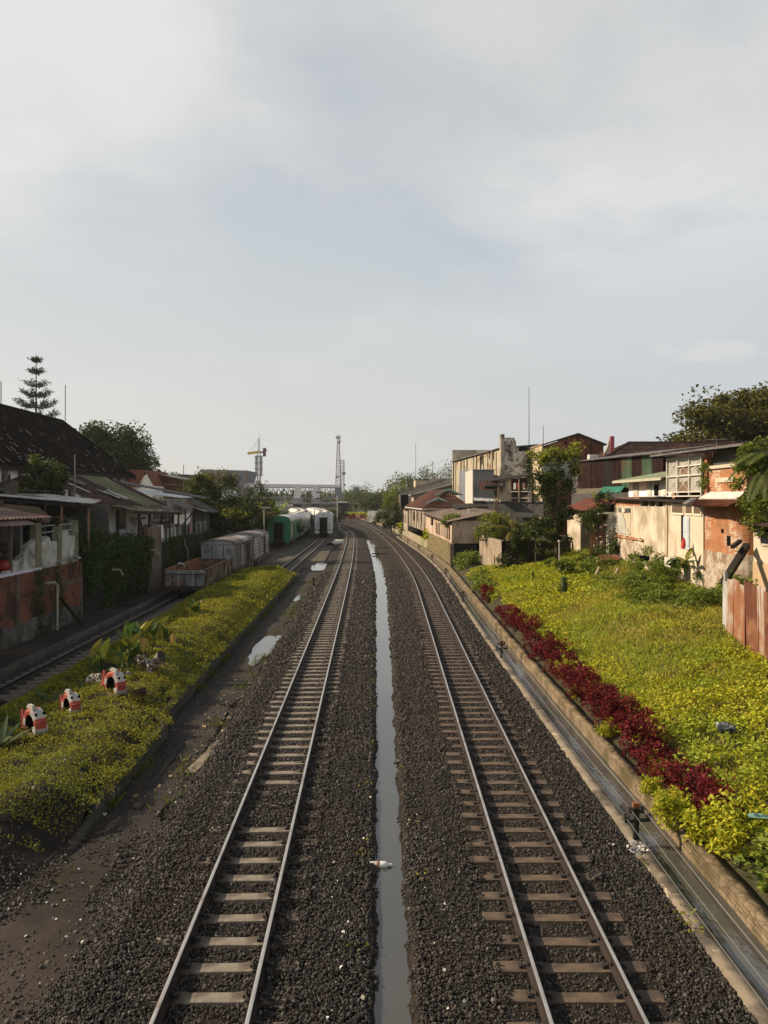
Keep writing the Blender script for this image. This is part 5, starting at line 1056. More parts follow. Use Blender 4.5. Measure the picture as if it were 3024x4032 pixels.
# trees on the left
tree('tree', 'big round dark tree rising behind the black roof', (-39.6, 112, 2.7), 7.5, [(.7, 0, 9.3, 4.8, 4.5, 4.9), (-4.6, 1, 8.8, 3.4, 3.4, 3.4), (4.4, 0, 7.2, 3.0, 3.2, 3.9), (-1, 0, 6.0, 5.0, 3.6, 3.0)], 36000, .48, LEAF_TREE, clumps=280, cs=.17, shell=.45, r0=.4)
pine = thing('norfolk_pine', 'tall tiered conifer standing alone above the black roof', 'conifer', (-48.6, 110, 2.7)); b = MB(); b.tube([(-48.6, 110, 2.7), (-48.6, 110, 26.2)], [.28, .05], 8)
lv = []
for k, z in enumerate((8.6, 9.8, 11.0, 12.3, 13.9, 15.6, 17.3, 18.9, 20.4, 21.8, 23.6, 25.2)):
    R = (4.4, 4.5, 4.4, 4.0, 3.7, 3.4, 3.0, 2.6, 2.0, 1.6, 1.0, .6)[k]; nb = 9 if k < 8 else 6
    for q in range(nb):
        a = 2 * PI * q / nb + k; c0 = Vector((-48.6, 110, 2.7 + z - 2.7)); pts = [c0 + Vector((math.cos(a) * R * u, math.sin(a) * R * u, -R * .16 * math.sin(u * 2.4) + R * .36 * u * u)) for u in (0, .35, .7, 1)]
        b.tube(pts, [.06, .05, .04, .03], 4, False)
        for u in np.linspace(.3, 1, 10 if k < 9 else 5):
            i = min(2, int(u * 3)); p = pts[i].lerp(pts[i + 1], u * 3 - i)
            for w in range(13): lv.append(p + Vector((random.gauss(0, .17), random.gauss(0, .17), random.gauss(.16, .15))))
b.build('trunk', BARK, pine); V, Fq = leaf_cloud(np.array([tuple(q) for q in lv]), .34, .42, .5); obj_np('needles', mesh_np('needles', V - np.array([-48.6, 110, 2.7]), Fq, LEAF_PINE), pine)
pp = tree('papaya_tree', 'papaya tree with a drooping umbrella of leaves over the grey tin roof', (-19.9, 46.2, 2.7), 4.1, [(0, 0, 4.75, 1.05, 1.0, .75), (-.55, 0, 4.3, .7, .7, .6), (.6, 0, 4.3, .65, .7, .65)], 1500, .27, LEAF_DK, BARK_PALE, 46, .26, .7, r0=.075, limbs=14, droop=.55, tips=LEAF_MID, ntips=220)
tree('tree', 'leafy green tree with brown tinted top, behind the boxcars', (-16.9, 77, 2.7), 2.8, [(-.7, 0, 3.9, 2.4, 2.1, 1.8), (1.0, .3, 3.5, 2.3, 2.1, 2.1), (-1.7, 0, 2.1, 1.6, 1.7, 1.8), (1.7, -.4, 1.7, 2.0, 1.9, 1.6), (.1, .5, 1.7, 2.5, 1.9, 1.6)], 13000, .25, LEAF_MID, clumps=110, cs=.19, shell=.5, r0=.13, tips=foliage('tan_leaves', [(.20, .18, .06), (.13, .13, .035), (.27, .24, .08)], .25), ntips=700)
bush('bush', 'dark green bush with a bright yellow green crown below the leafy tree', (-14.6, 74.5, 2.4), [(0, 0, 1.6, 1.8, 1.5, 1.3), (-1.2, 0, .9, 1.3, 1.3, 1.1), (1.0, .5, .9, 1.1, 1.2, 1.0)], 3600, .27, LEAF_DK, 50, .24, .55)
bush('bush', 'pale flowering shrub in front of the brown brick house', (-21.5, 80, 4.6), [(0, 0, .8, 1.9, 1.4, 1.6), (1.2, 0, -.2, 1.6, 1.2, 1.2)], 1900, .2, foliage('dusty_flowers', [(.10, .07, .05), (.06, .045, .03), (.17, .13, .10), (.05, .05, .02)], .2), 44, .25, .5)
bush('bush', 'yellow green sprays with sunlight painted into their leaves on the dark bush', (-14.4, 74, 4.2), [(0, 0, .2, 1.3, .7, .5)], 420, .3, LEAF_LIT, 16, .3, .4)
tree('tree', 'darker tree behind the leafy tree, left of the banana clump', (-15.6, 96, 2.4), 3.0, [(0, 0, 3.6, 1.6, 1.8, 2.0), (.9, 0, 2.0, 1.3, 1.6, 1.6), (-1., 0, 2.0, 1.4, 1.6, 1.6)], 2600, .3, LEAF_DK, clumps=50, cs=.22, r0=.12)
tree('tree', 'small golden brown tree in front of the banana clump', (-14.9, 99, 2.2), 1.6, [(0, 0, 2.3, .95, .9, 1.1), (-.5, 0, 1.3, .9, .8, .8), (.6, 0, 1.2, .8, .8, .7)], 1100, .24, foliage('gold_leaves', [(.26, .19, .03), (.2, .15, .03), (.33, .24, .04)], .3), clumps=28, cs=.25, r0=.07)
tree('tree', 'distant pale tree peeping over the brown roof', (-55, 200, 0), 9, [(0, 0, 11.2, 2.9, 2.5, 1.9)], 700, .6, LEAF_FAR, clumps=24, r0=.25)
for i, (x, y, z, s_, lab) in enumerate(((-16.6, 107, 2.5, 1.35, 'tall banana plant with a yellow leaf, in the middle of the clump'), (-18.6, 109, 2.6, 1.3, 'banana plant at the left of the clump beside the dark shed'), (-14.9, 110, 2.4, 1.15, 'banana plant leaning right above the green coach'))):
    broadleaf('banana_plant', lab, (x, y, z), 16, 2.5 * s_, .66 * s_, foliage('banana_leaves', [(.10, .17, .03), (.06, .11, .022), (.16, .22, .035), (.26, .26, .04)], .35), .6, 1.6 * s_, 'banana plants behind the green coach', cat='banana plant', bend=(.5, 1.5), stems=2, lean=.6)
bush('bush', 'dark mixed undergrowth at the foot of the banana plants', (-14.2, 106, 1.6), [(0, 0, 1.0, 2.6, 1.4, 1.4), (2.0, 0, .5, 1.6, 1.2, .9)], 1900, .34, LEAF_MID, 40, .25, .4)
# pavement and lamp behind the wagons
b = MB(); b.box(-40, -14.2, 84, 125, -.2, 1.75); tag(b.build('pavement', M('platform_paving', (.2, .185, .165), (.14, .13, .115), .8, .9), origin=(-22, 100, 0)), kind='structure')
c = D(1040, 2060, 91); t = thing('street_lamp', 'short pale lamp with a flat bar head behind the boxcars', 'lamp', (c.x, c.y, 1.7)); b = MB(); b.tube([(c.x, c.y, 1.7), (c.x, c.y, 4.95)], .06, 7); b.build('pole', M('lamp_grey', (.4, .39, .35)), t); b = MB(); b.box(c.x - .42, c.x + .75, c.y - .12, c.y + .12, 4.92, 5.08); b.build('lamp_head', M('lamp_grey', (.4, .39, .35)), t); b = MB(); b.box(c.x - .35, c.x + .35, c.y - .35, c.y + .35, 1.7, 1.95); b.build('base', CONC, t)
c = D(1108, 2030, 104); t = thing('street_lamp', 'thin grey lamp with a curved arm beside the banana clump', 'lamp', (c.x, c.y, 1.7)); b = MB(); b.tube([(c.x, c.y, 1.7), (c.x, c.y, 4.6), (c.x - .2, c.y, 4.95), (c.x - .6, c.y, 5.1)], .045, 6); b.build('pole', M('lamp_grey', (.4, .39, .35)), t); b = MB(); b.box(c.x - .95, c.x - .5, c.y - .08, c.y + .08, 5.05, 5.15); b.build('lamp_head', M('lamp_grey', (.4, .39, .35)), t)
c = D(965, 2045, 89); t = thing('person', 'person in pale clothes standing far off on the pavement behind the boxcars', 'person', (c.x, c.y, 1.75)); b = MB()
b.tube([(c.x - .1, c.y, 1.75), (c.x - .1, c.y, 2.2), (c.x - .08, c.y, 2.62)], [.06, .075, .1], 8); b.tube([(c.x + .1, c.y, 1.75), (c.x + .1, c.y, 2.2), (c.x + .08, c.y, 2.62)], [.06, .075, .1], 8); b.tube([(c.x, c.y, 2.55), (c.x, c.y, 2.9), (c.x, c.y, 3.15), (c.x, c.y, 3.22)], [.16, .17, .2, .08], 10); b.tube([(c.x + .2, c.y, 3.12), (c.x + .24, c.y, 2.8), (c.x + .2, c.y - .1, 2.55)], [.06, .05, .04], 6); b.tube([(c.x - .2, c.y, 3.12), (c.x - .24, c.y, 2.8), (c.x - .2, c.y - .1, 2.55)], [.06, .05, .04], 6); b.sphere((c.x, c.y, 3.36), .1, .11, .13, 10, 8); b.build('body', M('pale_clothes', (.36, .36, .35), (.25, .25, .25), 3.), t, True)
b = MB(); b.sphere((c.x, c.y + .015, 3.41), .108, .118, .1, 10, 6); b.build('hair', DARK, t, True)
# ------------------------------------------------------------------ right: garden slope
def gz(x, y):
    k = KERB(y) + .27; d = np.clip(x - k, 0, None)
    z = .06 + .30 * np.clip(d / .7, 0, 1) + .185 * np.clip(d - .3, 0, 13.5)
    z = z + .45 * np.clip((y - 40) / 8, 0, 1) * np.clip((x - 11.5) / 2.5, 0, 1)
    return z + (.22 * (vnoise(x, y, 2.3, 101) - .5) + .10 * (vnoise(x, y, .8, 102) - .5)) * np.clip(d / 1.2, 0, 1)
tt = np.concatenate([np.arange(0, 1.6, .2), np.arange(1.6, 14, .4), np.array([14, 18, 26, 40, 80, 200.])]); yy = np.concatenate([np.arange(2, 70, .5)]); V = []
for y in yy:
    x = float(KERB(y)) + .2 + tt; V.append(np.stack([x, x * 0 + y, gz(x, np.full(len(x), y)) - .04], 1))
k = len(tt); i = np.arange(len(yy) - 1)[:, None] * k + np.arange(k - 1)[None]
tag(obj_np('garden_ground', mesh_np('garden_ground', np.concatenate(V), np.stack([i, i + 1, i + k + 1, i + k], -1).reshape(-1, 4), M('garden_soil', (.05, .045, .02), (.028, .026, .014), 3., .95), smooth=True)), kind='structure')
YT = np.concatenate([np.arange(69, 130, 3.), np.arange(130, 421, 10.)])
strip('terrace_right', YT, [(K(.75), lambda y: np.where(y < 124, 2.05, .3)), (K(3), lambda y: np.where(y < 124, 2.1, .6)), (200., 2.4)], FARGROUND)
def garden(n, y0, y1, x1=9.5):
    y = rng.uniform(y0, y1, n); x = KERB(y) + .35 + rng.uniform(0, 1, n) * x1; return x, y
# golden leafy cover: broad near the kerb, thinning towards the fence
PX = []; PL = []
for y0, y1, dn, L in ((6.5, 15, 560, .092), (15, 25, 430, .1), (25, 38, 250, .125), (38, 58, 120, .165)):
    w = 10.; x, y = garden(int((y1 - y0) * w * dn), y0, y1, w); d = x - KERB(y)
    yel = vnoise(x, y, 2.6, 111) * .9 + .42 - .105 * np.clip(d - 2.2, 0, 9) + .35 * np.exp(-((y - 50) / 8.) ** 2) * (d < 6.5) - .25 * np.exp(-((y - 31) / 5.) ** 2) * (d > 2.6) + .35 * (y < 21)
    k = (yel - .22 * np.clip((y - 23) / 4, 0, 1) * np.clip((d - 2.0) / 1.5, 0, 1) * np.clip((46 - y) / 5, 0, 1) > .42 + .25 * rng.random(len(x))) & (d > .95 - .4 * (vnoise(x, y, 1.1, 112) > .6)) & (y < 59 - .0 * x)
    hum = .30 * vnoise(x, y, 1.3, 113) + .14 * vnoise(x, y, .45, 118) + .04; k &= (vnoise(x, y, .42, 117) > .27)
    PX.append(np.stack([x, y, gz(x, y) + hum * rng.uniform(.2, 1, len(x)) ** .6], 1)[k]); PL.append(np.full(k.sum(), L))
P = np.concatenate(PX); V, Fq = leaf_cloud(P, np.concatenate(PL), .62, .35)
tag(obj_np('golden_ground_cover', mesh_np('golden_ground_cover', V, Fq, LEAF_YEL)), 'golden yellow leafy ground cover on the sunny bank right of the drain', 'ground cover', kind='stuff')
PX = []; PH = []
for y0, y1, dn, H in ((8, 20, 260, .17), (20, 36, 380, .2), (36, 62, 200, .25)):
    w = 14.; x, y = garden(int((y1 - y0) * w * dn), y0, y1, w); k = (x - KERB(y) > 1.2) & ((x < 11.9) | (y > 24)); PX.append(np.stack([x, y, gz(x, y) - .02], 1)[k]); PH.append(np.full(k.sum(), H) * (.45 + .9 * vnoise(x, y, 1.7, 114)[k]))
V, Fq = blade_cloud(np.concatenate(PX), np.concatenate(PH), .022, .6)
tag(obj_np('garden_grass', mesh_np('garden_grass', V, Fq, GRASS)), 'tangled yellow green grass on the bank right of the drain', 'grass', kind='stuff')
x, y = garden(9000, 24, 56, 10.); k = (x - KERB(y) > 3.2) & (vnoise(x, y, 1.8, 115) > .55); V, Fq = blade_cloud(np.stack([x, y, gz(x, y)], 1)[k], .22, .02, .8)
tag(obj_np('dry_grass', mesh_np('dry_grass', V, Fq, GRASS_DRY)), 'patches of dry brownish grass near the rusty fence', 'grass', kind='stuff')
x, y = garden(12000, 26, 57, 10.5); k = (x - KERB(y) > 5.5) & (vnoise(x, y, 2.2, 116) > .5); V, Fq = leaf_cloud(np.stack([x, y, gz(x, y) + .12], 1)[k], .13, .6, .4)
tag(obj_np('green_weeds', mesh_np('green_weeds', V, Fq, LEAF_VINE)), 'green leafy weeds on the upper part of the bank', 'weeds', kind='stuff')
# red bushes along the kerb
def leafy_mesh(name, ells, n, L, mat, clumps, cs=.26, shell=.5, W=.45, up=.6):
    P, C = crown_points(ells, n, clumps, shell, cs); P[:, 2] = np.maximum(P[:, 2], .02); V, Fq = leaf_cloud(P, L, W, up); return mesh_np(name, V, Fq, mat)
RED = [leafy_mesh('red_bush', e, 1500, .105, LEAF_RED, 32, .24, .6) for e in ([(0, 0, .38, .52, .6, .42), (.1, .3, .3, .4, .4, .32)], [(0, 0, .36, .5, .5, .44), (-.15, -.3, .28, .36, .36, .3)], [(0, 0, .42, .46, .62, .46), (.2, -.2, .25, .4, .4, .3)])]
GOLD = [leafy_mesh('golden_shrub', e, 1300, .095, LEAF_YEL, 26, .26, .5) for e in ([(0, 0, .36, .36, .38, .4)], [(0, 0, .3, .42, .36, .34), (.2, .2, .25, .3, .3, .25)])]
ys = [13.4, 14.2, 15.0, 16.1, 17.3, 18.3, 19.3, 20.2, 21.3, 22.4, 23.4, 24.4, 25.6, 26.8, 28.0, 29.2, 32.0, 33.2, 34.6, 36.4, 38.0, 44.0, 46.0]
for i, y in enumerate(ys):
    y2 = y + .5; x = float(KERB(y2)) + .70 + random.uniform(-.12, .15); o = obj_np('red_bush', RED[i % 3]); o.location = (x, y2, float(gz(np.array([x]), np.array([y2]))[0]) - .06); s = random.uniform(.8, 1.06); o.scale = (s, s, s * random.uniform(.85, 1.1)); o.rotation_euler = (0, 0, random.uniform(0, 6))
    tag(o, 'dark crimson leafy bush in the row planted along the stone kerb', 'bush', 'crimson bushes along the kerb')
for i, (px, py, s, lab) in enumerate(((2660, 3230, 1.0, 'rounded golden shrub under the nearest dark crimson bushes, by the nearest wire post'), (2860, 3330, 1.25, 'large golden green shrub at the near end of the crimson row'), (2560, 3100, .6, 'small sparse golden shrub at the kerb left of the rounded one'), (2225, 2660, .85, 'lone golden shrub breaking the middle of the crimson row'), (2280, 2745, .6, 'small golden sprig in front of the crimson row, nearer than the lone golden shrub'), (2400, 2880, .65, 'golden sprig poking out of the crimson bushes, near side'), (2600, 3050, .55, 'little golden shrub squeezed between two crimson bushes'), (2165, 2560, .55, 'greenish golden sprig on the far part of the crimson row'))):
    c = U(px, py, .25); o = obj_np('golden_shrub', GOLD[i % 2]); o.location = (c.x, c.y, float(gz(np.array([c.x]), np.array([c.y]))[0]) - .05); o.scale = (s,) * 3; o.rotation_euler = (0, 0, i * 1.3); tag(o, lab, 'shrub', 'golden shrubs in the crimson row')
bush('green_shrub', 'dark green leafy shrub at the near right corner by the kerb', (5.75, 11.6, .2), [(0, 0, .3, .42, .5, .38), (.35, .3, .3, .4, .4, .35)], 620, .15, LEAF_VINE, 22, .28, .5)
bush('green_shrub', 'dark green clump where the crimson row ends near the stone wall', (6.2, 50, .3), [(0, 0, .4, .7, 2.2, .5), (.5, 3.5, .4, .7, 1.6, .5)], 1400, .2, LEAF_VINE, 40, .24, .5)
c = U(2975, 3190, .9); b = MB(); b.leaf((c.x - .12, c.y, c.z - .1), (1, -.2, .15), (0, 0, 1), .5, .24, .35, 5, .4); tag(b.build('plastic_scrap', plain('teal_plastic', (.16, .3, .25), .6), origin=tuple(c)), 'torn teal plastic sheet caught on the golden leaves near the right edge', 'plastic sheet')
c = U(2860, 2868, 1.0); b = MB(); zc = float(gz(np.array([c.x]), np.array([c.y]))[0]) + .35; b.sphere((c.x, c.y, zc - .04), .2, .15, .07, 18, 10); random.seed(31)
b.v = [(x + .04 * math.sin(40 * y + 30 * z) + random.uniform(-.02, .02), y + .04 * math.sin(37 * x), z + .045 * math.sin(31 * x + 43 * y) + random.uniform(-.02, .02)) for x, y, z in b.v]; tag(b.build('plastic_bag', M('bag_plastic', (.06, .075, .09), (.03, .035, .042), 5., .4, (.3, .33, .36), .4), origin=tuple(c)), 'crumpled dark and pale plastic bag lying in the golden leaves', 'bag')
for px, py, h, w, lab, mt in ((2218, 2350, 1.0, .34, 'short mossy stump standing in the middle of the bank', 'ivy'), (2098, 2292, .62, .11, 'short dark post standing in the golden leaves', ''), (1947, 2240, 1.0, .07, 'thin dark stake at the far left of the bank', ''), (1928, 2225, 1.5, .07, 'taller thin stake beside the block wall', '')):
    zz = 1.0; c = U(px, py, zz); zz = float(gz(np.array([c.x]), np.array([c.y]))[0]); c = U(px, py, zz); b = MB(); b.tube([(c.x, c.y, zz - .2), (c.x + .02, c.y, zz + h * .5), (c.x, c.y, zz + h)], [w * .6, w * .5, w * .45], 7)
    tag(b.build('stump' if mt else 'stake', LEAF_IVY if mt else WOOD_DK, origin=(c.x, c.y, zz)), lab, 'stump' if mt else 'stake')
    if mt: bush('creeper', 'dark creeper wrapped round the mossy stump', (c.x, c.y, zz), [(0, 0, .5, .3, .25, .6), (.3, 0, .1, .6, .3, .2)], 420, .14, LEAF_DK, 18, .35, .4, cat='creeper')
# rusty fence
f = thing('corrugated_fence', 'rusty corrugated sheet fence at the right edge of the bank', 'fence', (11.4, 24.5, 1.3)); random.seed(3)
A, Bq = Vector((12.0, 27.9, 1.35)), Vector((10.2, 19.2, 1.3)); n = 11
for k in range(n):
    p = A.lerp(Bq, k / n); q = A.lerp(Bq, (k + 1.12) / n); p.z = 1.35 + random.uniform(-.08, .1); q.z = p.z + random.uniform(-.05, .05); h = 3.18 + .045 * k - 1.35 + random.uniform(-.07, .07)
    off = Vector((-.03 * (k % 2), 0, 0)); tl = Vector((random.uniform(-.05, .05), 0, 0)); b = MB(); b.corr(p + off, q + off, q + off + tl + Vector((0, 0, h)), p + off + tl + Vector((0, 0, h + random.uniform(-.04, .04))), 6, .022, 2)
    b.build('sheet', [ZINC, RUST_PALE, RUST_PALE, ZINC, RUST, RUST, RUST_PALE, RUST, RUST_PALE, RUST, RUST][k] if k != 3 else RUST_PALE, f)
for k in (0, .33, .66): p = A.lerp(Bq, k); post(f, p + Vector((.1, 0, -.2)), p + Vector((.1, 0, 2.1)), .09, M('fence_post', (.4, .38, .35)) if k == 0 else WOOD)
c = Vector((13.0, 30.2, 3.1)); b = MB(); b.bar((12.7, 29.4, 2.9), (14.2, 30.8, 4.2), .24, .2); tag(b.build('leaning_beam', WOOD_DK, origin=(12.8, 29.5, 2.9)), 'thick black beam leaning from the rusty fence up to the brick tower', 'beam')
b = MB(); b.bar((13.4, 30.3, 4.15), (14.3, 31.6, 4.32), .13); tag(b.build('short_beam', WOOD_DK, origin=(13.8, 31, 4.2)), 'short dark stub beam above the leaning beam', 'beam')
# ------------------------------------------------------------------ right: houses on the upper bank
WXR = 14.5; h = thing('house', 'beige two storey house with a big white framed lattice window upstairs', 'house', (WXR, 42, 2))
b = MB(); b.box(WXR, 20, 35.75, 40.35, 1.2, 5.92); b.build('wall', PLASTER, h)
b = MB(); b.box(WXR + .02, 20, 40.35, 49.6, 1.2, 5.6); b.build('wall', PLASTER, h)
b = MB(); b.box(WXR - .05, WXR + .1, 40.2, 40.5, 1.2, 5.9); b.build('downpipe', M('stained_pipe', (.42, .33, .22), (.3, .22, .15), 2., streak=True, c4=(.15, .1, .06), amt4=.3), h)
b = MB(); b.slab([(WXR - .06, 41.2, 1.2), (WXR - .06, 49.6, 1.2), (WXR - .06, 49.6, 3.55), (WXR - .06, 46.6, 3.62), (WXR - .06, 44.6, 3.42), (WXR - .06, 43.6, 2.7), (WXR - .06, 41.2, 2.6)], .07, (.07, 0, 0)); b.build('footing', PLASTER_OLD, h)
b = MB()
for k in range(16): y = 44.0 + k * .35; b.box(WXR - .1, WXR + .02, y, y + .33, 3.62 + random.uniform(0, .06), 3.78 + random.uniform(-.05, .05))
b.build('broken_ledge', BRICK_ORANGE, h)
b = MB(); b.box(WXR + .05, 20, 44.9, 49.6, 5.6, 6.08); b.build('brick_course', BRICK_ORANGE, h)
b = MB(); b.slab([(WXR - .35, 35.5, 5.92), (WXR - .35, 50.2, 6.08), (20, 50.2, 6.08), (20, 35.5, 5.92)], .1); b.build('floor_slab', WOOD_DK, h)
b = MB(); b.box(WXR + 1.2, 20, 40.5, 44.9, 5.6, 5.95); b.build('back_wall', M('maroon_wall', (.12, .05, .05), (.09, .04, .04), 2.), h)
for y in (44.75, 43.3, 42.2, 41.0): b = MB(); b.box(WXR + .05, WXR + .2, y - .1, y + .1, 5.6, 5.98); b.build('post', PLASTER, h)
for k, (y0, y1) in enumerate(((38.1, 39.5), (36.95, 37.75), (35.95, 36.75))): window(h, 'x', WXR, y0, y1, 5.32, 5.68, M('beige_frame', (.62, .54, .42), (.5, .43, .33), 3.), M('brown_pane', (.12, .08, .055), (.07, .05, .038), 6.), -1, .09, 0)
leaf_door(h, 'x', WXR, 37.3, 38.05, 3.6, 5.15, BLUE_DOOR, -1); b = MB(); b.box(WXR - .05, WXR, 38.06, 38.3, 3.6, 5.2); b.build('door_gap', DARK, h)
b = MB(); b.box(WXR - .04, WXR, 46.4, 48.6, 5.22, 5.45); b.build('vent_block', GREYWALL, h); b = MB(); b.box(WXR - .07, WXR - .03, 47.2, 47.8, 5.2, 5.47); b.build('vent_grille', WHITE_PAINT, h)
b = MB(); b.slab([(WXR - .025, 46.3, 3.9), (WXR - .025, 49.5, 3.9), (WXR - .025, 49.5, 5.15), (WXR - .025, 47.7, 5.1), (WXR - .025, 47.1, 4.3)], .02, (.03, 0, 0)); b.build('grey_patch', M('grey_patch', (.4, .38, .33), (.3, .28, .24), 1.2, .9), h)
# upper storey
b = MB(); b.box(WXR + 2.6, 20, 35.6, 40.6, 6.02, 8.1); b.build('upper_room', M('room_wall', (.42, .37, .3), (.35, .31, .25), 1.), h)
b = MB(); b.box(WXR + .3, 20, 40.05, 40.4, 6.02, 8.1); b.box(WXR + .0, WXR + .22, 35.35, 35.62, 6.02, 8.1); b.build('upper_wall', BRICK_ORANGE, h)
lw = MB(); y0, y1, z0, z1 = 35.75, 40.1, 6.12, 8.06
for y in np.linspace(y0, y1, 4): lw.box(WXR - .12, WXR - .02, y - .035, y + .035, z0, z1)
for z in (z0 + .02, z0 + .22, 7.12, z1 - .04): lw.box(WXR - .13, WXR - .03, y0, y1, z - .026, z + .026)
lw.box(WXR - .12, WXR - .04, y0, y1 - 1.45, 7.55, 7.61)
W_ = lw.build('window', M('frame_paint', (.56, .52, .45), (.45, .41, .35), 3., .6), h); g = MB(); yy_ = np.linspace(y0, y1, 4)
for a_, c_ in zip(yy_[:-1], yy_[1:]):
    for e0, e1 in ((z0 + .25, 7.09), (7.15, z1 - .08)):
        m = Vector((WXR - .07, (a_ + c_) / 2, (e0 + e1) / 2))
        for ya, za in ((a_, e0), (c_, e0), (c_, e1), (a_, e1)): g.bar((WXR - .07, ya, za), m, .014)
        for sa, sb in ((-1, 0), (1, 0), (0, -1), (0, 1)): g.box(WXR - .08, WXR - .06, m.y + sa * .08 - (.012 if sa else .09), m.y + sa * .08 + (.012 if sa else .09), m.z + sb * .08 - (.012 if sb else .09), m.z + sb * .08 + (.012 if sb else .09))
g.build('grille', M('frame_paint', (.56, .52, .45)), W_); p = MB(); p.box(WXR - .02, WXR, y0, y1, z0 + .2, z1); p.build('pane', CURT := M('curtained_glass', (.36, .34, .29)), W_)
b = MB(); b.box(WXR - .025, WXR + .3, 37.2, 38.6, 6.3, 6.85); b.box(WXR - .024, WXR + .2, 37.3, 38.4, 7.2, 7.6); b.build('furniture', M('inside_things', (.2, .12, .07), (.1, .07, .05), 7., .8), W_)
b = MB(); b.slab([(WXR - .55, 41.2, 8.2), (WXR - .55, 30.5, 8.08), (20.5, 30.5, 8.7), (20.5, 41.2, 8.8)], .1); b.build('roof', ZINC_DK, h); b = MB(); b.bar((WXR - .58, 41.2, 8.24), (WXR - .58, 30.5, 8.12), .06, .09); b.build('gutter', ZINC_DK, h)
b = MB(); b.box(WXR + .25, 20, 31.4, 35.3, 7.45, 8.12); b.build('dark_panel', GREYWALL, h); b = MB(); b.box(WXR - .05, WXR + .15, 31.2, 35.35, 7.33, 7.47); b.build('lintel', M('lintel', (.5, .43, .33)), h)
b = MB(); b.box(WXR + .05, 19.5, 31.6, 35.25, 6.0, 7.33); b.build('upper_brick_wall', BRICK_ORANGE, h)
b = MB(); b.box(WXR - .02, WXR + .06, 32.7, 34.4, 6.72, 6.92); b.build('plaster_patch', PLASTER, h)
b = MB(); b.slab([(WXR - .35, 35.4, 5.98), (WXR - .35, 31.5, 5.98), (WXR + .06, 31.6, 6.28), (WXR + .06, 35.3, 6.28)], .05); b.build('flashing', WHITE_PAINT, h)
b = MB(); b.corr((13.55, 34.7, 5.72), (13.55, 31.0, 5.72), (WXR - .2, 31.2, 6.03), (WXR - .2, 35.9, 6.03), 20, .03, 2); b.build('awning', RUST, h)
b = MB(); b.corr((13.6, 35.9, 5.8), (13.56, 34.7, 5.74), (WXR - .2, 35.9, 6.06), (WXR - .2, 36.6, 6.06), 5, .03, 1); b.build('awning_sheet', ZINC, h)
b = MB(); n = 10; arc = [(WXR, 35.6)] + [(WXR + .0, 33.0)] + [(WXR + .9 * (1 - math.cos(a)), 33.0 - .9 * math.sin(a)) for a in np.linspace(.2, PI / 2, 6)] + [(18.5, 32.1), (18.5, 35.6)]
b.slab([(x, y, 3.68) for x, y in arc], 2.1, (0, 0, 2.2)); b.build('brick_wall', BRICK_ORANGE, h); b = MB(); b.slab([(x - .04, y - .04 * (y < 33), 1.6) for x, y in arc], 2.1, (0, 0, 2.1)); b.build('plaster_base', PLASTER_OLD, h)
b = MB(); b.box(WXR - .03, WXR + .05, 32.95, 33.25, 4.05, 4.45); b.box(WXR - .03, WXR + .05, 33.6, 33.8, 4.55, 4.72); b.build('hole', DARK, h)
c = (WXR - .45, 37.0, 3.4); b = MB(); b.tube([(c[0], c[1], 3.68), (c[0] + .02, c[1], 3.85), (c[0] + .05, c[1], 4.05), (c[0] + .03, c[1], 4.2)], [.10, .11, .07, .02], 9); tag(b.build('red_cloth', RED_CLOTH, origin=c), 'bright red hanging cloth by the pale blue door of the beige house', 'cloth')
b = MB(); b.box(13.6, 14.1, 37.4, 38.2, 2.75, 3.2); t = tag(b.build('water_box', PALE_PANEL, origin=(13.9, 37.8, 2.7)), 'pale box with a dark opening in the vines below the beige house', 'box'); b = MB(); b.box(13.7, 14.0, 37.37, 37.4, 2.82, 3.12); b.build('opening', DARK, t)
b = MB(); b.lathe([(.17, 0), (.17, .5), (.12, .5), (.12, 0)], 10, (WXR - .45, 43.2, 2.75), 'x'); tag(b.build('waste_pipe', DARK, origin=(WXR - .2, 43.2, 2.75)), 'black waste pipe end in the flaking footing of the beige house', 'pipe')
b = MB(); b.box(WXR - .35, WXR + 3, 49.55, 50.1, 1.2, 5.05); b.box(WXR - 1.0, WXR + .2, 49.5, 50.3, 5.05, 5.17); tag(b.build('white_pillar', WHITEWASH, origin=(WXR, 49.9, 1.3)), 'whitewashed end pillar with a small ledge at the left of the beige house', 'pillar')
h = thing('house', 'beige single storey house with a broken window at the right edge', 'house', (WXR, 27, 2))
b = MB(); b.box(WXR, 19, 22, 30.9, 1.2, 5.1); b.build('wall', PLASTER, h); window(h, 'x', WXR, 28.9, 30.2, 4.3, 4.85, PLASTER_OLD, GLASS_DK, -1, .08, 1); b = MB(); b.slab([(WXR - .5, 22, 5.1), (WXR - .5, 31.1, 5.1), (19, 31.1, 5.6), (19, 22, 5.6)], .12); b.build('roof', RUST_DK, h); b = MB(); b.box(WXR - .03, WXR, 22, 30.9, 1.2, 3.55); b.build('footing', M('tan_footing', (.42, .29, .17), (.34, .24, .14), 2.), h)
b = MB(); b.box(17.5, 18.5, 30.9, 32.1, 1.2, 6.5); tag(b.build('alley_wall', BLACK_WALL, origin=(18, 31.5, 1.2)), 'dark wall at the back of the alley beside the brick tower', 'wall')
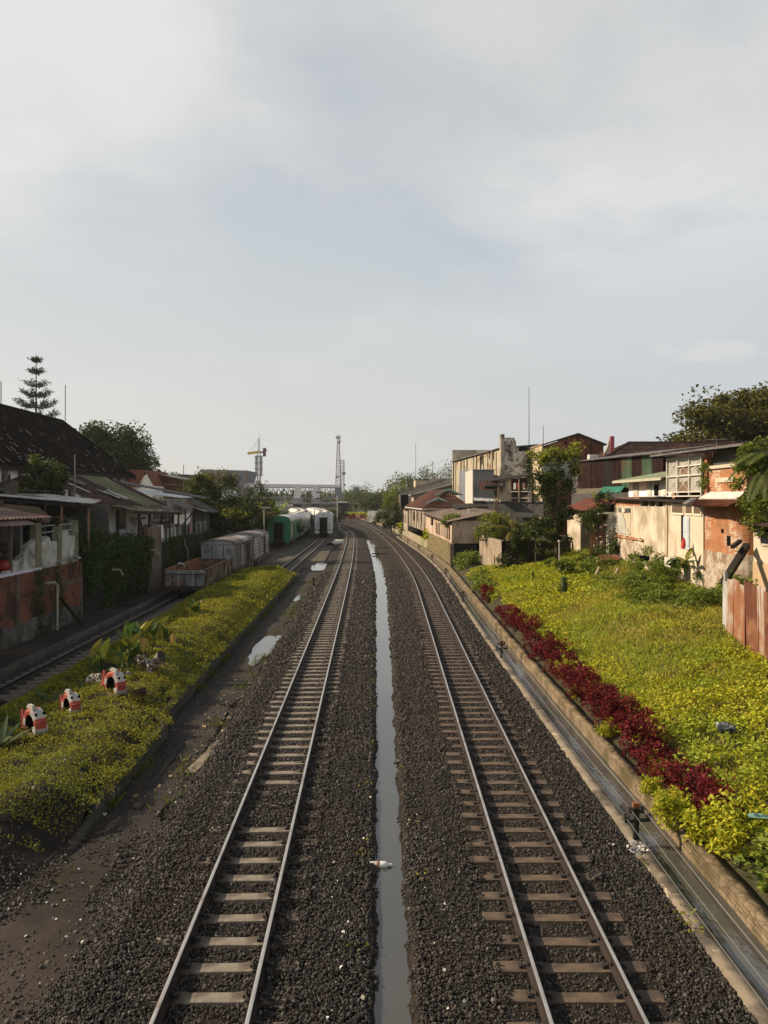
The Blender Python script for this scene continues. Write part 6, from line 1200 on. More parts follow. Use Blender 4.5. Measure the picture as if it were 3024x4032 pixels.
# white hut upstairs and rust shed
h = thing('hut', 'white wash house with a pale green roof left of the lattice window', 'hut', (16, 44, 6.1))
b = MB(); b.box(15.2, 18, 40.6, 48.9, 6.15, 7.05); b.build('wall', WHITEWASH, h); b = MB(); b.corr((14.4, 49.6, 7.12), (14.4, 40.5, 7.12), (17.6, 40.5, 7.7), (17.6, 49.6, 7.7), 40, .02, 2); b.build('roof', M('pale_green_roof', (.24, .27, .17), (.17, .19, .12), 2.), h); b = MB(); b.bar((14.42, 49.6, 7.06), (14.42, 40.9, 7.06), .1, .14); b.build('fascia', M('fascia_paint', (.4, .38, .3), (.3, .28, .22), 3.), h)
for k, (y0, y1, m_) in enumerate(((41.0, 41.7, WHITE_PAINT), (42.2, 42.9, M('cream_door', (.6, .55, .44))), (44.6, 45.4, WHITE_PAINT), (46.9, 48.0, M('louvre', (.5, .46, .4), (.3, .27, .24), 14.)))): leaf_door(h, 'x', 15.2, y0, y1, 6.2, 6.95 if k != 1 else 6.6, m_, -1, 'panel')
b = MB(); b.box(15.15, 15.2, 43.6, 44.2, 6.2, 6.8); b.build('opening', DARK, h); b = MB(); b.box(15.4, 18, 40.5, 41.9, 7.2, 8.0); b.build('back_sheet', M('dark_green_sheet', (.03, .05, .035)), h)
h = thing('shed', 'long dark rusty corrugated shed with two green sheets, below the sooty tiled roof', 'shed', (16.5, 56, 6))
p0, p1 = Vector((14.9, 60.5, 6.4)), Vector((18.3, 51.6, 6.4)); 
for k in range(9):
    q0, q1 = p0.lerp(p1, k / 9), p0.lerp(p1, (k + 1) / 9); zt = 8.95; b = MB(); b.corr(q0 + Vector((0, 0, .4)), q1 + Vector((0, 0, .4)), Vector((q1.x, q1.y, zt)), Vector((q0.x, q0.y, zt)), 7, .03, 1); b.build('sheet', [RUST_DK, RUST_DK, RUST_DK, M('blackish_sheet', (.03, .024, .022)), RUST_DK, GREEN_SHEET, RUST_DK, GREEN_SHEET, RUST_DK][k], h)
b = MB(); b.slab([p0 + Vector((-.35, .6, 2.45)), p1 + Vector((-.3, -.5, 2.6)), p1 + Vector((4, 1, 3.2)), p0 + Vector((4, 2, 3.1))], .05); b.build('roof', ZINC_DK, h)
b = MB(); b.slab([p0 + Vector((.2, 0, -1)), p1 + Vector((.2, 0, -1)), p1 + Vector((5, 1.5, -1)), p0 + Vector((5, 1.5, -1))], .1, (0, 0, 3.4)); b.build('body', WOOD_DK, h)
b = MB(); b.corr(p0 + Vector((-.3, .2, -.12)), p0.lerp(p1, .34) + Vector((-.3, .2, -.12)), p0.lerp(p1, .34) + Vector((-.02, 0, .42)), p0 + Vector((-.02, 0, .38)), 12, .03, 1); b.build('patched_sheet', M('patched_sheet', (.16, .10, .06), (.10, .12, .085), 1.2, .8), h)
b = MB(); b.corr(p0.lerp(p1, .34) + Vector((-.35, 0, .0)), p0.lerp(p1, .6) + Vector((-.35, 0, .1)), p0.lerp(p1, .6) + Vector((-.05, 0, .5)), p0.lerp(p1, .34) + Vector((-.05, 0, .5)), 10, .03, 1); b.build('teal_sheet', TEAL_SHEET, h)
b = MB(); b.slab([p0 + Vector((-.4, .4, -2.6)), p1 + Vector((-.4, 0, -2.6)), p1 + Vector((-.4, 0, .1)), p0 + Vector((-.4, .4, 0))], .2, (.5, .2, 0)); b.build('base_wall', GREYWALL, h)
h = thing('house', 'wide house with a sooty clay tile roof behind the rusty shed', 'house', (28, 76, 5))
b = MB(); b.tiles((18.8, 70, 9.15), (45, 70, 9.15), (45, 76, 11.4), (23.6, 76, 11.4), 14, 90, .06, .02); b.tiles((18.8, 82, 9.15), (18.8, 70, 9.15), (23.6, 76, 11.4), (23.6, 76, 11.45), 12, 30, .05); b.tube([(23.6, 76, 11.45), (45, 76, 11.45)], .13, 6); b.tube([(18.8, 70, 9.2), (23.6, 76, 11.45)], .11, 6); b.build('roof', TILE_DARKRED, h); b = MB(); b.box(19.4, 44, 70.6, 81, 4, 9.1); b.build('wall', GREYWALL, h)
t = thing('pillar', 'tall pink painted pillar with a broken wall stub, left of the sooty tiled roof', 'pillar', (21.5, 74, 8)); b = MB(); b.box(21.25, 21.6, 73.8, 74.2, 6, 11.9); b.build('pillar_shaft', M('pink_paint', (.36, .07, .10), (.26, .06, .08), 3., .8, (.2, .1, .1), .3), t); b = MB(); b.slab([(20.6, 74, 8), (21.24, 74, 8), (21.24, 74, 11.7), (21.0, 74, 10.9), (20.7, 74, 10.3)], .2, (0, .25, 0)); b.build('broken_wall', PLASTER_OLD, t); b = MB(); b.box(18.9, 19.7, 72.4, 73.2, 8, 10.1); b.build('white_block', WHITE_PAINT, t)
# factory with the rust gable
h = thing('factory', 'tall building with a rusty gable and a cream side wall behind the slim tree', 'factory', (19, 90, 2))
b = MB(); b.slab([(17.2, 85, 2), (23.7, 85, 2), (23.7, 85, 11.85), (20.9, 85, 12.95), (17.2, 85, 11.75)], .3, (0, .3, 0)); b.build('gable', RUST, h); b = MB(); b.box(17.05, 17.2, 85, 94.6, 2, 12.0); b.box(17.05, 23.5, 94.4, 94.6, 2, 11.5); b.build('side_wall', CREAM, h)
b = MB(); b.box(17.2, 21.0, 84.9, 84.99, 8.2, 11.1); b.build('grey_panel', M('pale_grey_panel', (.3, .3, .29), (.23, .23, .22), 1.), h); b = MB(); b.slab([(17, 84.6, 11.8), (20.9, 84.6, 13.02), (20.9, 95, 13.02), (17, 95, 11.8)], .1); b.slab([(20.9, 84.6, 13.02), (24, 84.6, 11.8), (24, 95, 11.8), (20.9, 95, 13.02)], .1); b.build('roof', ZINC_RED, h)
b = MB()
for x in (18.2, 19.6, 20.9, 22.3): b.bar((x, 84.96, 8), (x, 84.96, 11.7 + (1 - abs(x - 20.9) / 3) * .9), .08)
b.build('seam', RUST_DK, h)
# cream corrugated building with the mildewed block tower
h = thing('workshop', 'tall cream corrugated building with a mildewed masonry tower', 'building', (14, 100, 2))
P0, P1 = Vector((10.0, 115, 2)), Vector((13.7, 92, 2)); b = MB(); b.corr(P0, P1, Vector((13.7, 92, 11.75)), Vector((10, 115, 11.3)), 60, .05, 1); b.build('wall', CREAM_METAL, h)
b = MB()
for u in (.04, .1, .22, .3, .36, .5, .56, .64, .7, .78, .86, .93): p = P0.lerp(P1, u); b.bar(p + Vector((-.1, 0, 3.5)), p + Vector((-.1, 0, 9.6)), .16, .08)
b.build('dark_strips', RUST_DK, h)
b = MB(); b.slab([Vector((9.7, 115, 11.4)), Vector((13.5, 91.8, 11.9)), Vector((19, 92, 12.4)), Vector((18, 117, 12.4))], .12); b.build('roof', ZINC_DK, h)
b = MB(); b.slab([(10.05, 115.4, 2), (19.5, 106, 2), (19.5, 106, 12.6), (10.05, 115.4, 13.2)], .3, (0, .4, 0)); b.build('parapet', M('dark_parapet', (.085, .08, .07), (.05, .047, .042), .8, .9, (.14, .13, .115), .4), h)
p = P0.lerp(P1, .2); q = P0.lerp(P1, .4); b = MB(); b.slab([p + Vector((-.15, 0, 2)), q + Vector((-.15, 0, 2)), q + Vector((-.15, 0, 7.9)), p + Vector((-.15, 0, 7.9))], .05); b.build('blue_grey_door', M('blue_grey_sheet', (.16, .175, .2), (.11, .12, .14), 1.2, .7, streak=True, c4=(.06, .06, .06), amt4=.2), h)
for u, z in ((.66, 9.6), (.8, 10.0), (.87, 9.9)): p = P0.lerp(P1, u); b = MB(); b.slab([p + Vector((-.1, -.3, z)), p + Vector((-.1, .3, z)), p + Vector((-.55, .3, z - .9)), p + Vector((-.55, -.3, z - .9))], .05); b.build('shutter', RUST, h)
b = MB(); b.slab([(13.9, 91, 3), (16.5, 91, 3), (16.5, 91, 11.5), (15.55, 91, 11.5), (15.5, 91, 12.0), (15.3, 91, 12.2), (15.25, 91, 12.7), (15.1, 91, 12.9), (15.1, 91, 13.1), (13.9, 91, 13.1)], .5, (0, .6, 0)); b.build('tower_wall', MILDEW, h); b = MB(); b.box(13.5, 13.92, 90.9, 92.0, 2, 13.5); b.build('tower_pier', M('pier_render', (.34, .3, .24), (.2, .17, .14), 1.2, .9, (.07, .06, .055), .45), h)
h = thing('annex', 'metal box annex with shade painted grey on its front and its lit left side pale, in front of the cream building', 'annex', (10.5, 91, 2))
b = MB(); b.box(10.0, 12.3, 88, 88.12, 4, 9.25); b.build('front', SHADED_METAL, h); b = MB(); b.box(9.9, 10.0, 88, 96, 2, 9.3); b.build('side', PALE_PANEL, h); b = MB(); b.box(10.05, 12.25, 88.15, 95.8, 2, 9.2); b.build('core', SHADED_METAL, h); b = MB(); b.corr((9.9, 87.8, 9.3), (12.5, 87.8, 9.3), (12.5, 96, 9.4), (9.9, 96, 9.4), 16, .04, 1); b.build('roof', ZINC, h)  # front darker than side: sun and shade put into the two colours
b = MB(); b.corr((10.0, 87.0, 5.8), (12.5, 87.0, 5.75), (12.5, 88, 6.15), (10.0, 88, 6.15), 14, .05, 1); b.build('canopy', M('pale_corrugated', (.45, .45, .44)), h)
# shack with the balcony, dish
h = thing('shack', 'cream shack with a balcony, dark awnings and laundry below the mildewed tower', 'shack', (12.5, 79, 5))
b = MB(); b.slab([(11.45, 80, 5.75), (12.6, 79.0, 5.75), (12.6, 79.0, 8.0), (11.45, 80, 7.75)], .15, (.5, .8, 0)); b.build('wall', CREAM, h)
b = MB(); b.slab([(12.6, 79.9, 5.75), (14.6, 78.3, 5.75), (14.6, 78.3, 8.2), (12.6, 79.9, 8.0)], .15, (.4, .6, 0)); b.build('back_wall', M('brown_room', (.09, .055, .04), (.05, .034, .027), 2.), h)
b = MB(); b.slab([(10.9, 79.6, 7.78), (14.8, 77.2, 8.35), (15.4, 80.5, 8.6), (11.4, 83, 8.1)], .1); b.build('roof', WOOD_DK, h); b = MB(); b.corr((9.55, 79.5, 7.35), (11.3, 78.4, 7.4), (11.6, 80.6, 7.95), (9.9, 81.2, 7.9), 10, .04, 1); b.corr((9.5, 79.3, 6.9), (11.2, 78.2, 6.85), (11.4, 79.8, 7.3), (9.7, 80.8, 7.35), 10, .04, 1); b.build('awning', RUST_DK, h)
b = MB(); b.box(11.95, 12.2, 79.2, 79.42, 7.25, 7.85); b.build('window', M('blue_glass', (.07, .09, .14)), h); b = MB(); b.slab([(11.75, 79.35, 7.7), (12.0, 79.15, 7.7), (11.8, 79.0, 6.85), (11.6, 79.2, 6.85)], .05); b.build('shutter', WOOD_BRN, h)
for x, y in ((12.62, 78.7), (13.4, 78.1), (14.5, 77.5)): post(h, (x, y, 5.7), (x, y, 8.0), .1, M('tan_post', (.4, .3, .2)))
for z in (6.1, 6.75): b = MB(); b.bar((12.6, 78.7, z), (14.5, 77.5, z), .07); b.build('railing', WHITE_PAINT, h)
b = MB(); b.slab([(10.6, 80.2, 4.2), (15.6, 77.0, 4.2), (15.6, 77.0, 5.7), (10.6, 80.2, 5.7)], .2, (.5, .8, 0)); b.build('base_wall', GREYWALL, h); b = MB(); b.slab([(10.4, 80.2, 5.68), (15.7, 76.8, 5.68), (16.2, 79, 5.68), (11, 82, 5.68)], .1); b.build('floor_slab', CONC, h)
for k, (x, y, m_) in enumerate(((12.9, 78.45, plain('white_shirt', (.55, .52, .48), .9)), (13.2, 78.2, plain('red_shirt', (.3, .06, .04), .9)), (13.7, 77.9, plain('brown_shirt', (.2, .12, .08), .9)))):
    b = MB(); b.slab([(x, y, 7.6), (x + .22, y - .12, 7.6), (x + .2, y - .12, 7.0), (x + .02, y, 6.95)], .03); tag(b.build('laundry', m_, origin=(x, y, 7)), ('white', 'red', 'brown')[k] + ' garment hanging in the balcony of the cream shack', 'laundry')
t = thing('satellite_dish', 'pale satellite dish tipped up on a stand by the balcony shack', 'dish', (14.0, 76, 5.8)); b = MB(); b.lathe([(0, -.16), (.2, -.14), (.4, -.06), (.56, .05), (.56, .075), (.4, -.03), (.2, -.11), (0, -.13)], 18, (14.0, 76, 6.95)); b.build('reflector', M('dish_green', (.42, .47, .42), (.34, .38, .34), 3.), t, True); b = MB(); b.tube([(14.0, 76, 5.7), (14.0, 76, 6.8)], .05, 6); b.build('stand', ZINC, t); b = MB()
for a in (0, 2.1, 4.2): b.tube([(14 + .5 * math.cos(a), 76 + .5 * math.sin(a), 7.0), (14, 76, 7.4)], .015, 4)
b.sphere((14, 76, 7.4), .07); b.build('feed_arm', ZINC, t)
random.seed(9)
for k in range(5):
    b = MB(); x = 10.5 + k * .12; b.tube([(x, 75, 3.8 + .1 * k), (x + .05, 75.1, 6.9 + random.uniform(-1.2, .3))], .045, 6); tag(b.build('bamboo_pole', BAMBOO, origin=(x, 75, 3.8)), 'upright bamboo pole in the bundle left of the cream balcony shack', 'pole', 'bamboo poles by the balcony shack')
b = MB(); b.slab([(7.6, 86, 4.9), (12.2, 84, 5.2), (12.4, 88, 5.6), (7.8, 90, 5.3)], .1); t = thing('lean_to', 'low dark lean-to roof with clutter between the red tiled house and the grey annex', 'lean-to', (10, 86, 4)); b.build('roof', WOOD_DK, t); b = MB(); b.slab([(8.2, 86.4, 3.2), (11.9, 81.2, 3.2), (11.9, 81.2, 4.55), (8.2, 86.4, 4.4)], .2, (.3, .3, 0)); b.build('wall', GREYWALL, t); b = MB(); b.box(9.0, 9.4, 84.6, 85, 4.5, 5.0); b.box(10.4, 11.1, 83.6, 84, 4.6, 5.0); b.build('clutter', CREAM, t); post(t, (8.2, 86.2, 3), (8.2, 86.2, 5.0), .1, WOOD_DK)
# red awning house, dark recess, brick ruin
h = thing('house', 'small beige house with a red brown tin roof behind the slim tree', 'house', (13.5, 56, 2))
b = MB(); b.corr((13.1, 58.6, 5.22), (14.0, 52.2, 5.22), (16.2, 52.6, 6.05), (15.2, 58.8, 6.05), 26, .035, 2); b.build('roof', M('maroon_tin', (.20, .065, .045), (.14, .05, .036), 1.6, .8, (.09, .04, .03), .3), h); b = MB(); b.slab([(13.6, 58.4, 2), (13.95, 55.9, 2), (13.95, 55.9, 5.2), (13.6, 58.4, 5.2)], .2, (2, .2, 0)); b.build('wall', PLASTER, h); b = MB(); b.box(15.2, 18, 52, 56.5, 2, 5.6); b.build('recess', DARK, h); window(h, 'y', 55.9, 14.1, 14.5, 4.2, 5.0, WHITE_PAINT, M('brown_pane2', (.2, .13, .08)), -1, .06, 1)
b = MB(); b.slab([(13.5, 51.2, 1.6), (14.9, 51.2, 1.6), (14.9, 51.2, 4.9), (14.5, 51.2, 4.6), (14.1, 51.2, 4.75), (13.7, 51.2, 4.4), (13.5, 51.2, 3.2)], .4, (0, .5, 0)); tag(b.build('brick_ruin', BRICK_ORANGE, origin=(14.2, 51.4, 1.8)), 'broken orange brick wall stub beside the dark recess', 'ruin')
random.seed(21); b = MB()
for k in range(14): b.bar((13.9 + random.uniform(-.4, .5), 50.7, 2.2 + k * .16), (14.3 + random.uniform(-.3, .4), 50.9, 2.28 + k * .16), .16, .1)
tag(b.build('brick_pile', PLASTER_OLD, origin=(14, 50.8, 2.2)), 'tumbled pale bricks heaped against the broken brick stub', 'rubble pile')
# block wall, dark brick wall, stone wall along the drain
b = MB(); b.slab([(8.0, 66, .6), (8.55, 57.3, .6), (8.55, 57.3, 2.95), (8.0, 66, 2.95)], .2, (.3, 0, 0)); tag(b.build('block_wall', BLOCK, origin=(8.3, 61, .7)), 'sunlit grey block wall running away above the bank', 'wall')
b = MB(); b.box(8.56, 13.6, 57.3, 57.6, .6, 2.95); tag(b.build('sooty_brick_wall', BRICK_DARK, origin=(11, 57.4, .7)), 'shaded sooty brick wall at the back of the bank behind the slim trees', 'wall')
b = MB(); b.slab([(5.95, 68.8, -.3), (8.1, 68.8, -.3), (8.1, 68.8, 2.0), (5.95, 68.8, 1.95)], .2, (0, .3, 0)); tag(b.build('end_wall', BLACK_WALL, origin=(7, 68.9, -.2)), 'wall with its shade painted in black, facing the bank at the end of the mossy stone wall', 'wall')  # wall faces away from the sun; its shade is put into the near-black colour
Yst = np.arange(68.6, 92, .6); o = solid_strip('stone_wall', Yst, K(.28), K(.8), -.35, 2.1, STONEWALL, 'tall mossy stone retaining wall beside the drain, below the slatted lean-to', 'wall', .06)
b = MB()
for y in (68.45,):
    for x in (5.75, 5.9, 6.02): b.box(x - .03, x + .03, y - .05, y + .05, -.2, 2.1)
tag(b.build('pipe_cluster', M('pale_pipe2', (.3, .25, .18), (.2, .17, .12), 3.), origin=(5.9, 68.4, -.2)), 'three pale pipes standing at the corner of the mossy stone wall', 'pipes')
solid_strip('low_stone_wall', np.concatenate([np.arange(92, 130, 1.), np.arange(130, 260, 4.)]), K(.25), K(.6), -.35, lambda y: np.where(y < 125, 1.15, .8), M('pale_stone', (.27, .22, .15), (.18, .15, .10), 1.2, .95, (.14, .13, .06), .4, bstr=.8), 'long low pale stone wall following the curve of the right track', 'wall', .05)
# number board, junction box
c = D(1682, 2150, 95); t = thing('number_board', 'small white trackside post with the number 2 on a black foot', 'marker', (c.x, c.y, 0)); b = MB(); b.box(c.x - .16, c.x + .16, c.y - .06, c.y + .06, .45, 1.25); b.build('board', WHITE_PAINT, t); b = MB(); b.box(c.x - .2, c.x + .2, c.y - .1, c.y + .1, -.2, .45); b.build('foot', BLACK_IRON, t)
fc = bpy.data.curves.new('digit', 'FONT'); fc.body = '2'; fc.size = .55; fc.align_x = 'CENTER'; fc.extrude = .006; fo = bpy.data.objects.new('digit', fc); COL.objects.link(fo); fc.materials.append(BLACK_IRON); fo.parent = t; fo.location = (0, -.07, .78); fo.rotation_euler = (PI / 2, 0, 0)
bpy.context.view_layer.update(); dm = bpy.data.meshes.new_from_object(fo.evaluated_get(bpy.context.evaluated_depsgraph_get())); fm = bpy.data.objects.new('numeral', dm); COL.objects.link(fm); fm.parent = t; fm.location = fo.location; fm.rotation_euler = fo.rotation_euler; bpy.data.objects.remove(fo)
b = MB(); b.sphere((c.x, c.y - .07, .62), .06, .015, .06, 8, 6); b.build('dot', BLACK_IRON, t)
b = MB(); b.box(5.35, 6.6, 90.2, 91.0, -.2, .95); b.bar((5.3, 90.2, .95), (8.4, 90.6, 1.15), .2); tag(b.build('culvert_head', CONC_DK, origin=(5.8, 90.5, -.2)), 'dark concrete culvert head at the far end of the mossy stone wall', 'culvert')
# planked houses along the stone wall
h = thing('planked_house', 'weathered planked house with a red clay tile roof and teal gables', 'house', (6.5, 105, 2.1))
A_, B_, C_, D_ = (4.75, 95.8, 4.85), (10.6, 95.8, 4.95), (9.6, 121, 4.95), (3.3, 121, 4.85); RA, RB = (8.1, 101.5, 7.1), (6.6, 115, 7.1)
b = MB(); b.tiles(D_, A_, RA, RB, 13, 60, .10); b.tiles(A_, B_, RA, (8.12, 101.5, 7.1), 13, 18, .10); b.tiles(B_, C_, RB, RA, 13, 40, .10); b.tube([RA, RB], .12, 6); b.tube([A_, RA], .1, 6); b.build('roof', TILE_RED, h)
def fl(y): return float(KERB(y)) + .42
b = MB(); b.slab([(fl(96.2), 96.2, 2.05), (9.9, 96.2, 2.05), (9.2, 119.8, 2.05), (fl(119.8), 119.8, 2.05), (fl(108), 108, 2.05)], 2.8, (0, 0, 2.75)); b.build('wall', PLANK, h)
b = MB()
for y in np.arange(97, 119, 2.4): b.bar((fl(y) - .04, y, 2.1), (fl(y) - .04, y, 4.75), .09)
b.build('batten', WOOD_DK, h)
for y in (99.5, 104.2, 109.5): window(h, 'x', fl(y) - .05, y, y + 1.1, 3.1, 4.2, WOOD_DK, GLASS_DK, -1, .08, 1)
for (x, y, z, w, hh) in ((8.3, 100.9, 7.25, 1.75, .75), (6.75, 97.6, 6.15, 1.5, .68)):
    g_ = MB(); g_.bar((x - w, y, z - hh), (x, y, z), .12, .22); g_.bar((x, y, z), (x + w, y, z - hh), .12, .22); tb = g_.build('gable_trim', TEAL_TRIM, h); g_ = MB(); g_.slab([(x - w * .9, y + .1, z - hh), (x + w * .9, y + .1, z - hh), (x, y + .1, z - .08)], .1, (0, .15, 0)); g_.build('gable_face', M('teal_face', (.12, .17, .15), (.08, .11, .1), 3.), tb)
    g_ = MB(); g_.tiles((x - w, y, z - hh - .02), (x - w, y + 3.4, z - hh + .02), (x, y + 3.4, z), (x, y, z), 5, 10, .04); g_.tiles((x + w, y + 3.4, z - hh), (x + w, y, z - hh), (x, y, z), (x, y + 3.4, z), 5, 10, .04); g_.build('dormer_roof', TILE_RED, h)
b = MB(); b.bar((4.7, 95.75, 4.78), (9.0, 95.75, 4.78), .12, .16); b.build('gutter', PALE_PANEL, h); b = MB(); b.bar((4.68, 95.8, 4.75), (3.25, 121, 4.75), .12, .14); b.build('eave_board', PALE_PANEL, h)
h = thing('lean_to', 'long planked lean-to with narrow slit openings on top of the mossy stone wall', 'lean-to', (6, 82, 2.1))
b = MB(); b.slab([(fl(69.2), 69.2, 2.1), (9.5, 69.2, 2.1), (9.5, 95.6, 2.1), (fl(95.6), 95.6, 2.1), (fl(82), 82, 2.1)], 2., (0, 0, 2.0)); b.build('wall', M('pinkish_planks', (.47, .36, .27), (.36, .26, .19), 1.2, .9, (.24, .16, .11), .35, streak=True, c4=(.2, .12, .08), amt4=.3), h)
for y in (70.6, 72.2, 73.8, 75.6, 77.6, 79.8, 81.6, 83.4): b = MB(); b.box(fl(y) - .07, fl(y) + .1, y, y + .62, 2.35, 3.55); b.build('slit', DARK, h)
b = MB(); b.corr((fl(69) - .35, 68.8, 4.02), (fl(95) - .35, 95.3, 4.3), (9.8, 95.3, 5.1), (9.8, 68.8, 4.9), 70, .03, 2); b.build('roof', M('brown_tin', (.17, .13, .10), (.11, .085, .07), 1.4, .8, (.08, .05, .04), .3), h)
b = MB(); b.bar((fl(69) - .3, 69.0, 3.95), (fl(95) - .3, 95.3, 4.22), .1, .18); b.build('eave_board', RUST_DK, h); window(h, 'x', fl(88) - .06, 87.0, 89.6, 3.2, 3.9, WOOD_DK, GLASS_DK, -1, .1, 2)
b = MB(); b.box(8.2, 9.6, 76, 76.3, 4.3, 5.0); b.build('white_panel', M('white_board', (.55, .46, .36)), h)
h = thing('annex', 'narrow planked annex at the far end of the red tiled house', 'annex', (3, 125, 2)); b = MB(); b.slab([(fl(121.4), 121.4, 1), (8, 121.4, 1), (7, 132, 1), (fl(132), 132, 1)], 3., (0, 0, 3.3)); b.build('wall', PLANK, h); b = MB(); b.slab([(fl(121) - .3, 121.2, 4.32), (8.4, 121.2, 4.5), (7.4, 132.4, 4.5), (fl(132) - .3, 132.4, 4.32)], .1); b.build('roof', RUST_DK, h)
for y in (124, 126, 128.5): b = MB(); b.box(fl(y) - .06, fl(y) + .05, y, y + .5, 2.2, 3.6); b.build('slit', DARK, h)
# cream sheds behind
for (x0, x1, Y, z0, z1, lab) in ((4.6, 11.6, 122, 6.55, 8.4, 'pale shed with a sloping roof just behind the red clay roof'), (2.7, 10.8, 138, 7.15, 9.5, 'cream corrugated shed with a long sloping roof behind the pale shed')):
    h = thing('shed', lab, 'shed', (x0, Y, 2)); b = MB(); b.slab([(x0, Y, 2), (x1, Y, 2), (x1, Y, z1), (x0, Y, z0)], .2, (0, 9, 0)); b.build('wall', M('grey_cream', (.36, .32, .25), (.27, .24, .19), 1.) if Y > 130 else M('dun_wall', (.24, .2, .16), (.18, .15, .12), 1.), h); b = MB(); b.corr((x0, Y + 9, 2), (x0, Y, 2), (x0, Y, z0), (x0, Y + 9, z0), 20, .03); b.build('side', CREAM_METAL, h)
    b = MB(); b.slab([(x0 - .5, Y - .4, z0 - .02), (x1 + .2, Y - .4, z1 + .1), (x1 + .2, Y + 9.3, z1 + .1), (x0 - .5, Y + 9.3, z0 - .02)], .15); b.build('roof', M('pale_shed_roof', (.33, .3, .25), (.25, .23, .19), 1.), h); b = MB(); b.box(x0 + .3, x0 + 1.6, Y - .06, Y, 3.0, z0 - .4); b.box(x0 + 2.2, x0 + 3.2, Y - .06, Y, 3.0, z0 - .2); b.build('opening', DARK, h)
h = thing('building', 'flat topped cream building on the skyline behind the sheds', 'building', (8, 162, 2)); b = MB(); b.box(6.4, 9.0, 160, 170, 2, 9.9); b.build('wall', CREAM, h); b = MB(); b.box(9.0, 11.2, 160.4, 170, 2, 10.2); b.box(11.2, 16, 161, 170, 2, 10.3); b.build('annex_wall', M('dim_cream', (.4, .34, .24), (.33, .28, .2), 1.), h); b = MB(); b.box(6.3, 9.1, 159.8, 170, 9.9, 10.05); b.build('roof_slab', CONC_DK, h)
for k, (x, Y, w, d, z, lab) in enumerate(((-1.2, 186, 3.5, 9, 3.6, 'farthest pale house by the grassy verge'), (1.5, 176, 3, 8, 5.2, 'far pale house with a steep dark roof beside the bamboo'), (-4.2, 200, 3, 8, 3.0, 'tiny pale house beyond the verge trees'))):
    h = thing('house', lab, 'house', (x, Y, .5)); b = MB(); b.box(x, x + w, Y, Y + d, .3, z); b.build('wall', WHITEWASH, h); b = MB(); b.slab([(x - .3, Y - .3, z), (x + w / 2, Y - .3, z + 1.5), (x + w / 2, Y + d, z + 1.5), (x - .3, Y + d, z)], .12); b.slab([(x + w / 2, Y - .3, z + 1.5), (x + w + .3, Y - .3, z), (x + w + .3, Y + d, z), (x + w / 2, Y + d, z + 1.5)], .12); b.build('roof', RUST_DK, h); window(h, 'x', x, Y + 2, Y + 3.2, z - 1.6, z - .6, WHITE_PAINT, GLASS_DK, -1, .1, 0)
# antennas
for px, y, zb_, ht, lab, yag in ((2083, 92, 11.5, 7.6, 'tallest antenna mast with a crossbar on the factory corner', True), (2139, 90, 11.5, 2.9, 'short bare rod on the factory roof', False), (2822, 45, 8.3, 1.2, 'rooftop aerial with short prongs on the lattice window house', True), (1683, 160, 9.8, 3.2, 'thin aerial with prongs on the flat cream building', True), (1704, 162, 10, 3.8, 'second thin aerial right of the first on the skyline', True), (1637, 190, 6, 13.5, 'very tall pale radio mast far behind the sheds', False), (1509, 180, 5, 4.2, 'small aerial above the far pale houses', True)):
    x = (px - XC) * y / F; t = thing('antenna', lab, 'antenna', (x, y, zb_), 0, 'antennas on the right hand skyline'); b = MB(); b.tube([(x, y, zb_ - .4), (x, y, zb_ + ht)], [.03 + .0003 * y, .012 + .0002 * y], 6); b.build('mast', M('mast_grey', (.16, .14, .125)), t)
    if yag:
        b = MB(); zc = zb_ + .1 if ht > 7 else zb_ + ht * .92; b.bar((x - .7, y, zc), (x + .7, y, zc), .035)
        for k in range(5): b.bar((x - .45 + k * .2, y - .25, zc), (x - .45 + k * .2, y + .25, zc), .025)
        b.build('prongs', M('mast_grey', (.16, .14, .125)), t)
# ------------------------------------------------------------------ right: trees
tree('tree', 'slim tall tree with sunlight painted into its yellow green tips in front of the cream factory wall', (11.4, 52, 1.2), 5.6, [(-.35, 0, 7.0, 1.45, 1.3, 1.25), (.7, 0, 7.2, 1.0, 1.1, 1.2), (-.9, 0, 5.7, 1.0, 1.2, 1.0), (.2, 0, 5.6, 1.2, 1.1, 1.1), (.1, 0, 4.2, .85, .9, 1.0), (-.2, 0, 2.9, 1.0, 1.0, 1.0), (-.9, .2, 2.6, .9, .9, .8), (.5, 0, 2.4, .8, .8, .8), (-.3, 0, 1.6, 1.2, .9, .6), (.6, .2, 3.4, .8, .8, .8)], 9500, .19, LEAF_MID, clumps=105, cs=.19, shell=.55, r0=.11, tips=LEAF_LIT, ntips=1500, limbs=18)
tree('tree', 'thin trunked young tree left of the slim tall tree', (10.7, 55.5, 1.0), 2.6, [(0, 0, 3.1, .8, .8, .7), (-.5, 0, 2.5, .6, .6, .5)], 900, .2, LEAF_MID, clumps=26, cs=.26, r0=.06, limbs=6)
tree('tree', 'small bushy tree beside the red brown tin roof', (13.6, 50, 2.0), 2.2, [(0, 0, 3.4, .75, .8, .8), (.45, 0, 3.9, .5, .6, .55), (-.7, 0, 2.7, .7, .7, .65)], 2100, .17, LEAF_MID, clumps=50, cs=.24, r0=.07, limbs=10, tips=LEAF_LIT, ntips=90)
bush('bush', 'sunlit leafy bush overhanging the grey block wall', (8.9, 63, 2.7), [(0, 0, 1.1, 1.35, 1.3, 1.1), (-.6, 0, .4, .9, 1.0, .8), (.9, 0, .2, 1.0, 1., .9)], 3000, .22, foliage('yellow_green_leaves', [(.16, .19, .026), (.10, .13, .02), (.24, .25, .03), (.06, .08, .015)], .25), 60, .22, .6)
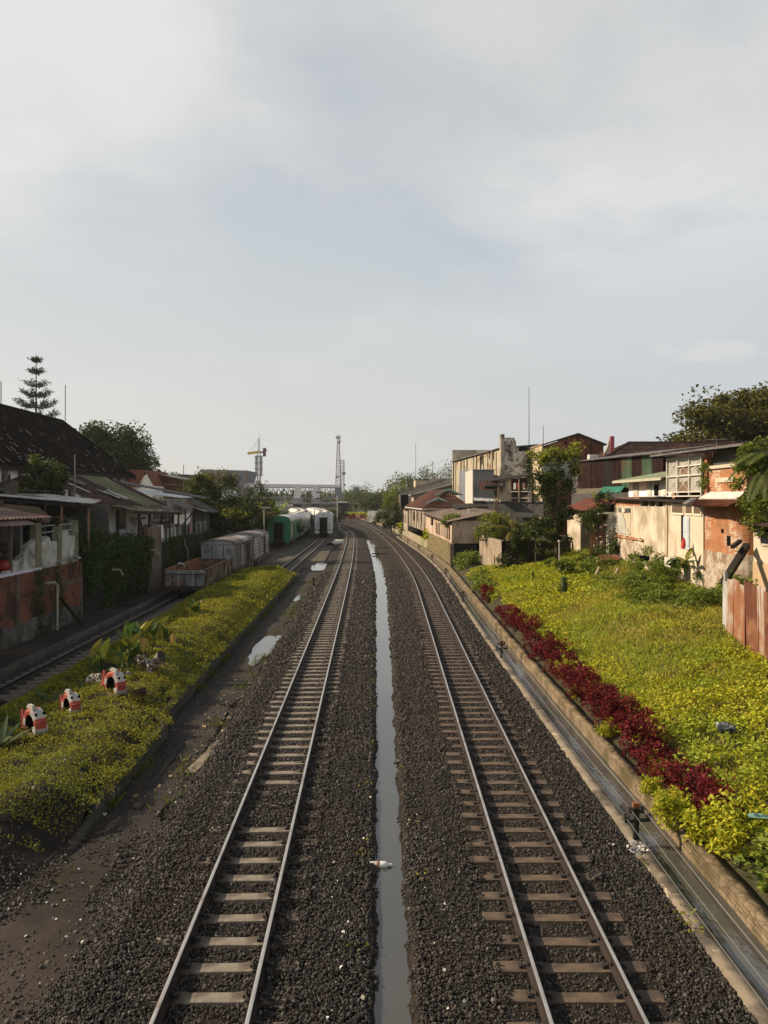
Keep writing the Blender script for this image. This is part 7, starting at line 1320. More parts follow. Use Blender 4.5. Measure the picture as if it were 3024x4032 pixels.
bush('bush', 'dark hanging bush against the sooty brick wall', (9.9, 57, 1.6), [(0, 0, 1.5, .75, .6, .9), (.1, -.1, .7, .55, .5, .8)], 1500, .21, LEAF_DK, 36, .24, .5)
palm('palm', 'low palm with a yellowing frond above the block wall', (10.0, 60.5, 1.4), 2.2, 9, 1.9, LEAF_GOLD, .09, 1.0, .4)
for px, y, h_, lab in ((1778, 71.5, 2.1, 'papaya tree with an umbrella crown in front of the slatted lean-to'), (1814, 71.8, 1.75, 'shorter papaya tree right of the other one by the lean-to')):
    x = (px - XC) * y / F; tree('papaya_tree', lab, (x, y, 2.05), h_, [(0, 0, h_ + .15, .78, .7, .42), (-.3, 0, h_ - .15, .6, .6, .4)], 850, .24, foliage('papaya_leaves', [(.16, .20, .03), (.10, .14, .022), (.22, .25, .035)], .25), BARK_PALE, 26, .25, .6, 'papaya trees by the lean-to', r0=.06, limbs=9, droop=.35)
bush('bush', 'rounded green bush on top of the shaded black wall', (8.0, 70.5, 2.0), [(0, 0, .7, .85, .8, .75), (.7, 0, .3, .5, .6, .4)], 900, .2, LEAF_VINE, 26, .26, .5)
bush('shrub', 'bright yellow green shrub behind the number board', (4.95 + .9, 94.5, .9), [(0, 0, .9, 1.2, 2.0, .65), (-.3, -2, .6, .8, 1.2, .5)], 1300, .26, LEAF_YEL, 30, .25, .5)
bush('bush', 'bushy weeds at the foot of the shaded black wall', (6.6, 65.8, .1), [(0, 0, .7, .8, 2.4, .7), (1.0, 0, 1.0, .8, 2.0, .6)], 1900, .2, LEAF_VINE, 44, .24, .5)
bush('bush', 'dark green bush in front of the block wall corner', (8.7, 55.8, 1.0), [(0, 0, .55, .7, .8, .55), (.6, 0, .3, .6, .6, .35)], 1100, .19, LEAF_DK, 30, .26, .5)
t = tree('sapling', 'spreading papaya sapling growing by the foot of the slim tall tree', (10.75, 47.5, 1.15), .75, [(0, 0, .95, .95, .8, .22), (.5, 0, .7, .7, .6, .2)], 420, .26, LEAF_VINE, BARK, 22, .2, .7, r0=.04, limbs=12)
b = MB(); b.tube([(10.9, 49, 1.2), (10.9, 49, 3.3)], .03, 6); t = thing('lamp_post', 'thin white post with a round lamp below the slim tall tree', 'lamp', (10.9, 49, 1.2)); b.build('pole', WHITE_PAINT, t); b = MB(); b.sphere((10.9, 49, 3.36), .09); b.build('lamp_head', M('lamp_globe', (.5, .45, .36)), t)
def vine(label, loc, ells, n, mat=LEAF_VINE, L=.16, cat='creeper', cl=60): bush('creeper', label, loc, ells, n, L, mat, cl, .22, .55, cat=cat)
vine('creeper mound climbing the left end of the beige house', (14.0, 49.3, 1.9), [(0, 0, .6, .7, 1.2, .7), (.2, -.6, 1.5, .45, .6, 1.3), (-.9, 0, .4, .8, 1.2, .5)], 2400, LEAF_MID)
vine('leafy creeper bank below the pale box and the blue door', (13.4, 38.8, 1.9), [(0, 0, .45, 1.2, 1.8, .55), (.3, 1.8, .8, .7, 1.0, .8), (-.7, -1.5, .1, 1.4, 2.0, .4), (.6, -2.2, .5, .8, 1.3, .5), (-1.4, .8, 0, 1.2, 2., .35)], 8500, L=.13)
vine('green creeper spilling down the bank towards the rusty fence', (12.5, 33.4, 1.5), [(0, 0, .3, 1.1, 2.0, .4), (.5, -1.8, .5, .9, 1.4, .5), (-.7, 1.5, .15, 1.2, 1.8, .35)], 6500, L=.13)
vine('small tuft of creeper on the flaking footing', (14.2, 44.6, 2.0), [(0, 0, .5, .45, .5, .5)], 420)
vine('weedy tangle at the left of the leaning concrete stubs', (11.9, 46.6, 1.5), [(0, 0, .45, .9, 1.0, .5), (1.2, .5, .5, .8, 1.0, .5)], 1500)
vine('creeper hanging down the corner between the lattice window and the upper bricks', (14.35, 35.4, 6.3), [(0, 0, .4, .2, .25, .5), (0, -.1, 1.0, .2, .5, .25)], 420, LEAF_VINE, .12, cl=20)
vine('weeds between the fence and the beam', (13.3, 29.4, 2.3), [(0, 0, .4, .7, 1.0, .5)], 700, cl=24)
for k, (px, py, lab) in enumerate(((2322, 2225, 'leftmost leaning pale concrete stub on the bank'), (2345, 2258, 'middle leaning pale concrete stub on the bank'), (2418, 2265, 'rightmost leaning pale concrete stub on the bank'))):
    c = U(px, py, 1.75); b = MB(); b.bar((c.x - .1, c.y, 1.4), (c.x + .28, c.y + .2, 2.1), .11); tag(b.build('concrete_stub', PLASTER_OLD, origin=(c.x, c.y, 1.5)), lab, 'stub', 'leaning concrete stubs')
b = MB(); b.corr((13.0, 47.2, 2.3), (14.1, 47.0, 2.4), (14.2, 48.0, 2.62), (13.1, 48.2, 2.55), 10, .035, 1); tag(b.build('tin_sheet', RUST, origin=(13.4, 45.8, 2)), 'rusty corrugated sheet lying on the bank in front of the beige house', 'tin sheet')
broadleaf('banana_plant', 'ragged banana plant by the red cloth', (13.9, 36.6, 2.6), 9, 1.1, .3, LEAF_CANNA, .3, .6, None, 'banana plant', (.5, 1.4), 2, lean=.7)
palm('palm', 'dark feathery palm hanging in from the right edge', (15.05, 29.6, 2.2), 5.3, 20, 2.3, foliage('palm_fronds', [(.035, .05, .014), (.06, .075, .018), (.10, .10, .025)], .2), .14, 1.9, .6, nl=34)
bush('creeper', 'thick climbing creeper smothering the palm at the right edge', (14.25, 30.0, 4.6), [(.2, 0, 2.9, 1.0, 1.0, .8), (.1, .3, .9, .7, .9, .9), (.5, -.4, 1.8, .9, 1.0, 1.0), (.1, .3, 0, .5, .6, .5), (-.35, 0, 2.3, .6, .8, .7)], 8500, .14, LEAF_VINE, 120, .22, .55, cat='creeper')
tree('tree', 'huge spreading tree towering at the right edge behind the houses', (41, 86, 2), 8, [(0, 0, 12.0, 8.5, 7, 4.2), (-6.5, 0, 9.3, 4.5, 5, 3.2), (-9.6, 0, 7.4, 2.4, 3, 1.5), (4, 0, 10, 7, 6, 5), (-3, 0, 13.2, 4, 4, 2.5)], 42000, .5, LEAF_OLD, clumps=330, cs=.16, shell=.5, r0=.55, limbs=18)
b = bush('bamboo', 'feathery bamboo clump beside the far planked house', (2.0, 142, .5), [(0, 0, 5.5, 2.2, 2.2, 2.8), (1.2, 0, 7.9, .9, 1.0, 2.2), (-1.6, 0, 4.2, 1.6, 1.8, 2.4), (2.4, 0, 4.4, 2.2, 2.0, 2.4)], 5200, .5, LEAF_BAMBOO, 90, .2, .5, .22, None, 'bamboo', .5)
tree('tree', 'dark leafy tree in front of the bamboo beside the curve', (1.2, 132, .2), 2.5, [(0, 0, 3.4, 2.0, 2., 2.2), (-1.3, 0, 2.3, 1.5, 1.6, 1.6), (1.5, 0, 1.7, 1.5, 1.6, 1.5)], 3600, .33, LEAF_MID, clumps=66, cs=.2, r0=.12)
# ------------------------------------------------------------------ rolling stock
def wheelset(root, y, r=.42, w=.5335, mat=None, face=None):
    b = MB(); 
    b.lathe([(.06, -w), (.06, w)], 8, (0, y, r), 'x'); ax = b.build('axle', BLACK_IRON, root)
    for sg in (-1, 1):
        b = MB(); b.lathe([(.0, -.05), (r * .3, -.07), (r * .35, -.02), (r * .82, -.02), (r * .86, -.06), (r, -.06), (r, .05), (r + .025, .06), (r + .025, .075), (0, .075)] if sg > 0 else [(0, -.075), (r + .025, -.075), (r + .025, -.06), (r, -.05), (r, .06), (r * .86, .06), (r * .82, .02), (r * .35, .02), (r * .3, .07), (0, .05)], 20, (sg * (w + .04), y, r), 'x'); wl = b.build('wheel', mat or BLACK_IRON, root)
        b = MB(); b.lathe([(r * .9, 0), (r * .99, 0), (r * .99, .012), (r * .9, .012)], 20, (sg * (w + .04) + sg * .065, y, r), 'x'); b.build('rim', M('worn_rim', (.34, .32, .29), (.2, .19, .17), 6., .5), wl)
def loc_on(fx, y): x = float(fx(y)); a = math.atan2(-(float(fx(y + 6)) - float(fx(y - 0))), 6.); return x, a
WAG_GREY = M('wagon_grey', (.17, .175, .18), (.11, .11, .112), 1.7, .8, (.12, .075, .05), .3, c4=(.32, .32, .31), amt4=.2)
WAG_RUST = M('wagon_rust', (.10, .055, .032), (.055, .034, .024), 2., .85, (.2, .17, .13), .45, streak=True, c4=(.05, .028, .02), amt4=.3)
WAG_IN = M('wagon_inner_rust', (.24, .10, .045), (.14, .06, .03), 2., .9, (.07, .035, .024), .3)
# open wagon
x, a = loc_on(XG, 47.3)
w = thing('open_wagon', 'rusty open goods wagon with a railed grey end, nearest on the siding', 'wagon', (0, 0, 0)); Lw, hw, z0, z1 = 9.4, 1.2, .78, 1.72
b = MB(); b.box(-hw, hw, 0, .07, z0, z1); b.build('end_panel', WAG_GREY, w); b = MB(); b.box(-hw, hw, Lw - .07, Lw, z0, z1); b.build('end_panel', WAG_RUST, w)
for sg in (-1, 1):
    b = MB(); lo, hi = sorted((sg * hw, sg * (hw - .06))); b.cur = 0; b.box(lo, hi, .07, Lw - .07, z0, z1)
    for k in range(7): y = .15 + k * (Lw - .45) / 6; l2, h2 = sorted((sg * hw, sg * (hw + .07))); b.box(l2, h2, y, y + .14, z0 - .05, z1)
    l2, h2 = sorted((sg * (hw - .07), sg * (hw + .08))); b.box(l2, h2, .0, Lw, z1, z1 + .07); b.build('side', WAG_RUST if sg > 0 else WAG_IN, w)
b = MB(); b.box(hw + .005, hw + .012, 4.3, 5.4, z0 + .12, z1 - .1); b.build('green_patch', M('green_paint', (.09, .15, .11), (.05, .08, .06), 2.), w)
b = MB(); b.box(-hw + .07, hw - .07, .08, Lw - .08, z0 + .08, z0 + .18); b.build('floor', WAG_IN, w)
b = MB()
for xx in (-.42, .42): b.box(xx - .035, xx + .035, -.05, 0, z0 - .1, z1)
b.build('end_stanchion', M('pale_steel', (.3, .29, .27)), w)
for sg in (-1, 1):     # ring marks painted on the end
    b = MB(); b.lathe([(.17, 0), (.22, 0), (.22, .006), (.17, .006)], 18, (sg * .78, -.007, 1.42), 'y'); b.build('ring_mark', M('dark_mark', (.12, .121, .125), (.09, .09, .092), 8.), w)
b = MB(); b.tube([(-hw - .05, -.4, z0 - .15), (-hw - .05, -.4, z1 - .25), (-hw + .05, -.4, z1 - .2), (hw - .05, -.4, z1 - .2), (hw + .05, -.4, z1 - .25), (hw + .05, -.4, z0 - .9)], .04, 6)
for xx in (-.7, 0, .7): b.tube([(xx, -.4, z0 - .1), (xx, -.4, z1 - .2)], .035, 5)
b.build('end_railing', BLACK_IRON, w)
b = MB(); b.box(-hw, hw, -.45, Lw + .2, z0 - .22, z0 - .01); b.box(-.9, -.75, 0, Lw, .45, z0 - .2); b.box(.75, .9, 0, Lw, .45, z0 - .2); b.box(-.6, .6, .3, .6, .3, .7); b.build('underframe', BLACK_IRON, w)
b = MB(); b.lathe([(.06, 0), (.06, -.3), (.2, -.3), (.2, -.36), (0, -.36)], 12, (0, -.45, .72), 'y'); b.build('coupler', BLACK_IRON, w)
for y in (1.3, 2.7, Lw - 2.7, Lw - 1.3): wheelset(w, y)
b = MB(); b.slab([(-hw - .03, 3.2, z1 + .1), (-hw + .3, 3.2, z1 + .1), (-hw + .3, 3.7, z1 - .15), (-hw - .03, 3.7, z1 + .1)], .1); rag = b.build('rag', M('pale_rag', (.4, .42, .42)), w)
w.location = (x, 47.3, 0); w.rotation_euler = (0, 0, a)
# box wagons
def roof_arc(hw, ze, rise, n=10): return [(hw * math.cos(PI * k / n), ze + rise * math.sin(PI * k / n) ** .8) for k in range(n + 1)]
def extrude(b, prof, y0, y1, caps=True):
    n = len(prof); vs = [(x, y0, z) for x, z in prof] + [(x, y1, z) for x, z in prof]; fs = [(i, i + 1, n + i + 1, n + i) for i in range(n - 1)]
    if caps: fs += [tuple(range(n)), tuple(reversed(range(n, 2 * n)))]
    b.add(vs, fs); return b
BOX_A = M('boxcar_grey', (.15, .148, .145), (.085, .08, .077), 1.9, .85, (.11, .065, .045), .4, streak=True, c4=(.32, .31, .30), amt4=.3); BOX_B = M('boxcar_pale', (.33, .29, .27), (.2, .165, .15), 2.6, .85, (.13, .075, .055), .45, c4=(.45, .42, .40), amt4=.3)
BOX_ROOF = M('boxcar_roof', (.17, .14, .13), (.10, .075, .066), .9, .85, (.30, .285, .275), .35, c4=(.09, .05, .035), amt4=.2); BOX_END = M('boxcar_end', (.165, .17, .18), (.12, .122, .128), 1.3, .8, (.23, .235, .24), .45, c4=(.30, .31, .32), amt4=.25)
for (y0, Lb, mat, slat, lab) in ((57.6, 9.3, BOX_A, False, 'grey round roofed boxcar with scrawled marks on its end, behind the open wagon'), (67.4, 9.3, BOX_B, True, 'pale slatted boxcar between the grey boxcar and the green coach')):
    x, a = loc_on(XG, y0); w = thing('boxcar', lab, 'boxcar', (0, 0, 0), 0, 'boxcars on the siding'); hw = 1.22
    b = MB(); b.box(-hw, hw, .05, Lb - .05, .85, 2.7); b.build('body', mat, w)
    b = MB(); ra = roof_arc(hw, 2.68, .38); extrude(b, [(q * .985, z - .01) for q, z in ra], 0., .06); b.box(-hw, hw, 0, .05, .72, 2.6); b.build('end_panel', BOX_END, w)
    b = MB(); extrude(b, [(q * 1.06, z) for q, z in ra], -.12, Lb + .1, False); extrude(b, [(q * 1.04, z - .03) for q, z in ra], -.12, Lb + .1, False); b.build('roof', BOX_ROOF, w, False)
    b = MB()
    for xx in (-.42, .42): b.box(xx - .03, xx + .03, -.05, 0, .72, 2.6)
    b.build('end_rib', M('dark_steel', (.08, .08, .082)), w)
    if not slat:
        for sg in (-1, 0, 1):
            if sg: b = MB(); b.lathe([(.16, 0), (.21, 0), (.21, .006), (.16, .006)], 18, (sg * .8, -.007, 2.2), 'y'); b.build('ring_mark', M('dark_mark', (.12, .121, .125), (.09, .09, .092), 8.), w)
            else:
                b = MB()
                for k, (p, q) in enumerate((((-.28, 2.05), (-.28, 2.35)), ((-.28, 2.35), (-.12, 2.35)), ((-.28, 2.05), (-.12, 2.05)), ((-.12, 2.05), (-.12, 2.2)), ((-.02, 2.05), (-.02, 2.35)), ((-.02, 2.35), (.12, 2.3)), ((-.02, 2.2), (.1, 2.2)), ((.22, 2.05), (.22, 2.35)), ((.22, 2.06), (.34, 2.06)))): b.bar((p[0], -.004, p[1]), (q[0], -.004, q[1]), .05, .008)
                b.build('scrawl', M('pale_mark', (.3, .31, .32)), w)
    b = MB(); nst = 7
    for k in range(nst + 1): y = .02 + k * (Lb - .14) / nst; b.box(hw, hw + .06, y, y + .1, .8, 2.62)
    for z in ((1.0, 1.3, 1.6, 1.9, 2.2, 2.45) if slat else (1.5, 2.1)): b.box(hw, hw + .045, 0, Lb, z, z + (.13 if slat else .05))
    b.build('side_slats' if slat else 'side_ribs', M('pale_slat', (.55, .52, .49), (.36, .32, .29), 3., .85, (.14, .09, .07), .35) if slat else mat, w)
    for y in (Lb * .28, Lb * .64):
        b = MB(); b.box(hw + .045, hw + .075, y, y + 1.15, .9, 2.5); b.build('door', [M('pale_door', (.3, .28, .26), (.2, .18, .165), 2., .8, (.14, .08, .05), .4), RUST_DK][int(y > Lb * .5)], w)
    b = MB(); b.box(hw - .05, hw + .09, Lb * .4, Lb * .72, 2.42, 2.56); b.build('door_rail', BLACK_IRON, w)
    b = MB(); b.box(-hw, hw, -.1, Lb, .66, .86); b.box(-.85, .85, 1, Lb - 1, .42, .66); b.build('underframe', BLACK_IRON, w)
    for y in (1.4, 2.9, Lb - 2.9, Lb - 1.4): wheelset(w, y)
    w.location = (x, y0, 0); w.rotation_euler = (0, 0, a)
# coaches
def coach(name, label, fx, y0, Lc, bodym, roofm, endm, livery=None, vents=6, near=True, h=3.92, cat='coach', group=None, eave=2.95):
    x, a = loc_on(fx, y0); x1, _ = loc_on(fx, y0 + Lc); a = math.atan2(-(x1 - x), Lc)
    w = thing(name, label, cat, (0, 0, 0), 0, group); hw = 1.42; ra = roof_arc(hw, eave, h - eave, 14)
    b = MB(); b.box(-hw, hw, 0, Lc, .95, eave + .01); extrude(b, [(q * .995, z - .015) for q, z in ra], 0, Lc); b.build('body', bodym, w)
    b = MB(); extrude(b, [(q * 1.02, z + .03) for q, z in ra], -.06, Lc + .05, False); b.build('roof', roofm, w, False)
    for k in range(int(Lc / 3.2) if livery != 'green' else 0):
        b = MB(); b.box(hw, hw + .02, 1.6 + k * 3.1, 2.9 + k * 3.1, 1.9, 2.55); b.build('window', GLASS_DK, w)
    if vents:
        for k in range(vents):
            b = MB(); y = 2 + k * (Lc - 4) / max(1, vents - 1); b.sphere((0.55 * (-1) ** k, y, h - .12), .45, .7, .2, 10, 5); b.sphere((-.55 * (-1) ** k, y + .5, h - .14), .3, .4, .18, 8, 5); b.build('roof_vent', M('roof_vent', (.16, .15, .14), (.1, .095, .09), 3.), w)
    b = MB(); b.box(-hw * .95, hw * .95, .1, Lc - .1, .7, .95); b.box(-1.1, 1.1, Lc * .35, Lc * .65, .3, .7); b.build('underframe', BLACK_IRON, w)
    if near:
        b = MB(); b.box(-.56, .56, -.42, .0, 1.0, 3.05); b.build('gangway', DARK, w); b = MB(); b.box(-.6, -.5, -.5, -.4, .8, 3.1); b.box(.5, .6, -.5, -.4, .8, 3.1); b.box(-.72, .72, -.52, -.3, 3.05, 3.15); b.build('gangway_frame', BLACK_IRON, w)
        b = MB(); b.lathe([(.09, 0), (.09, -.45), (.2, -.45), (.2, -.55), (0, -.55)], 10, (0, 0, .75), 'y'); b.build('coupler', BLACK_IRON, w)
        for sg in (-1, 1):
            b = MB(); b.box(sg * 1.0 - .36, sg * 1.0 + .36, -.03, .03, .62, .96); b.build('apron', endm, w)
            b = MB(); b.sphere((sg * .95, -.05, 2.1), .09, .05, .09, 8, 5); b.build('tail_lamp', BLACK_IRON, w)
        b = MB(); b.box(hw, hw + .03, 3.4, 4.5, 1.0, 2.8); b.box(hw, hw + .03, Lc - 3.5, Lc - 2.6, 1.0, 2.8); b.build('door', GLASS_DK if livery == 'green' else M('coach_door', (.3, .31, .32)), w)
        for y in (2.2, 4.3, Lc - 4.3, Lc - 2.2): wheelset(w, y, .4)
        if livery == 'green':
            for k, (y, dy, z) in enumerate(((1.1, .35, 2.0), (1.9, .3, 1.95), (2.6, .3, 1.9))):
                b = MB(); b.lathe([(.26, 0), (.40, 0), (.40, .012), (.26, .012)], 16, (hw + .005, y, 1.8), 'x'); b.v = [(q, y + (yy_ - y) * .8, 1.85 + (z_ - 1.8) * 1.7) for q, yy_, z_ in b.v]; b.build('graffiti', [M('graffiti_white', (.5, .48, .44)), M('graffiti_tan', (.36, .24, .15)), M('graffiti_white', (.5, .48, .44))][k], w)
            b = MB(); b.box(hw, hw + .012, .6, 1.9, 2.58, 2.72); b.build('marking', M('graffiti_white', (.5, .48, .44)), w)
        if livery == 'white':
            for z, m_ in ((1.22, 'navy'), (1.1, 'orange')):
                b = MB()
                for x0_, x1_ in ((-hw - .012, -.6), (.6, hw + .012)): b.box(x0_, x1_, -.012, 0, z, z + .07)
                b.box(hw, hw + .012, 0, Lc, z, z + .07); b.build('stripe', plain('stripe_' + m_, (.05, .05, .12) if m_ == 'navy' else (.22, .1, .06)), w)
            b = MB(); b.sphere((0, -.02, 3.5), .1, .06, .1, 8, 5); b.build('top_lamp', BLACK_IRON, w); b = MB()
            for sg in (-1, 1): b.box(sg * .98 - .1, sg * .98 + .1, -.014, 0, 1.65, 1.85); b.box(sg * .98 - .25, sg * .98 + .2, -.015, 0, .72, .86)
            b.build('end_marking', M('grey_mark', (.25, .25, .27)), w)
    w.location = (x, y0, 0); w.rotation_euler = (0, 0, a); return w
CG = plain('coach_green', (.006, .14, .055), .5); CGR = M('coach_silver_roof', (.45, .46, .45), (.36, .36, .35), .8, .5, (.25, .25, .24), .2)
CW = M('coach_white', (.56, .58, .58), (.48, .5, .5), .8, .5); CWR = M('coach_white_roof', (.56, .55, .52), (.46, .44, .4), .8, .55, (.3, .29, .27), .25)
coach('passenger_coach', 'green coach with a silver round roof and scrawled white graffiti', XG, 97.3, 15.4, CG, CGR, CG, 'green', 0, eave=3.2)
gl = ['first grey coach coupled behind the green coach', 'second grey coach behind the green coach, bending left', 'third grey coach behind the green coach, near the station', 'last visible grey coach far off on the green coach track']
y = 113.3
for k in range(4): coach('passenger_coach', gl[k], XG, y, 19.4, M('coach_grey', (.3, .31, .31), (.24, .24, .24), 1.), CWR, CW, None, 5, False, group='grey coaches in the station'); y += 20.2 if k < 1 else 18.5
coach('passenger_coach', 'white coach with thin stripes, between the green coach and the left main track', XW, 123., 18.5, CW, CWR, CW, 'white', 4)
y = 142.; wl = ['second coach behind the white coach', 'third coach behind the white coach, bending left', 'farthest coach behind the white coach, by the footbridge']
for k in range(3): coach('passenger_coach', wl[k], XW, y, 19., CW, CWR, CW, None, 5, False, group='coaches behind the white coach'); y += 18.2
# ------------------------------------------------------------------ station
ST_GREY = M('station_cladding', (.15, .15, .165), (.125, .125, .14), .3, .6); ST_ROOF = M('station_roof', (.17, .17, .185), (.145, .145, .16), .3, .65); ST_STEEL = plain('station_steel', (.2, .2, .21), .6)
YB = 350.; t = thing('footbridge', 'long grey covered station footbridge crossing all the tracks in the distance', 'footbridge', ((1180 - XC) * YB / F, YB, 0))
def X_(px, Y): return (px - XC) * Y / F
xa, xb = X_(965, YB), X_(1342, YB); b = MB(); b.slab([(xa, YB - 3, 11.0), (xb, YB - 3, 10.9), (xb, YB, 12.1), (xa, YB, 12.6)], .25); b.slab([(xa, YB, 12.6), (xb, YB, 12.1), (xb, YB + 3, 10.9), (xa, YB + 3, 11)], .25); b.build('roof', ST_ROOF, t)
b = MB(); b.box(xa, xb, YB - 2.2, YB + 2.2, 6.4, 7.0); b.build('deck', ST_STEEL, t)
n = 18
for k in range(n + 1):
    x = xa + (xb - xa) * k / n; b = MB(); b.box(x - .1, x + .1, YB - 2.3, YB - 2.1, 7, 11); b.box(x - .1, x + .1, YB + 2.1, YB + 2.3, 7, 11)
    if k < n: x2 = xa + (xb - xa) * (k + 1) / n; (b.bar((x, YB - 2.2, 7), ((x + x2) / 2, YB - 2.2, 10.8), .2), b.bar((x2, YB - 2.2, 7), ((x + x2) / 2, YB - 2.2, 10.8), .2))
    b.build('truss', BLACK_IRON, t)
for p0, p1 in ((1170, 1195), (1240, 1268)):
    b = MB(); b.slab([(X_(p0 - 6, YB), YB - 4, 11.2), (X_(p1 - 2, YB), YB - 4, 11.2), (X_(p1, YB), YB - 14, 6.4), (X_(p0, YB), YB - 14, 6.4)], .3); b.build('stair_roof', ST_ROOF, t); b = MB(); b.box(X_(p0 - 2, YB), X_(p1 + 4, YB), YB - 15, YB - 5, 1.5, 6.2); b.build('stair_wall', ST_STEEL, t)
b = MB(); b.slab([(X_(1318, YB), YB - 3.2, 11.1), (X_(1340, YB), YB - 3.2, 11.1), (X_(1356, YB), YB - 3.2, 6.2), (X_(1322, YB), YB - 3.2, 6.2)], .5, (0, 6, 0)); b.build('end_stair', ST_ROOF, t)
for px in (1020, 1110, 1175, 1262, 1330): b = MB(); b.box(X_(px, YB) - .4, X_(px, YB) + .4, YB - .5, YB + .5, 0, 6.6); b.build('pier', ST_STEEL, t)
Y2 = 372.; h = thing('station_hall', 'big grey station hall with a wedge shaped slanting front left of the footbridge', 'building', (X_(880, Y2), Y2, 0)); b = MB(); b.slab([(X_(787, Y2), Y2, 20.0), (X_(973, Y2), Y2, 19.5), (X_(958, Y2), Y2, 13), (X_(935, Y2), Y2, 9), (X_(812, Y2), Y2, 9)], .5, (0, 30, 0)); b.build('hall', ST_GREY, h); b = MB(); b.bar((X_(973, Y2) + .2, Y2 - .3, 19.5), (X_(950, Y2) + .4, Y2 - .3, 9.5), .9); b.build('edge_trim', M('station_trim', (.24, .13, .1)), h); b = MB(); b.box(X_(800, Y2), X_(960, Y2), Y2 + 2, Y2 + 30, 0, 9); b.build('lower_storey', M('station_wall', (.3, .3, .3)), h); b = MB(); b.slab([(X_(948, YB), YB + 2, 9), (X_(990, YB), YB + 2, 9.5), (X_(975, YB), YB + 2, 13.4), (X_(958, YB), YB + 2, 13)], .5, (0, 6, 0)); b.build('link_roof', ST_GREY, h)
t = thing('platform_canopy', 'long dark platform canopy under the footbridge', 'canopy', (X_(1200, 330), 330, 0)); b = MB(); b.box(X_(1100, 330), X_(1420, 330), 322, 336, 3.9, 4.5); b.build('roof', ST_STEEL, t)
for px in np.linspace(1105, 1415, 12): b = MB(); b.box(X_(px, 330) - .15, X_(px, 330) + .15, 325, 325.3, 0, 3.9); b.build('column', ST_STEEL, t)
t = thing('platform_canopy', 'small dark canopy with a pale edge at the right end of the footbridge', 'canopy', (X_(1360, 310), 310, 0)); b = MB(); b.box(X_(1328, 310), X_(1366, 310), 306, 318, 4.6, 5.0); b.build('roof', CW, t); b = MB(); b.box(X_(1330, 310), X_(1378, 310), 308, 317, 0, 4.4); b.build('wall', WOOD_DK, t)
for k, (px, Y, w_, z_, lab) in enumerate(((985, 300, 7, 6.0, 'dark roofed station shed behind the banana clump'), (1130, 340, 10, 4.6, 'low pale station office under the left part of the footbridge'), (1275, 345, 9, 4.2, 'low grey station store under the right part of the footbridge'))):
    h = thing('station_shed', lab, 'shed', (X_(px, Y), Y, 0)); b = MB(); b.box(X_(px, Y) - w_ / 2, X_(px, Y) + w_ / 2, Y, Y + 8, 0, z_); b.build('wall', [RUST_DK, WHITEWASH, GREYWALL][k], h); b = MB(); b.box(X_(px, Y) - w_ / 2 - .4, X_(px, Y) + w_ / 2 + .4, Y - .6, Y + 8.4, z_, z_ + .3); b.build('roof', ST_STEEL, h)
# crane and masts
CR = M('hazed_crane_steel', (.3, .3, .33), (.25, .25, .28), .5); cx = X_(1019, 470)  # pale steel, distance haze put into the colour
t = lattice_mast('tower_crane', 'tower crane with a short yellow jib above the station', (cx, 470, 0), 31, 1.9, 1.9, 22, CR, .2, 'crane')
b = MB()
for sx in (-1.7, 1.7):
    for sy in (-1.4, 1.4): b.bar((cx + sx, 470 + sy, 20), (cx + sx, 470 + sy, 31.5), .4)
for z in (20, 23.8, 27.6, 31.4): b.box(cx - 1.9, cx + 1.9, 468.4, 468.8, z, z + .5); b.box(cx - 2.6, cx + 2.6, 469, 471, z, z + .25)
b.build('climbing_frame', CR, t); b = MB(); b.bar((cx - 6.6, 470, 33.2), (cx + 1, 470, 34.2), 1.3, 1.4); b.build('jib', M('crane_yellow', (.6, .4, .1), (.5, .34, .08), 1.), t)
b = MB(); b.bar((cx + 1, 470, 33.6), (cx + 4.8, 470, 35.4), .8); b.box(cx + 2.6, cx + 4.2, 469, 471, 31.5, 36.5); b.build('counterweight', M('crane_rust', (.14, .075, .06)), t)
b = MB()
for sx in (-.9, .9): b.bar((cx + sx, 469.2, 31), (cx + .2, 470, 43), .22); b.bar((cx + sx, 470.8, 31), (cx + .2, 470, 43), .22)
for z in (33, 35, 37, 39): b.bar((cx - .8, 470, z), (cx + .8, 470, z + 1.2), .16)
b.bar((cx + .2, 470, 43), (cx + .2, 470, 45), .12); b.build('apex', CR, t); b = MB(); b.bar((cx + .2, 470, 42.5), (cx - 6, 470, 34), .12); b.bar((cx + .2, 470, 42.5), (cx - 4, 470, 34), .12); b.build('stay', CR, t)
MS = M('hazed_white_red', (.38, .26, .24), (.34, .34, .36), .22); mx = X_(1332, 500)  # red and white paint lightened, distance haze put into the colour
t = lattice_mast('radio_tower', 'tallest lattice radio tower behind the footbridge', (mx, 500, 0), 46.5, 4.6, 1.1, 26, MS, .2, 'tower')
for z, dx in ((45, -.9), (45, .9), (42.5, .9), (41.8, .6), (14, -.9), (20, -.5)): b = MB(); b.lathe([(0, -.25), (.75, -.1), (.8, .15), (0, .1)], 12, (mx + dx, 499, z), 'y'); b.build('dish', M('dish_grey', (.28, .28, .3)), t)
mx2 = X_(1347, 505); t = lattice_mast('radio_tower', 'shorter radio tower crowded with drum antennas, touching the tallest tower on its right', (mx2, 505, 0), 31, 2.6, 2.4, 16, MS, .2, 'tower')
for z, dx, r in ((30, -1.2, .5), (29, 1.2, .5), (27, -1.2, .55), (26, 1.3, .5), (24, -1., .5), (22.5, 1.2, 1.2), (15, 1.8, .7), (21, -1.2, .5), (13, -1.6, .7)): b = MB(); b.lathe([(0, -.25), (r, -.1), (r, .25), (0, .2)], 12, (mx2 + dx, 503.5, z), 'y'); b.build('drum_antenna', M('dish_grey', (.28, .28, .3)), t)
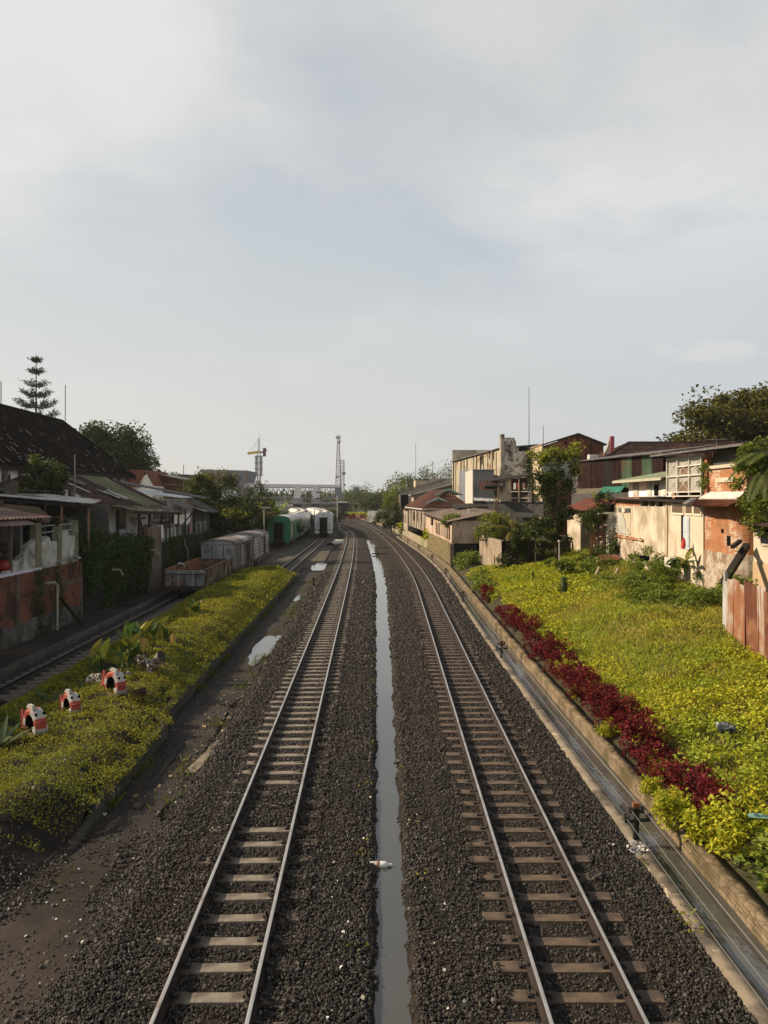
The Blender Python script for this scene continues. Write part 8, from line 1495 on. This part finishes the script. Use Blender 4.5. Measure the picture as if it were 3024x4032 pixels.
for px, Y, zt, lab in ((1260, 230, 9.8, 'red brown signal post with arms in front of the footbridge'), (1222, 215, 8.2, 'dark signal post left of the red brown one'), (1141, 240, 7.6, 'signal post with two arms by the left stairs of the footbridge'), (1328, 190, 7.0, 'grey signal post at the right end of the footbridge'), (1288, 260, 6.4, 'farther signal post between the two right hand ones')):
    x = X_(px, Y); t = thing('signal_post', lab, 'signal', (x, Y, 0), 0, 'signal posts before the footbridge'); b = MB(); b.tube([(x, Y, -.2), (x, Y, zt)], .13, 6); b.build('post', M('signal_brown', (.11, .07, .055)) if px != 1328 else ZINC, t)
    for z in (zt * .62, zt * .8): b = MB(); b.box(x - .9, x + .9, Y - .06, Y + .06, z, z + .22); b.box(x - 1.0, x - .4, Y - .1, Y - .04, z - .15, z + .4); b.build('signal_arm', RUST, t)
for px, Y, zt, lab in ((1224, 118, 4.2, 'thin dark pole between the green coach and the white coach'), (1238, 122, 4.3, 'second thin dark pole between the coaches, nearer the white one'), (1337, 150, 1.3, 'short white post beside the left main track bend')):
    x = X_(px, Y); b = MB(); b.tube([(x, Y, -.2), (x, Y, zt)], .07, 6); b.tube([(x, Y, zt), (x, Y, zt + .05)], .1, 6); tag(b.build('pole', CW if zt < 2 else BLACK_IRON, origin=(x, Y, -.2)), lab, 'pole')
# verge, red shrubs and distant trees
y = rng.uniform(134, 300, 9000); x = KERB(y) + .8 + rng.uniform(0, 1, 9000) ** 1.3 * 9; V, Fq = leaf_cloud(np.stack([x, y, .62 + .4 * vnoise(x, y, 3., 130)], 1), .6, .6, .35); tag(obj_np('verge_grass', mesh_np('verge_grass', V, Fq, LEAF_YEL)), 'yellow green verge beyond the long curve of the right track', 'grass', kind='stuff')
strip('verge_bank', np.arange(126, 320, 5.), [(K(.6), .55), (K(10), .8)], FARGROUND)
b = MB(); c = D(1405, 2030, 225); b.sphere((c.x, c.y, .5), 3.2, 4, 1.5, 10, 6); b.v = [(q + random.uniform(-.3, .3), w_, z + random.uniform(-.3, .3)) for q, w_, z in b.v]
bush('red_shrub', 'low dark red shrub by the bend of the right main track', (c.x, c.y, 0), [(0, 0, .8, 3.0, 3.2, .9)], 500, .5, LEAF_RED, 20, .3, .5)
def far_tree(label, px, Y, zt, w_, mat=LEAF_FAR, n=2600, zb_=1.0):
    x = X_(px, Y); h_ = zt - zb_; k = .42 + .0011 * Y
    tree('tree', label, (x, Y, 0), zb_ + h_ * .3, [(0, 0, zb_ + h_ * .6, w_ * .5, w_ * .4, h_ * .42), (-w_ * .3, 0, zb_ + h_ * .42, w_ * .32, w_ * .3, h_ * .36), (w_ * .3, 0, zb_ + h_ * .4, w_ * .34, w_ * .3, h_ * .38)], n, k, mat, clumps=60, cs=.24, shell=.35, r0=.3, limbs=4, group='trees far down the line')
for a_ in (('broad far tree right of the footbridge, left of the water tank', 1402, 330, 11.5, 10), ('wide pale far tree standing over the verge', 1440, 270, 10.5, 12, LEAF_FAR, 1600, .8), ('far tree below the water tank', 1480, 300, 9.5, 10), ('dark far tree between the verge and the tiny pale house', 1500, 235, 8.2, 7, LEAF_MID), ('small far tree touching the right stairs of the footbridge', 1378, 400, 9.5, 9), ('far tree seen through the footbridge truss', 1215, 420, 9.5, 9), ('low far tree behind the platform canopy', 1250, 430, 8., 12), ('far tree on the left of the station hall', 772, 330, 9, 14), ('bushy green tree in front of the footbridge foot', 1300, 205, 4.0, 5, LEAF_MID, 700, .2), ('far tree behind the station shed', 1050, 390, 9, 12), ('far tree on the skyline left of the flat cream building', 1590, 250, 14.5, 12), ('far tree on the skyline above the pale shed', 1650, 290, 15.5, 14), ('tallest far tree on the hill left of the cream corrugated building', 1735, 300, 19.5, 15, LEAF_FAR, 1600, 2), ('far tree on the hill beside the tallest one', 1790, 310, 19, 13), ('far tree on the lower part of the hill', 1690, 280, 16.5, 12, LEAF_FAR, 1300, 2)): far_tree(*a_)
t = thing('water_tank', 'blue water tank on a stand above the far trees', 'water tank', (X_(1400, 300), 300, 0)); b = MB(); xx = X_(1400, 300); b.lathe([(0, 8.4), (1.5, 8.4), (1.6, 9.8), (1.2, 10.6), (0, 10.7)], 14, (xx, 300, 0)); b.build('tank', M('tank_blue', (.15, .2, .25), (.12, .16, .2), 1.), t, True); b = MB()
for sx, sy in ((-1, -1), (1, -1), (1, 1), (-1, 1)): b.bar((xx + sx, 300 + sy, 0), (xx + sx, 300 + sy, 8.4), .25)
b.build('stand', ST_STEEL, t); b = MB(); b.box(xx + 2.0, xx + 3.0, 299, 300, 6, 9.6); b.build('brick_stack', M('brick_stack', (.24, .12, .09)), t)
n = 60000; th = rng.uniform(-.62, .62, n); R = rng.uniform(520, 900, n); x = np.sin(th) * R; y = np.cos(th) * R; z = (vnoise(x, y, 45., 140) * .7 + vnoise(x, y, 16., 141) * .5) * 13 * rng.uniform(.0, 1, n) ** 1.1 + .5
V, Fq = leaf_cloud(np.stack([x, y, z], 1), 2.8, .75, .3); tag(obj_np('far_woods', mesh_np('far_woods', V, Fq, LEAF_FAR)), 'hazy line of far woods along the whole horizon', 'woods', kind='stuff')

# ------------------------------------------------------------------ haze
b = MB(); b.box(-1180, 1180, -40, 1010, -1.4, 70)
hm = bpy.data.materials.new('haze'); hm.use_nodes = True; hn = hm.node_tree; hn.nodes.clear(); ho = hn.nodes.new('ShaderNodeOutputMaterial'); hv = hn.nodes.new('ShaderNodeVolumePrincipled')
hv.inputs['Color'].default_value = (.92, .95, 1, 1); hv.inputs['Density'].default_value = HAZE; hv.inputs['Anisotropy'].default_value = .3; hn.links.new(hv.outputs[0], ho.inputs['Volume'])
tag(b.build('haze', hm), kind='stuff'); SC.cycles.volume_bounces = 1
